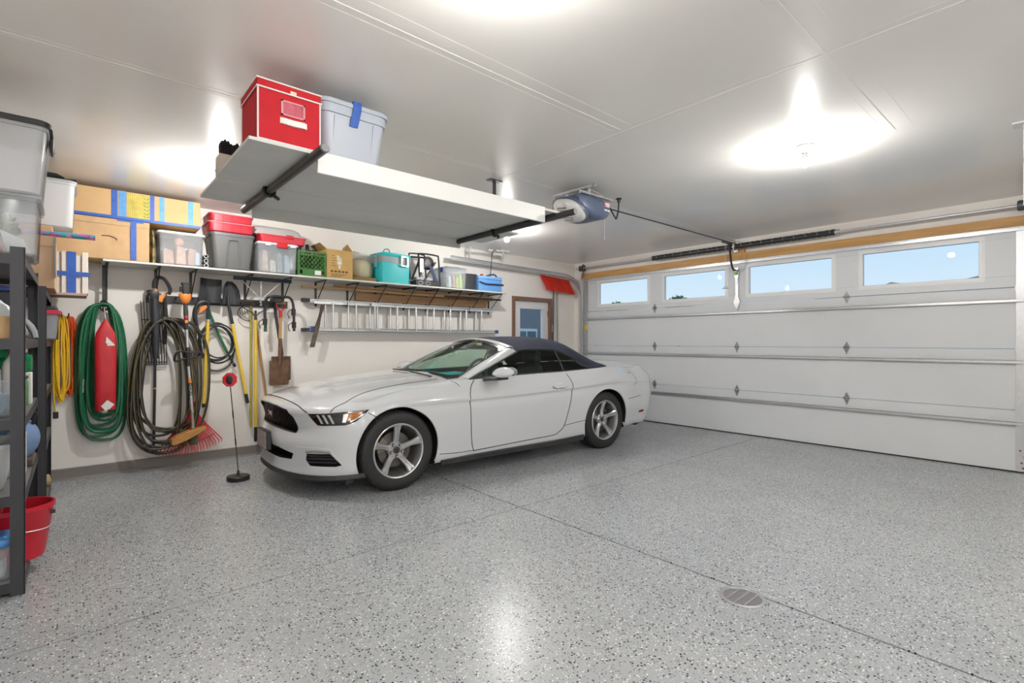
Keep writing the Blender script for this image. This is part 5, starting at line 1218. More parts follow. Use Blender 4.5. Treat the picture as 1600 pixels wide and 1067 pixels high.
# dark bin and blue cooler
t = thing('storage_bin', 'black plastic bin behind the small blue cooler', 'storage bin', (4.42, 6.12, TS))
mesh('body', tub(4.315,4.52,5.97,6.26,TS,2.285,.93,.02,.006,.004,.02), mat('bin_black', (0.035,0.037,0.042), .45), t); mesh('lid', lid(4.315,4.52,5.97,6.26,2.283,2.30,.02,.005,.02), mat('bin_black'), t)
bl = mat('cooler_blue', (0.13,0.33,0.68), .5)
t = thing('soft_cooler', 'small blue soft cooler with dark carry strap at shelf end', 'cooler', (4.76, 6.08, TS))
mesh('body', rbox(4.765,6.085,TS,2.235,.225,.14,.03), bl, t, bev=.004); mesh('lid', rbox(4.765,6.085,2.235,2.285,.23,.145,.03), mat('cooler_blue_lid', (0.20,0.42,0.78), .5), t, bev=.006)
nv = mat('navy_strap'); mesh('strap', G().tube(catmull([(4.54,5.935,2.19),(4.65,5.925,2.165),(4.80,5.925,2.165),(4.98,5.935,2.17),(5.04,6.0,2.175),(5.035,6.06,2.21)], 5), .012, 6), nv, t)
mesh('handle', G().tube(catmull([(4.72,6.05,2.285),(4.80,6.03,2.315),(4.90,6.03,2.33),(4.97,6.05,2.29)], 5), .012, 6), nv, t)
mesh('red_tab', G().box(4.62,4.66,6.0,6.03,2.284,2.315), RED(), t)
# ================================================================ tools on the wall
t = thing('tool_rail', 'black wall rail with hooks that the long tools hang from', 'tool rail', (1.23, YA, 1.70))
mesh('rail', G().box(.55,1.92,YA-.022,YA-.002,1.695,1.775), BLACKM(), t, bev=.003)
for k in range(9):
    x = .64+.155*k; mesh('hook', G().tube([(x,YA-.02,1.755),(x,YA-.10,1.74),(x,YA-.115,1.765)], .006, 6), BLACKM(), t)
def coil(turns, y, seed=1, n=44, ydep=.035, boxy=.62, wob=.006):
    """one hose wound through turns of (centre x, top z, bottom z, half width); every turn passes the hook at its top"""
    rnd = random.Random(seed); pts = []
    for i, (cx, zt, zb, hw) in enumerate(turns):
        nx = turns[min(i+1, len(turns)-1)]; dy = ydep*rnd.random(); ph = rnd.uniform(0, 6.28)
        for k in range(n):
            u = k/n; a = 2*PI*u; sm = u*u*(3-2*u)
            c = cx + (nx[0]-cx)*sm; T = zt + (nx[1]-zt)*sm; B = zb + (nx[2]-zb)*sm; W = hw + (nx[3]-hw)*sm
            sa = math.sin(a); lo = (1-math.cos(a))/2                   # 0 at the hook, 1 at the bottom
            wd = math.copysign(abs(sa)**boxy, sa)*W*(.80+.28*lo)
            z = T - (T-B)*(.5-.5*math.copysign(abs(math.cos(a))**.80, math.cos(a)))
            pts.append((c + wd + wob*math.sin(3*a+ph), y - dy - .010*math.sin(a+ph), z))
    return pts
# orange and yellow extension cords
ocm = mat('cord_orange', (0.66,0.09,0.015), .5); ycm = mat('cord_yellow', (0.80,0.50,0.02), .45)
t = thing('extension_cord', 'orange extension cord coiled on the wall beside the shelving', 'extension cord', (-.02, YA, .78))
rn = random.Random(4)
mesh('cord', G().tube(coil([(-.030+rn.uniform(-.012,.012),1.53,.78+rn.uniform(0,.10),rn.uniform(.012,.058)) for k in range(13)], YA-.02, 2, 36, .05, .9), .0052, 6), ocm, t)
mesh('wall_hook', G().tube([(-.035,YA-.002,1.545),(-.035,YA-.13,1.53),(-.035,YA-.135,1.56)], .006, 6), BLACKM(), t)
t = thing('extension_cord', 'yellow extension cord coiled on the wall beside the shelving', 'extension cord', (-.09, YA, .62))
mesh('cord', G().tube(coil([(-.088+rn.uniform(-.012,.012),1.54,.715+rn.uniform(0,.12),rn.uniform(.012,.062)) for k in range(13)], YA-.085, 3, 36, .05, .9), .0058, 6), ycm, t)
mesh('wall_hook', G().tube([(-.085,YA-.002,1.555),(-.085,YA-.15,1.54),(-.085,YA-.155,1.57)], .006, 6), BLACKM(), t)
mesh('tail', G().tube(catmull([(-.10,YA-.12,1.42),(-.135,YA-.13,1.15),(-.138,YA-.13,.85),(-.125,YA-.13,.655)], 5), .006, 6), ycm, t)
mesh('plug', G().box(-.143,-.105,YA-.155,YA-.105,.60,.66), BLACKP(), t, bev=.006)
# green garden hose on its strap
grn = mat('hose_green', (0.012,0.13,0.055), .38)
t = thing('garden_hose', 'green garden hose coiled on a black strap', 'hose', (.2, YA-.1, .27))
tn = [(.222,1.665,.64,.100),(.222,1.66,.54,.125),(.216,1.665,.66,.085),(.215,1.655,.50,.135),(.212,1.66,.60,.115),(.205,1.655,.40,.185),(.212,1.66,.52,.145),(.198,1.65,.275,.215),(.205,1.65,.44,.16)]
mesh('hose', G().tube(coil(tn, YA-.07, 4, 40, .07), .0135, 8), grn, t)
mesh('strap', G().loft([[(.218-.014,YA-.09,z),(.218+.014,YA-.09,z),(.218+.014,YA-.095,z),(.218-.014,YA-.095,z)] for z in (2.03,1.86,1.72,1.60)]), BLACKP(), t)
mesh('strap', G().tube([(.218+.03*math.cos(a),YA-.10,1.645+.05*math.sin(a)) for a in [2*PI*k/14 for k in range(14)]], .008, 6, closed=True), BLACKP(), t)
mesh('hose_fitting', G().cyl((.062,YA-.115,.95),(.056,YA-.115,.86),.017,n=10).cyl((.056,YA-.115,.86),(.053,YA-.115,.82),.021,n=10), mat('chrome_soft'), t)
# folded red cover with paper tags
rcv = mat('red_vinyl_cover', (0.52,0.015,0.025), .42, var=.10, scale=9, bump=.25, bscale=10)
t = thing('folded_cover', 'folded red vinyl cover with white paper tags hanging inside the green hose', 'cover', (.225, YA-.2, .65))
R = []
for z, hw, hd in ((.652,.076,.030),(.665,.078,.034),(.9,.079,.036),(1.15,.081,.036),(1.33,.080,.034),(1.38,.070,.030),(1.44,.042,.022),(1.50,.014,.012),(1.515,.008,.008)):
    R.append([Vector((.226+hw*math.copysign(abs(math.cos(a))**.6, math.cos(a))*(1+.03*math.sin(5*a+z*7)), YA-.20+hd*math.copysign(abs(math.sin(a))**.7, math.sin(a)), z)) for a in [2*PI*k/24 for k in range(24)]])
mesh('sleeve', G().loft(R), rcv, t, smooth=50)
wp = mat('paper_white', (0.80,0.79,0.76), .7)
mesh('paper_tag', G().loft([[(.232,YA-.237,1.345),(.232,YA-.239,1.345),(.226,YA-.239,1.285),(.226,YA-.237,1.285)],[(.295,YA-.237,1.265),(.295,YA-.239,1.265),(.226+.01,YA-.239,1.28),(.226+.01,YA-.237,1.28)]]), wp, t)
mesh('paper_tag', G().box(.236,.29,YA-.2385,YA-.2365,1.26,1.275), wp, t)
g = G(); g.M = Matrix.Translation((.245,YA-.240,.705)) @ Matrix.Rotation(.7, 4, 'Y'); g.box(-.035,.035,-.001,.001,-.03,.03); mesh('paper_tag', g, wp, t)
g = G(); g.M = Matrix.Translation((.222,YA-.242,.695)) @ Matrix.Rotation(.95, 4, 'Y'); g.box(-.02,.04,-.001,.001,-.025,.02); mesh('paper_tag', g, wp, t)
mesh('hang_cord', G().tube([(.226,YA-.20,1.51),(.222,YA-.15,1.58),(.219,YA-.11,1.64)], .003, 6), pipg, t)
# black bedding fork, tines up
t = thing('bedding_fork', 'black wire bedding fork hung behind the leaf blower', 'garden fork', (.62, YA-.06, .24))
bm_ = BLACKM()
for k in range(9):
    f = k/8; mesh('tine', G().tube(catmull([(.555+.168*f,YA-.045,1.065),(.535+.185*f,YA-.05,1.25),(.515+.19*f,YA-.055,1.50),(.505+.19*f,YA-.075,1.68),(.50+.19*f,YA-.11,1.70)], 4), .0042, 6), bm_, t)
for z, a, b in ((1.065,.545,.73),(1.09,.545,.73),(1.30,.525,.72),(1.52,.51,.71)): mesh('crossbar', G().tube([(a,YA-.052,z),(b,YA-.052,z)], .0045, 6), bm_, t)
mesh('shaft', G().tube([(.625,YA-.06,1.30),(.622,YA-.06,.95),(.612,YA-.06,.24)], .013, 10), bm_, t)
mesh('band', G().cyl((.619,YA-.06,.815),(.619,YA-.06,.83),.0145,n=10), mat('band_tan', (0.55,0.35,0.18), .5), t)
# leaf blower
org = mat('tool_orange', (0.72,0.24,0.05), .4)
t = thing('leaf_blower', 'orange and black leaf blower hanging nozzle down', 'leaf blower', (.62, YA-.2, 1.13))
yb = YA-.20
mesh('fan_housing', G().loft([[(.60+r*math.cos(a)*.9, yb+d, 1.76+r*1.1*math.sin(a)) for a in [2*PI*k/20 for k in range(20)]] for r, d in ((.03,-.045),(.045,-.04),(.05,0),(.045,.04),(.03,.045))]), BLACKP(), t)
mesh('air_intake', G().cyl((.575,yb,1.78),(.54,yb,1.775),.035,.028,n=16), BLACKP(), t)
mesh('body', G().prism([(.60,1.83),(.625,1.82),(.64,1.765),(.66,1.76),(.705,1.80),(.712,1.785),(.68,1.72),(.665,1.685),(.63,1.70),(.60,1.72)], yb-.03, yb+.03, 'y'), org, t, bev=.008)
mesh('handle', G().tube(catmull([(.60,yb,1.83),(.605,yb,1.90),(.64,yb,1.94),(.68,yb,1.93),(.715,yb,1.88),(.735,yb,1.82),(.72,yb,1.775)], 5), .017, 8), BLACKP(), t)
mesh('tube', G().tube([(.605,yb,1.74),(.607,yb,1.58),(.610,yb,1.56),(.610,yb,1.45),(.612,yb,1.25),(.614,yb,1.13)], [.045,.042,.045,.036,.032,.024], 16), mat('blower_tube', (0.025,0.026,0.032), .4), t)
g = G()
for k in range(5): g.tube([(.69+.006*k-.022,yb-.032,1.715+.017*k),(.715+.003*k-.02,yb-.032,1.705+.019*k)], .004, 5)
mesh('vent_ribs', g, BLACKP(), t)
# hanging hand tool with webbing
t = thing('bypass_lopper', 'black handled lopper hanging behind the black hose', 'lopper', (.70, YA-.09, 1.25))
mesh('handle', G().tube([(.70,YA-.09,1.70),(.705,YA-.09,1.58),(.71,YA-.09,1.52)], [.02,.024,.03], 10), BLACKP(), t); mesh('grip', G().tube([(.705,YA-.09,1.45),(.702,YA-.09,1.38),(.70,YA-.09,1.27)], [.010,.022,.018], 10), BLACKP(), t)
mesh('joint', G().cyl((.66,YA-.10,1.515),(.745,YA-.10,1.505),.026,n=12), BLACKP(), t); mesh('blade', G().tube([(.74,YA-.10,1.505),(.80,YA-.11,1.485)], [.014,.010], 8), mat('chrome_soft'), t)
# big black hose with yellow stripe
t = thing('garden_hose', 'thick black garden hose with yellow stripe in wide loops', 'hose', (.7, YA-.2, .13))
tn = [(.62,1.52,.30,.20),(.66,1.53,.16,.25),(.64,1.53,.44,.17),(.70,1.54,.26,.29),(.76,1.53,.50,.24),(.78,1.53,.34,.36),(.68,1.53,.14,.27),(.74,1.53,.22,.30),(.64,1.52,.135,.26),(.70,1.52,.40,.22)]
cp_ = coil(tn, YA-.12, 6, 44, .12, .8, .012)
hb = mat('hose_black', (0.018,0.018,0.017), .38)
mesh('hose', G().tube(cp_, .0125, 8), hb, t)
mesh('stripe', G().tube([(p[0]-.006, p[1]-.0095, p[2]+.003) for p in cp_], .0028, 5), mat('hose_stripe', (0.20,0.16,0.05), .45), t)
# string trimmer
t = thing('string_trimmer', 'orange and black battery string trimmer standing in front of the red rake', 'string trimmer', (.92, 5.98, .28))
yt = 5.97
mesh('motor_head', G().loft([[(.843+rx*math.cos(a), yt+ry*math.sin(a), z) for a in [2*PI*k/18 for k in range(18)]] for rx, ry, z in ((.012,.012,1.675),(.035,.035,1.69),(.052,.045,1.73),(.055,.048,1.77),(.045,.04,1.785))]), org, t, smooth=50)
bt_ = mesh('battery', G().box(.818,.872,yt-.045,yt+.02,1.775,1.875), BLACKP(), t, bev=.006); mesh('battery_top', G().box(.81,.88,yt-.05,yt+.03,1.872,1.89), BLACKP(), bt_, bev=.004); mesh('battery_side', G().box(.800,.82,yt-.02,yt+.03,1.80,1.85), BLACKP(), bt_, bev=.004)
mesh('grip', G().tube([(.845,yt,1.69),(.850,yt,1.60),(.855,yt,1.47),(.857,yt,1.42)], [.018,.022,.019,.016], 12), mat('trimmer_grip', (0.04,0.04,0.045), .5), t)
for z in (1.545, 1.50): mesh('button', G().box(.838,.866,yt-.027,yt-.015,z-.016,z+.016), RED() if z > 1.52 else org, t, bev=.004)
mesh('shaft', G().tube([(.857,yt,1.43),(.868,yt,1.13)], .014, 12), alu, t); mesh('sleeve', G().tube([(.864,yt,1.24),(.868,yt,1.05)], .017, 12), BLACKP(), t)
mesh('lower_shaft', G().tube([(.868,yt,1.10),(.890,yt,.80),(.905,yt,.58)], .013, 12), alu, t); mesh('collar', G().tube([(.880,yt,.925),(.885,yt,.88)], .016, 12), org, t)
# lettering down the shaft
def lettering(strokes, org_, sx_, sz_, y, w=.0022):
    g = G()
    for pl_ in strokes: g.tube([(org_[0]+a*sx_, y, org_[1]+b*sz_) for a, b in pl_], w, 4)
    return g
mesh('logo_sleeve', G().tube([(.884,yt,.885),(.893,yt,.755)], .0155, 12), BLACKP(), t)
W_ = [[(0,0),(.8,.25),(.2,.5),(.8,.75),(0,1)]]; O_ = [[(0,0),(.8,0),(.8,1),(0,1),(0,0)]]; R_ = [[(.8,0),(0,0),(0,.9),(.4,.9),(.4,0)],[(.4,.4),(.8,1)]]; X_ = [[(0,0),(.8,1)],[(.8,0),(0,1)]]
for k, L_ in enumerate((W_, O_, R_, X_)):
    z = .868-.029*k; x = .8775+.0019*k
    mesh('letter', lettering([[((.8-q[0])*1.0, -q[1]) for q in s_] for s_ in L_], (x, z), .022, .022, yt-.0165, .0018), wp, t)
mesh('front_handle', G().tube(catmull([(.868,yt-.02,1.19),(.80,yt-.03,1.205),(.765,yt-.03,1.18),(.752,yt-.02,1.13),(.765,yt,1.105),(.83,yt,1.125),(.90,yt,1.135),(.955,yt,1.155),(.97,yt-.02,1.18),(.94,yt-.03,1.195)], 5, True), .011, 8, closed=True), BLACKP(), t)
mesh('copper_tube', G().tube([(.903,yt,.60),(.910,yt,.47),(.912,yt,.40)], [.013,.014,.020], 12), mat('dirty_zinc', (0.36,0.30,0.22), .45, .6), t)
mesh('cutter_head', G().loft([[(.915+rx*math.cos(a), yt+rx*.9*math.sin(a), z) for a in [2*PI*k/18 for k in range(18)]] for rx, z in ((.020,.42),(.032,.39),(.040,.33),(.036,.30),(.042,.285),(.030,.255))]), mat('grassy_black', (0.07,0.075,0.035), .7, var=.4, scale=25), t, smooth=50)
mesh('guard', G().loft([[(x, yt-.06, z0), (x, yt+.05, z0+.01), (x, yt+.05, z0+h), (x, yt-.055, z0+h)] for x, z0, h in ((.725,.275,.05),(.76,.275,.085),(.84,.305,.09),(.90,.335,.075),(.97,.375,.05),(1.02,.40,.03))]), mat('guard_orange', (0.48,0.22,0.05), .5, var=.25, scale=14), t, bev=.006)
# red leaf rake
t = thing('leaf_rake', 'red plastic fan leaf rake standing tines down on the wall', 'rake', (.93, YA-.08, .10))
rp_ = RED(); ap = Vector((.955, YA-.05, .585)); nT = 22
ends = []
for k in range(nT):
    f = k/(nT-1); e_ = Vector((.63 + .585*f, YA-.10, .145 + .065*f - .065*math.sin(PI*f))); ends.append(e_)
for k in range(nT):
    e_ = ends[k]; m_ = ap.lerp(e_, .45); q = [ap.lerp(e_, .12), m_, e_ + Vector((0,.012,.035)), e_]
    R = []
    for j, p in enumerate(q):
        w = (.0055,.0075,.006,.0035)[j]; d = (e_-ap).normalized(); s_ = Vector((d.z,0,-d.x))
        R.append([p - s_*w, p + s_*w, p + s_*w + Vector((0,.006,0)), p - s_*w + Vector((0,.006,0))])
    mesh('tine', G().loft(R), rp_, t)
def rk_pt(k, f): return ap.lerp(ends[k], f)
mesh('fan_plate', G().loft([[ap + Vector((-.012,-.004,.01)), ap + Vector((.012,-.004,.01)), ap + Vector((.012,.006,.01)), ap + Vector((-.012,.006,.01))], [rk_pt(0,.46)+Vector((0,-.003,0)), rk_pt(nT-1,.46)+Vector((0,-.003,0)), rk_pt(nT-1,.46)+Vector((0,.006,0)), rk_pt(0,.46)+Vector((0,.006,0))]]), rp_, t)
mesh('tine_brace', G().tube([rk_pt(k, .74) + Vector((0,-.003,0)) for k in range(nT)], .006, 6), rp_, t)
mesh('socket', G().tube([(.955,YA-.05,.56),(.956,YA-.05,.66)], [.020,.017], 10), rp_, t); mesh('handle', G().tube([(.956,YA-.05,.65),(.975,YA-.05,1.20),(.985,YA-.05,1.70)], .012, 10), wood('handle_wood', (0.34,0.17,0.07), (0.48,0.27,0.12), .5, axis=2, scale=4), t)
# two black scoop shovels
blade_m = mat('shovel_black', (0.020,0.022,0.026), .45)
def scoop(name, label, prof, sock, hnd, grip, y):
    t = thing(name, label, 'shovel', (hnd[-1][0], y, hnd[-1][2] if len(hnd[-1]) > 2 else .6))
    Lr = []
    for (xl, zl), (xr, zr) in prof:
        row = []
        for j in range(9):
            f = j/8; x = xl + (xr-xl)*f; z = zl + (zr-zl)*f; d = .035*(1-(2*f-1)**2) 
            row.append((x, y - .03 + d + (.02 if 0 else 0) - (.010*math.exp(-((f-.5)/.08)**2)), z))
        Lr.append(row)
    g = G().grid(Lr); b = [[Vector(p) + Vector((0,.004,0)) for p in r] for r in Lr]; g.grid(b, True)
    ring = lambda Q: [Vector(p) for p in Q[0]] + [Vector(r[-1]) for r in Q[1:]] + [Vector(p) for p in Q[-1][-2::-1]] + [Vector(r[0]) for r in Q[-2:0:-1]]
    g.loft([ring(Lr), ring(b)], caps=False)
    mesh('blade', g, blade_m, t, smooth=50)
    mesh('socket', G().tube(sock, [.007,.015,.018,.017], 10), blade_m, t)
    mesh('ferrule', G().tube([sock[-1], tuple(Vector(sock[-1]).lerp(Vector(hnd[0]), .9))], .0185, 10), alu if 'straight' in label else blade_m, t)
    mesh('handle', G().tube(hnd, .0175, 12), YELLOW(), t)
    mesh('end_grip', G().tube(grip, .0185, 12), BLACKP(), t)
ys = YA-.13
scoop('shovel', 'black square scoop shovel with straight upright yellow handle', [((.985,1.715),(1.19,1.712)), ((.995,1.80),(1.195,1.80)), ((1.002,1.90),(1.20,1.90)), ((1.005,1.975),(1.205,1.965))], [(1.077,ys-.012,1.86),(1.077,ys-.014,1.72),(1.076,ys-.014,1.60),(1.076,ys-.014,1.535)], [(1.076,ys-.014,1.51),(1.06,ys,1.1),(1.042,ys+.01,.63)], [(1.042,ys+.01,.64),(1.040,ys+.01,.60)], ys)
ys = YA-.16
scoop('shovel', 'black rounded scoop shovel with slanting yellow handle', [((1.20,1.70),(1.376,1.705)), ((1.205,1.78),(1.378,1.79)), ((1.212,1.86),(1.365,1.86)), ((1.225,1.92),(1.335,1.915)), ((1.25,1.955),(1.295,1.95))], [(1.262,ys-.012,1.80),(1.265,ys-.014,1.70),(1.282,ys-.014,1.60),(1.298,ys-.014,1.51)], [(1.302,ys-.014,1.49),(1.38,ys,1.05),(1.442,ys+.01,.71)], [(1.440,ys+.01,.72),(1.459,ys+.012,.615)], ys)
# pressure washer gun with coiled black hose
t = thing('washer_gun', 'black and orange spray gun with thin coiled black hose', 'spray gun', (1.15, YA-.09, .98))
yw = YA-.085
pts = []
for k in range(4*36):
    a = 2*PI*k/36 + 1.2; i = k/36; pts.append((1.165+.02*math.sin(i*2.2)+(.178-.010*i)*math.cos(a), yw-.014*i, 1.285+(.215+.012*math.sin(i*3)-.012*i)*math.sin(a)))
mesh('hose', G().tube(pts, .0085, 8), BLACKP(), t)
mesh('loose_end', G().tube(catmull([(1.34,yw-.02,1.22),(1.30,yw-.02,1.06),(1.20,yw-.02,.985),(1.10,yw-.02,.99)], 5), .0085, 8), BLACKP(), t)
mesh('gun_body', G().tube(catmull([(.965,yw-.06,1.50),(.955,yw-.06,1.60),(.985,yw-.06,1.69),(1.04,yw-.06,1.72),(1.09,yw-.06,1.70)], 4), .022, 8), BLACKP(), t)
mesh('gun_cover', G().prism([(.985,1.59),(1.0,1.66),(1.05,1.685),(1.07,1.665),(1.02,1.61)], yw-.085, yw-.045, 'y'), org, t, bev=.006)
mesh('lance', G().tube([(.965,yw-.06,1.52),(1.0,yw-.05,1.35),(1.03,yw-.04,1.12)], [.016,.013,.010], 8), BLACKP(), t)
mesh('green_pole', G().tube([(1.09,YA-.06,1.66),(1.20,YA-.065,1.35),(1.33,YA-.07,1.06)], .013, 10), mat('pole_green', (0.01,0.16,0.08), .4), label='green tool pole ending in black grip behind the coiled hose', cat='pole')
mesh('pole_grip', G().tube([(1.335,YA-.07,1.055),(1.352,YA-.07,1.02)], .016, 10), BLACKP(), bpy.data.objects['green_pole'])
# bow rake with yellow handle
t = thing('bow_rake', 'bow rake with black tines and yellow handle hung tines up', 'rake', (1.54, YA-.14, .17))
yr = YA-.15; rs = mat('rake_steel', (0.055,0.050,0.040), .5, .6)
mesh('tine_bar', G().tube([(1.385,yr,1.735),(1.69,yr,1.735)], .008, 6), rs, t)
for k in range(14):
    x = 1.39+.0227*k; mesh('tine', G().tube([(x,yr,1.735),(x,yr-.055,1.728),(x,yr-.07,1.715)], [.006,.005,.003], 6), rs, t)
for s_ in (-1, 1): mesh('bow', G().tube(catmull([(1.54+s_*.15,yr,1.735),(1.54+s_*.13,yr,1.68),(1.54+s_*.05,yr,1.63),(1.54+s_*.008,yr,1.585)], 5), .006, 6), rs, t)
mesh('socket', G().tube([(1.54,yr,1.65),(1.54,yr,1.54)], [.010,.017], 10), rs, t)
mesh('handle', G().tube([(1.54,yr,1.545),(1.539,yr,.33)], .0165, 12), YELLOW(), t); mesh('end_grip', G().tube([(1.539,yr,.34),(1.5385,yr,.19),(1.5385,yr,.175)], [.0172,.0172,.012], 12), BLACKP(), t)
t = thing('hoe', 'olive yellow handled hoe hanging behind the bow rake', 'hoe', (1.51, YA-.06, .33))
mesh('handle', G().tube([(1.515,YA-.06,1.70),(1.512,YA-.06,.33)], .013, 10), mat('olive_handle', (0.42,0.36,0.06), .45), t)
mesh('head', G().tube(catmull([(1.515,YA-.06,1.68),(1.50,YA-.08,1.74),(1.44,YA-.10,1.70),(1.38,YA-.10,1.66)], 4), .006, 6), rs, t); mesh('prong', G().tube(catmull([(1.38,YA-.10,1.66),(1.372,YA-.10,1.60),(1.43,YA-.10,1.545),(1.50,YA-.09,1.53)], 4), .005, 6), rs, t)
for k in range(4): mesh('prong', G().tube([(1.39+.025*k,YA-.10,1.655),(1.395+.025*k,YA-.115,1.60)], .004, 5), rs, t)
# floor squeegee
t = thing('floor_squeegee', 'wide floor squeegee hung blade up under the wall shelf', 'squeegee', (1.58, 6.08, 1.70))
mesh('blade', G().box(1.30,1.90,6.055,6.085,1.972,2.012), mat('squeegee_navy', (0.022,0.024,0.045), .5), t, bev=.004)
mesh('pole', G().tube([(1.585,6.10,1.975),(1.59,6.14,1.70)], .013, 10), alu, t)
for s_ in (-1, 1): mesh('brace', G().tube([(1.585+s_*.20,6.09,1.975),(1.588,6.12,1.77)], .006, 6), alu, t)
# wooden handle tool
mesh('wooden_pole', G().tube([(1.57,YA-.05,1.50),(1.62,YA-.045,1.10),(1.725,YA-.04,.32)], .0135, 10), MATS['handle_wood'], label='thin brown wooden pole leaning beside the yellow rake handle', cat='pole')
# black bike carrier
t = thing('bike_carrier', 'black tubular bike carrier arms with straps on the wall', 'bike carrier', (1.77, 6.05, 1.41))
yk = 6.03
mesh('frame', G().tube(catmull([(1.625,yk+.05,1.45),(1.618,yk+.05,1.68),(1.63,yk+.03,1.775),(1.68,yk,1.808),(1.80,yk,1.808),(1.87,yk,1.80),(1.905,yk,1.74),(1.915,yk,1.60),(1.918,yk,1.42)], 5), .015, 10), BLACKP(), t)
for x, y_, z in ((1.912,yk,1.64),(1.917,yk,1.49),(1.62,yk+.05,1.52)):
    cl = mesh('cradle', G().cyl((x,y_,z-.035),(x,y_,z+.035),.024,n=12), BLACKP(), t); mesh('strap', G().tube(catmull([(x-.02,y_-.02,z+.03),(x-.065,y_-.03,z),(x-.07,y_-.03,z-.04),(x-.055,y_-.03,z-.075)], 4), .005, 6), BLACKP(), cl)
mesh('end_cap', G().cyl((1.624,yk+.05,1.45),(1.624,yk+.05,1.41),.018,n=10), mat('cap_green', (0.02,0.12,0.06), .5), t)
mesh('clamp', G().box(1.70,1.80,yk+.02,yk+.16,1.745,1.80), BLACKP(), t, bev=.006)
# spade with D handle, and a second one behind it
def spade(label, x, y, bm__, wooden, dx=0, z0=.795):
    t = thing('spade', label, 'spade', (x, y, z0))
    R = [];  w = .108
    prof = [(-w*.98, z0+.285), (w*.98, z0+.285), (w, z0+.02), (w*.9, z0), (-w*.9, z0), (-w, z0+.02)]
    g = G(); g.loft([[(x+dx+a, y+d+.10*(abs(a)/w)**2*.2, b) for a, b in prof] for d in (-.004, .002)]); mesh('blade', g, bm__, t)
    mesh('blade_rib', G().tube([(x+dx,y-.006,z0+.22),(x+dx,y-.008,z0+.32),(x+dx*.6,y-.006,z0+.54)], [.008,.019,.018], 10), bm__, t)
    mesh('shaft', G().tube([(x+dx*.6,y-.005,z0+.50),(x,y-.005,z0+.80)], .017, 10), wooden, t)
    dm_ = RED() if 'red' in label else BLACKP()
    mesh('yoke', G().tube([(x,y-.005,z0+.78),(x,y-.005,z0+.86)], .018, 10), dm_, t)
    for s_ in (-1, 1): mesh('yoke_arm', G().tube(catmull([(x,y-.005,z0+.85),(x+s_*.025,y-.005,z0+.88),(x+s_*.046,y-.005,z0+.92),(x+s_*.048,y-.005,z0+.945)], 4), .009, 8), dm_, t)
    mesh('grip', G().cyl((x-.055,y-.005,z0+.948),(x+.055,y-.005,z0+.948),.017,n=12), MATS['handle_wood'] if 'red' in label else BLACKP(), t, bev=.003)
rust = mat('rusty_blade', (0.17,0.095,0.055), .65, .45, var=.45, scale=14)
lw = wood('handle_light', (0.50,0.27,0.10), (0.62,0.38,0.17), .45, axis=2, scale=4)
spade('rusty spade with red yoke and wooden D handle, in front', 1.805, YA-.15, rust, lw, -.01)
spade('dark spade with black shaft hanging behind the rusty spade', 1.775, YA-.055, mat('rusty_dark', (0.12,0.07,0.05), .65, .4, var=.4, scale=14), BLACKM(), .07, .84)
# floor-standing distance marker
t = thing('parking_marker', 'red stop sign marker on a thin rod with black base', 'parking marker', (1.165, 5.25, 0))
mesh('base', G().lathe([(.095,0),(.098,.004),(.098,.036),(.092,.042),(.012,.046),(.012,.085),(.009,.09)], 32, Matrix.Translation((1.165,5.25,0))), BLACKP(), t, smooth=40)
mesh('rod', G().tube([(1.165,5.25,.08),(1.135,5.25,.45),(1.095,5.25,.93)], .0045, 8), BLACKM(), t)
for z, x in ((.36,1.143),(.62,1.121)): mesh('joint', G().tube([(x+.002,5.25,z-.03),(x-.003,5.25,z+.03)], .0065, 8), BLACKM(), t)
g = G(); g.M = Matrix.Translation((1.093,5.245,.945)) @ Matrix.Rotation(.25, 4, 'Z')
g.loft([[(.068*math.cos(PI/8+PI/4*k), d, .068*math.sin(PI/8+PI/4*k)) for k in range(8)] for d in (-.006,.006)]); g.M = None
sg = mesh('stop_sign', g, RED(), t)
g = G(); g.M = Matrix.Translation((1.085,5.236,.945)) @ Matrix.Rotation(.25, 4, 'Z'); g.loft([[(r*.6*math.cos(a), d, r*math.sin(a)) for a in [2*PI*k/20 for k in range(20)]] for r, d in ((.042,0),(.040,-.02),(.03,-.026))]); g.M = None
mesh('bumper_pad', g, BLACKP(), sg)
# snow shovel in the corner
t = thing('snow_shovel', 'red snow pusher hung blade up beside the side door', 'snow shovel', (6.5, YA-.1, .9))
rows = []
for j in range(9):
    f = j/8; z = 2.46-.27*f; rows.append([(6.12+.73*(i/16)+ (.03*f), YA-.10+.055*math.cos(f*PI*1.0)-.006*math.sin(i*1.2*1.0)*1.0, z - .045*(i/16) + (.015*math.sin(PI*i/16) if j == 8 else 0)) for i in range(17)])
g = G().grid(rows); b_ = [[Vector(p)+Vector((0,.005,0)) for p in r] for r in rows]; g.grid(b_, True)
mesh('blade', g, mat('snow_red', (0.62,0.03,0.015), .35), t, smooth=60)
for i in range(1, 8): mesh('rib', G().tube([(6.12+.092*i+.03*f, YA-.106+.055*math.cos(f*PI)-.004, 2.46-.27*f-.045*(i/8)) for f in [k/8 for k in range(9)]], .008, 6), mat('snow_red'), t)
mesh('handle', G().tube([(6.40,YA-.08,2.20),(6.40,YA-.06,.9)], .014, 10), BLACKM(), t); mesh('label_band', G().tube([(6.40,YA-.066,1.60),(6.40,YA-.064,1.47)], .0155, 10), mat('label_grey', (0.5,0.5,0.48), .5, var=.5, scale=60), t)
mesh('grey_pole', G().tube([(6.55,YA-.03,2.20),(6.55,YA-.03,.35)], .012, 10), mat('pole_grey', (0.30,0.28,0.26), .5), label='thin grey pole standing beside the snow shovel handle', cat='pole')
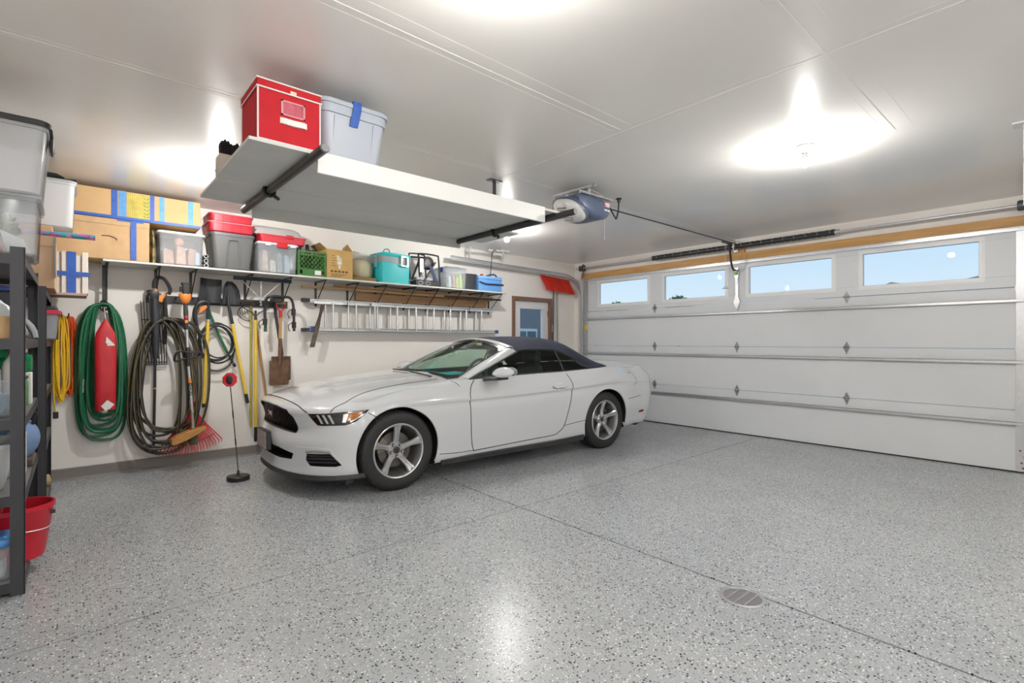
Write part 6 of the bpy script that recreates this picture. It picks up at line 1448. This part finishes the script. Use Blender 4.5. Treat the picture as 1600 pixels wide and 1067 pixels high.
# ================================================================ steel shelving at the left
sh = mat('shelving_charcoal', (0.055,0.056,0.064), .45, .3, bump=.1, bscale=200)
shl = mat('shelf_grey', (0.20,0.195,0.19), .5, .2)
def shelving(label, x0, x1, y0, y1, H, levels):
    t = thing('shelving_unit', label, 'shelving', ((x0+x1)/2, (y0+y1)/2, 0), group='charcoal steel shelving units')
    w = .055
    for x, sx_ in ((x0, 1), (x1, -1)):
        for y, sy_ in ((y0, 1), (y1, -1)):
            xa, xb = sorted((x, x+sx_*w)); ya, yb = sorted((y, y+sy_*w))
            g = G().box(xa, xb, min(y, y+sy_*.003), max(y, y+sy_*.003), 0, H).box(min(x, x+sx_*.003), max(x, x+sx_*.003), ya, yb, 0, H)
            p = mesh('post', g, sh, t)
            n = int(H/.05)
            g = G()
            for k in range(2, n):
                z = k*.05
                g.box(x-sx_*.0006 if 0 else min(x-.0006*sx_, x+.0006*sx_), max(x-.0006*sx_, x+.0006*sx_), y+sy_*.022, y+sy_*.032, z, z+.018)
            o_ = mesh('slot', g, BLACKP(), p, smooth=0); o_['kind'] = 'stuff'
    for z in levels:
        g = G().box(x0+.004, x1-.004, y0+.004, y1-.004, z-.018, z)
        b = mesh('shelf', g, shl, t)
        g = G().box(x1-.006, x1-.0, y0+.055, y1-.055, z-.055, z-.002); mesh('beam', g, sh, b, bev=.001)
        mesh('beam', G().box(x0, x0+.006, y0+.055, y1-.055, z-.055, z-.002), sh, b)
        for ya in (y0+.0, y1-.006): mesh('beam', G().box(x0+.055, x1-.055, ya, ya+.006, z-.055, z-.002), sh, b)
    return t
shelving('charcoal steel shelving unit nearest the camera', -.68, -.19, 3.60, 4.92, 1.785, (.075,.515,.905,1.315,1.75))
shelving('charcoal steel shelving unit in the corner by the tool wall', -.63, -.15, 4.96, 6.03, 1.70, (.075,.55,.93,1.315,1.69))
UT, VT = 1.7505, 1.6905
# top of the near unit: two clear bins
t = thing('storage_bin', 'clear bin with plant and papers, lower of the near stack', 'storage bin', (-.42, 3.86, UT))
mesh('body', tub(-.70,-.135,3.64,4.12,UT,2.055,.93,.03,.010,.004,.02), clearp(), t)
mesh('lid', lid(-.70,-.135,3.64,4.12,2.053,2.072,.03,.006,.02), milky(), t)
pg = foliage(420, (-.42,3.86,1.93), .20, .15, .09, .035, 9); o_ = mesh('plant', pg, mat('dry_plant', (0.16,0.20,0.08), .8, var=.5, scale=20), t, smooth=0); o_['kind'] = 'stuff'
mesh('paper', G().hexa([(-.26,3.68,UT+.012),(-.17,3.70,UT+.012),(-.17,3.72,UT+.012),(-.26,3.70,UT+.012)], [(-.29,3.69,UT+.13),(-.20,3.705,UT+.09),(-.20,3.715,UT+.09),(-.29,3.71,UT+.13)]), wp, t)
mesh('content', G().box(-.62,-.30,3.75,4.05,UT+.012,UT+.08), mat('content_red', (0.35,0.06,0.06), .7), t, bev=.02)
t = thing('storage_bin', 'large frosted bin with black lid on the near shelving', 'storage bin', (-.40, 3.87, 2.073))
mesh('body', tub(-.72,-.10,3.62,4.14,2.0735,2.435,.88,.05,.012,.004,.02), milky(), t, smooth=40)
mesh('lid', lid(-.72,-.10,3.62,4.14,2.433,2.468,.05,.014,.03), BLACKP(), t, smooth=40)
mesh('latch', G().box(-.102,-.086,3.80,3.92,2.36,2.44), BLACKP(), t, bev=.005)
# corner stack
t = thing('cardboard_box', 'tall brown carton on the corner shelving behind the clear bins', 'cardboard box', (-.35, 5.3, VT))
mesh('carton', G().box(-.60,-.105,5.02,5.60,VT,2.075), mat('cardboard_pinkish', (0.53,0.35,0.22), .85, var=.05, scale=8), t, bev=.005)
mesh('flap', G().hexa([(-.60,5.015,2.0),(-.105,5.015,2.0),(-.105,5.019,2.0),(-.60,5.019,2.0)], [(-.60,5.012,2.075),(-.105,5.012,2.075),(-.105,5.018,2.075),(-.60,5.018,2.075)]), MATS['cardboard_pinkish'], t)
mesh('strap', G().box(-.112,-.10,5.012,5.022,VT+.08,2.07), mat('strap_grey', (0.20,0.19,0.18), .5), t)
mesh('flat_carton', G().box(-.60,-.12,5.12,5.60,2.076,2.165), CARD(), label='flat brown carton under the frosted rounded bin', cat='cardboard box', bev=.005)
t = thing('storage_bin', 'frosted rounded bin on flat carton in the corner', 'storage bin', (-.27, 5.35, 2.166))
mesh('body', tub(-.58,.015,5.13,5.58,2.1665,2.52,.93,.05,.008,.004,.02), milky(), t, smooth=40); mesh('content', G().box(-.50,-.15,5.22,5.50,2.18,2.42), mat('content_peach', (0.62,0.42,0.33), .8), t, bev=.02)
mesh('lid', lid(-.58,.015,5.13,5.58,2.518,2.54,.05,.006,.03), milky(), t, smooth=40)
t = thing('folding_chair', 'black folded camp chair frame lying on the frosted bin', 'camp chair', (-.3, 5.35, 2.541))
for a, b in (((-.55,5.2,2.555),(.0,5.42,2.555)),((-.55,5.3,2.555),(-.05,5.5,2.565)),((-.5,5.45,2.57),(.02,5.28,2.57))): mesh('tube', G().tube([a, b], .013, 8), BLACKM(), t)
mesh('fabric', G().hexa([(-.5,5.22,2.58),(-.06,5.24,2.58),(-.02,5.46,2.58),(-.45,5.5,2.58)], [(-.5,5.22,2.60),(-.10,5.24,2.60),(-.06,5.46,2.595),(-.45,5.5,2.61)]), MATS['black_cloth'], t)
m = bpy.data.materials.new('floral_wrap'); m.use_nodes = True; N = m.node_tree.nodes; L = m.node_tree.links; MATS['floral_wrap'] = m
tx = N.new('ShaderNodeTexCoord'); vz = N.new('ShaderNodeTexVoronoi'); vz.inputs['Scale'].default_value = 38; rp3 = N.new('ShaderNodeValToRGB'); rp3.color_ramp.interpolation = 'CONSTANT'
for i_, (p_, c_) in enumerate(((0,(0.45,0.10,0.30)),(.3,(0.60,0.30,0.48)),(.5,(0.05,0.30,0.38)),(.7,(0.22,0.10,0.35)),(.85,(0.62,0.50,0.55)))):
    e_ = rp3.color_ramp.elements[i_] if i_ < 2 else rp3.color_ramp.elements.new(p_); e_.position = p_; e_.color = (*c_, 1)
L.new(tx.outputs['Object'], vz.inputs['Vector']); L.new(vz.outputs['Color'], rp3.inputs[0]); L.new(rp3.outputs[0], N['Principled BSDF'].inputs['Base Color']); N['Principled BSDF'].inputs['Roughness'].default_value = .35
mesh('wrap_roll', G().tube([(-.30,5.065,2.097),(.125,5.075,2.105)], .020, 14), m, label='floral gift wrap roll sticking out beside the cartons', cat='wrapping roll')
# board and white bundle by the wall
mesh('overhang_board', G().box(-.45,.085,5.66,6.02,VT,VT+.022), mat('board_pinkish', (0.45,0.33,0.28), .7, var=.1, scale=8), label='thin brown board under the white taped bundle', cat='board', bev=.002)
t = thing('slat_bundle', 'bundle of white slats bound with blue tape', 'bundle', (-.1, 5.85, VT+.022))
for k in range(9):
    x = -.30+.044*k; mesh('slat', G().box(x+.001, x+.042, 5.70+.008*math.sin(k*2.1), 6.01, VT+.0225, VT+.36+.02*math.sin(k*1.7)), mat('slat_white', (0.74,0.70,0.64), .6, var=.05, scale=20), t, bev=.002)
tape_x(-.045,.015,5.690,VT+.023,VT+.375,t); mesh('tape', G().box(-.305,.105,5.686,5.689,VT+.17,VT+.205), BLUETAPE(), t)
mesh('tape', G().box(.0995,.102,5.69,6.01,VT+.17,VT+.205), BLUETAPE(), t)
# ---- near unit, level by level (front right edge is what shows)
Z1, Z2, Z3, Z4 = .0755, .5155, .9055, 1.3155
# level 4
t = thing('carton', 'small brown open carton on the shelf below the clear bins', 'carton', (-.40, 3.72, Z4))
mesh('box', G().box(-.60,-.235,3.645,3.86,Z4,Z4+.115), CARD(), t, bev=.003); mesh('print', G().box(-.36,-.30,3.6435,3.6455,Z4+.015,Z4+.03), pb, t)
t = thing('plastic_bag', 'clear plastic bag heaped on the small brown carton', 'plastic bag', (-.40, 3.75, Z4+.116))
R = []
for k in range(7):
    u = k/6; R.append([Vector((-.40+(.17*(1-u*.7))*math.cos(a)*(1+.12*math.sin(3*a+k)), 3.76+(.10*(1-u*.6))*math.sin(a)*(1+.1*math.cos(4*a)), Z4+.117+.16*u)) for a in [2*PI*j/18 for j in range(18)]])
mesh('film', G().loft(R), mat('bag_film', (0.55,0.60,0.62), .25, var=.25, scale=16), t, smooth=50); 
R2_ = lambda: None
t = thing('blue_tarp', 'folded dark blue tarp on the shelf under the clear bins', 'tarp', (-.40, 4.05, Z4))
mesh('folds', G().loft([[(-.62,y,z),(-.24,y,z-.0),(-.22,y,z+.02),(-.62,y,z+.03)] for y, z in ((3.90,Z4+.26),(4.0,Z4+.28),(4.2,Z4+.27))]), mat('tarp_blue', (0.02,0.05,0.20), .5), t, bev=.008)
mesh('fold_base', G().box(-.62,-.23,3.90,4.2,Z4,Z4+.26), mat('dark_crate', (0.03,0.03,0.035), .6), t, bev=.01)
t = thing('bike_helmet', 'black and silver vented bicycle helmet on the near shelf', 'helmet', (-.31, 4.48, Z4))
R = []
for k in range(8):
    u = k/7; r = math.cos(u*PI/2*.98); R.append([Vector((-.33+.145*r*math.cos(a), 4.48+.12*r*math.sin(a), Z4+.005+.15*math.sin(u*PI/2))) for a in [2*PI*j/20 for j in range(20)]])
mesh('shell', G().loft(R), BLACKP(), t, smooth=60)
for j in range(5):
    a0 = -.8+.4*j; mesh('rib', G().tube([(-.33+.148*math.cos(f*PI)*math.cos(a0)*1.0, 4.48+.123*math.sin(a0)*math.sin(f*PI)*.9+.03*j-.06, Z4+.01+.15*math.sin(f*PI)) for f in [k/12 for k in range(13)]], .012, 6), mat('helmet_silver', (0.42,0.43,0.44), .4), t)
# level 3
t = thing('wash_tub', 'translucent tub holding spray bottles on the middle shelf', 'tub', (-.40, 3.86, Z3))
mesh('body', tub(-.66,-.20,3.64,4.10,Z3,Z3+.195,.92,.03,.014,.004,.012), clearp(), t, smooth=40)
mesh('content', G().box(-.60,-.28,3.72,4.0,Z3+.014,Z3+.12), mat('content_blue', (0.10,0.28,0.42), .5, var=.3, scale=12), t, bev=.02)
def bottle(label, x, y, z, h, r, m, capm, spray=False):
    t = thing('bottle', label, 'bottle', (x, y, z), group='bottles in the wash tub')
    mesh('flask', G().lathe([(r*.95,z),(r,z+.01),(r,z+h*.55),(r*.85,z+h*.66),(r*.42,z+h*.78),(r*.36,z+h*.84),(.001,z+h*.84)], 18, Matrix.Translation((x,y,0))), m, t, smooth=45)
    mesh('cap', G().lathe([(r*.44,z+h*.82),(r*.44,z+h*.95),(r*.36,z+h*.96),(.001,z+h*.96)], 14, Matrix.Translation((x,y,0))), capm, t)
    if spray:
        mesh('trigger', G().box(x-.07,x+.03,y-.015,y+.015,z+h*.94,z+h*1.06), capm, t, bev=.006)
wj = mat('jug_white', (0.78,0.78,0.76), .4); yl = mat('cap_yellow', (0.75,0.60,0.05), .4)
bottle('white jug bottle with white cap in the tub, left', -.345, 3.70, Z3+.122, .22, .062, wj, wj)
bottle('white spray bottle with red head behind the shelf post', -.24, 3.74, Z3+.122, .25, .045, wj, RED(), True)
bottle('slim bottle with orange head at the photo edge', -.46, 3.76, Z3+.122, .26, .04, wj, org, True)
bottle('yellow capped bottle half hidden behind the post', -.26, 4.30, Z3, .25, .05, mat('bottle_green', (0.10,0.22,0.10), .3), yl)
t = thing('hose_nozzle', 'green hose nozzle set on the middle shelf', 'hose nozzle', (-.28, 4.45, Z3))
mesh('reel', G().cyl((-.36,4.42,Z3+.26),(-.20,4.42,Z3+.26),.05,n=16).cyl((-.34,4.42,Z3+.26),(-.22,4.42,Z3+.26),.065,n=16), mat('nozzle_green', (0.02,0.28,0.10), .4), t)
mesh('stand', G().box(-.36,-.20,4.36,4.48,Z3,Z3+.20), mat('white_caddy', (0.72,0.72,0.70), .5), t, bev=.006)
t = thing('paper_stack', 'pale blue folded sheets under the upper shelf', 'paper', (-.40, 4.2, Z3))
mesh('box', G().box(-.62,-.34,4.14,4.34,Z3,Z3+.30), mat('dark_crate'), t); mesh('sheet', G().box(-.60,-.30,4.13,4.33,Z3+.301,Z3+.36), mat('sheet_blue', (0.42,0.50,0.62), .6, var=.2, scale=20), t, bev=.008)
mesh('green_tube', G().tube([(-.62,4.06,Z3+.33),(-.22,4.06,Z3+.33)], .028, 12), MATS['nozzle_green'], label='dark green plastic tube lying above the tub', cat='tube')
# level 2
t = thing('white_basket', 'white plastic basket with papers on the lower shelf', 'basket', (-.42, 3.85, Z2))
mesh('body', tub(-.66,-.235,3.66,4.06,Z2,Z2+.25,.78,.06,.012,.004,.02), mat('basket_white', (0.70,0.72,0.74), .4), t, smooth=40)
mesh('package', G().box(-.26,-.21,4.08,4.26,Z2,Z2+.23), mat('package_print', (0.62,0.62,0.60), .5, var=.35, scale=25), t, bev=.003) if 0 else None
mesh('paper', G().hexa([(-.42,3.74,Z2+.02),(-.36,3.74,Z2+.02),(-.36,3.95,Z2+.02),(-.42,3.95,Z2+.02)], [(-.34,3.72,Z2+.34),(-.32,3.72,Z2+.34),(-.32,3.93,Z2+.34),(-.34,3.93,Z2+.34)]), wp, t)
mesh('dark_folder', G().hexa([(-.46,3.76,Z2+.02),(-.44,3.76,Z2+.02),(-.44,3.96,Z2+.02),(-.46,3.96,Z2+.02)], [(-.38,3.74,Z2+.33),(-.36,3.74,Z2+.33),(-.36,3.94,Z2+.33),(-.38,3.94,Z2+.33)]), BLACKP(), t)
mesh('printed_package', G().box(-.30,-.215,4.10,4.24,Z2,Z2+.24), mat('package_print', (0.60,0.60,0.62), .5, var=.4, scale=28), label='white printed package standing behind the white basket', cat='package', bev=.003)
t = thing('cloth_bag', 'faded blue cloth bag with dark ties on the lower shelf', 'bag', (-.29, 4.50, Z2))
R = []
for k in range(9):
    u = k/8; r = math.sin(PI*(.12+.80*u))**.6; R.append([Vector((-.30+.135*r*math.cos(a)*(1+.06*math.sin(4*a)), 4.50+.16*r*math.sin(a), Z2+.03+.27*u)) for a in [2*PI*j/18 for j in range(18)]])
mesh('sack', G().loft(R), mat('cloth_blue', (0.16,0.25,0.42), .9, var=.15, scale=10), t, smooth=60); mesh('base', G().box(-.42,-.19,4.36,4.64,Z2,Z2+.05), mat('bag_base', (0.10,0.07,0.06), .8), t, bev=.01)
mesh('tie', G().tube(catmull([(-.22,4.46,Z2+.30),(-.20,4.44,Z2+.34),(-.24,4.46,Z2+.37),(-.19,4.48,Z2+.33),(-.20,4.48,Z2+.25)], 4), .010, 6), BLACKP(), t)
# level 1: red mop bucket and box of wipes
t = thing('mop_bucket', 'red plastic bucket with wire bail on the bottom shelf', 'bucket', (-.30, 3.98, Z1))
R = []
for f, z in ((.78,Z1),(.80,Z1+.01),(.99,Z1+.27),(1.03,Z1+.275),(1.03,Z1+.30),(.98,Z1+.30),(.96,Z1+.26),(.77,Z1+.02),(.7,Z1+.015)): R.append([Vector((-.285+.200*f*math.cos(a), 3.99+.155*f*math.sin(a), z)) for a in [2*PI*j/36 for j in range(36)]])
mesh('pail', G().loft(R), mat('bucket_red', (0.60,0.015,0.035), .32), t, smooth=50)
mesh('bail', G().tube(catmull([(-.095,3.95,Z1+.235),(-.085,3.92,Z1+.20),(-.12,3.86,Z1+.175),(-.26,3.832,Z1+.18),(-.40,3.85,Z1+.20)], 5), .003, 6), STEEL(), t); mesh('bail_ear', G().cyl((-.105,3.95,Z1+.24),(-.08,3.95,Z1+.24),.012,n=10), BLACKM(), t)
mesh('wringer', G().loft([[(-.48,3.90,Z1+.24),(-.30,3.90,Z1+.26),(-.30,4.08,Z1+.26),(-.48,4.08,Z1+.24)], [(-.48,3.90,Z1+.275),(-.30,3.90,Z1+.29),(-.30,4.08,Z1+.29),(-.48,4.08,Z1+.275)]]), MATS['bucket_red'], t, bev=.01)
t = thing('storage_box', 'clear box of cleaning wipes with blue lid on the bottom shelf', 'storage box', (-.45, 3.72, Z1))
mesh('body', tub(-.66,-.235,3.635,3.825,Z1,Z1+.175,.95,.02,.006,.004,.012), clearp(), t); mesh('lid', lid(-.66,-.235,3.635,3.825,Z1+.174,Z1+.222,.02,.004,.02), mat('lid_blue', (0.03,0.22,0.52), .35), t, bev=.003)
mesh('pack', G().box(-.62,-.27,3.67,3.79,Z1+.012,Z1+.10), mat('pack_white_blue', (0.60,0.64,0.68), .5, var=.45, scale=18), t, bev=.01); mesh('pack', G().box(-.60,-.26,3.68,3.79,Z1+.102,Z1+.155), mat('pack_pink', (0.60,0.30,0.30), .6), t, bev=.01)
mesh('pack_print', G().box(-.36,-.29,3.668,3.6705,Z1+.03,Z1+.055), mat('print_dark', (0.08,0.09,0.12), .6), t)
# ---- corner unit
Z1, Z2, Z3, Z4 = .0755, .5505, .9305, 1.3155
t = thing('ice_cream_pail', 'clear pail with red lid on the corner shelf', 'pail', (-.23, 5.22, Z4))
mesh('body', G().lathe([(.095,Z4),(.10,Z4+.01),(.118,Z4+.20),(.122,Z4+.205),(.115,Z4+.205),(.096,Z4+.012),(.001,Z4+.012)], 28, Matrix.Translation((-.20,5.30,0))), clearp(), t, smooth=40)
mesh('lid', G().lathe([(.127,Z4+.195),(.128,Z4+.222),(.118,Z4+.226),(.001,Z4+.222)], 28, Matrix.Translation((-.20,5.30,0))), mat('lid_crimson', (0.42,0.02,0.05), .35), t, smooth=40)
mesh('tall_tub', tub(-.46,-.22,5.03,5.19,Z4,Z4+.30,.85,.03,.008,.004,.012), WHITE(), label='tall white tub beside the red lidded pail', cat='tub', smooth=40)
t = thing('tool_case', 'black tool case with small red mark under the taped bundle', 'tool case', (-.22, 5.72, Z4)); mesh('case', G().box(-.56,-.10,5.52,5.92,Z4,Z4+.27), BLACKP(), t, bev=.01); mesh('red_mark', G().box(-.20,-.13,5.517,5.52,Z4+.18,Z4+.195), RED(), t)
mesh('carton_low', G().box(-.55,-.19,5.10,5.60,Z3,Z3+.26), mat('box_dark_brown', (0.045,0.032,0.028), .6), label='dark brown box on the corner unit middle shelf', cat='box', bev=.005)
mesh('paper_sheet', G().box(-.28,-.17,5.61,5.63,Z3,Z3+.30), wp, label='white card standing beside the dark brown box', cat='card')
mesh('cardboard_sheet', G().hexa([(-.30,5.25,Z2),(-.18,5.25,Z2),(-.18,5.30,Z2),(-.30,5.30,Z2)], [(-.28,5.30,Z2+.30),(-.17,5.30,Z2+.33),(-.17,5.33,Z2+.33),(-.28,5.33,Z2+.30)]), MATS['cardboard_pinkish'], label='leaning cardboard panel on the corner unit', cat='cardboard')
mesh('wood_offcut', G().tube([(-.24,5.05,Z1),(-.22,5.08,Z1+.20),(-.25,5.10,Z1+.36)], [.045,.035,.05], 8), pale, label='pale wooden offcut leaning on the bottom shelf', cat='wood')
mesh('kraft_roll', G().tube([(-.45,5.70,Z1+.05),(-.16,5.80,Z1+.05)], .05, 14), mat('kraft', (0.42,0.30,0.17), .8), label='brown paper roll on the bottom corner shelf', cat='paper roll')
mesh('blue_box', G().box(-.52,-.20,5.15,5.50,Z1,Z1+.12), mat('box_blue', (0.14,0.30,0.50), .5), label='low blue box behind the red bucket', cat='box', bev=.01)
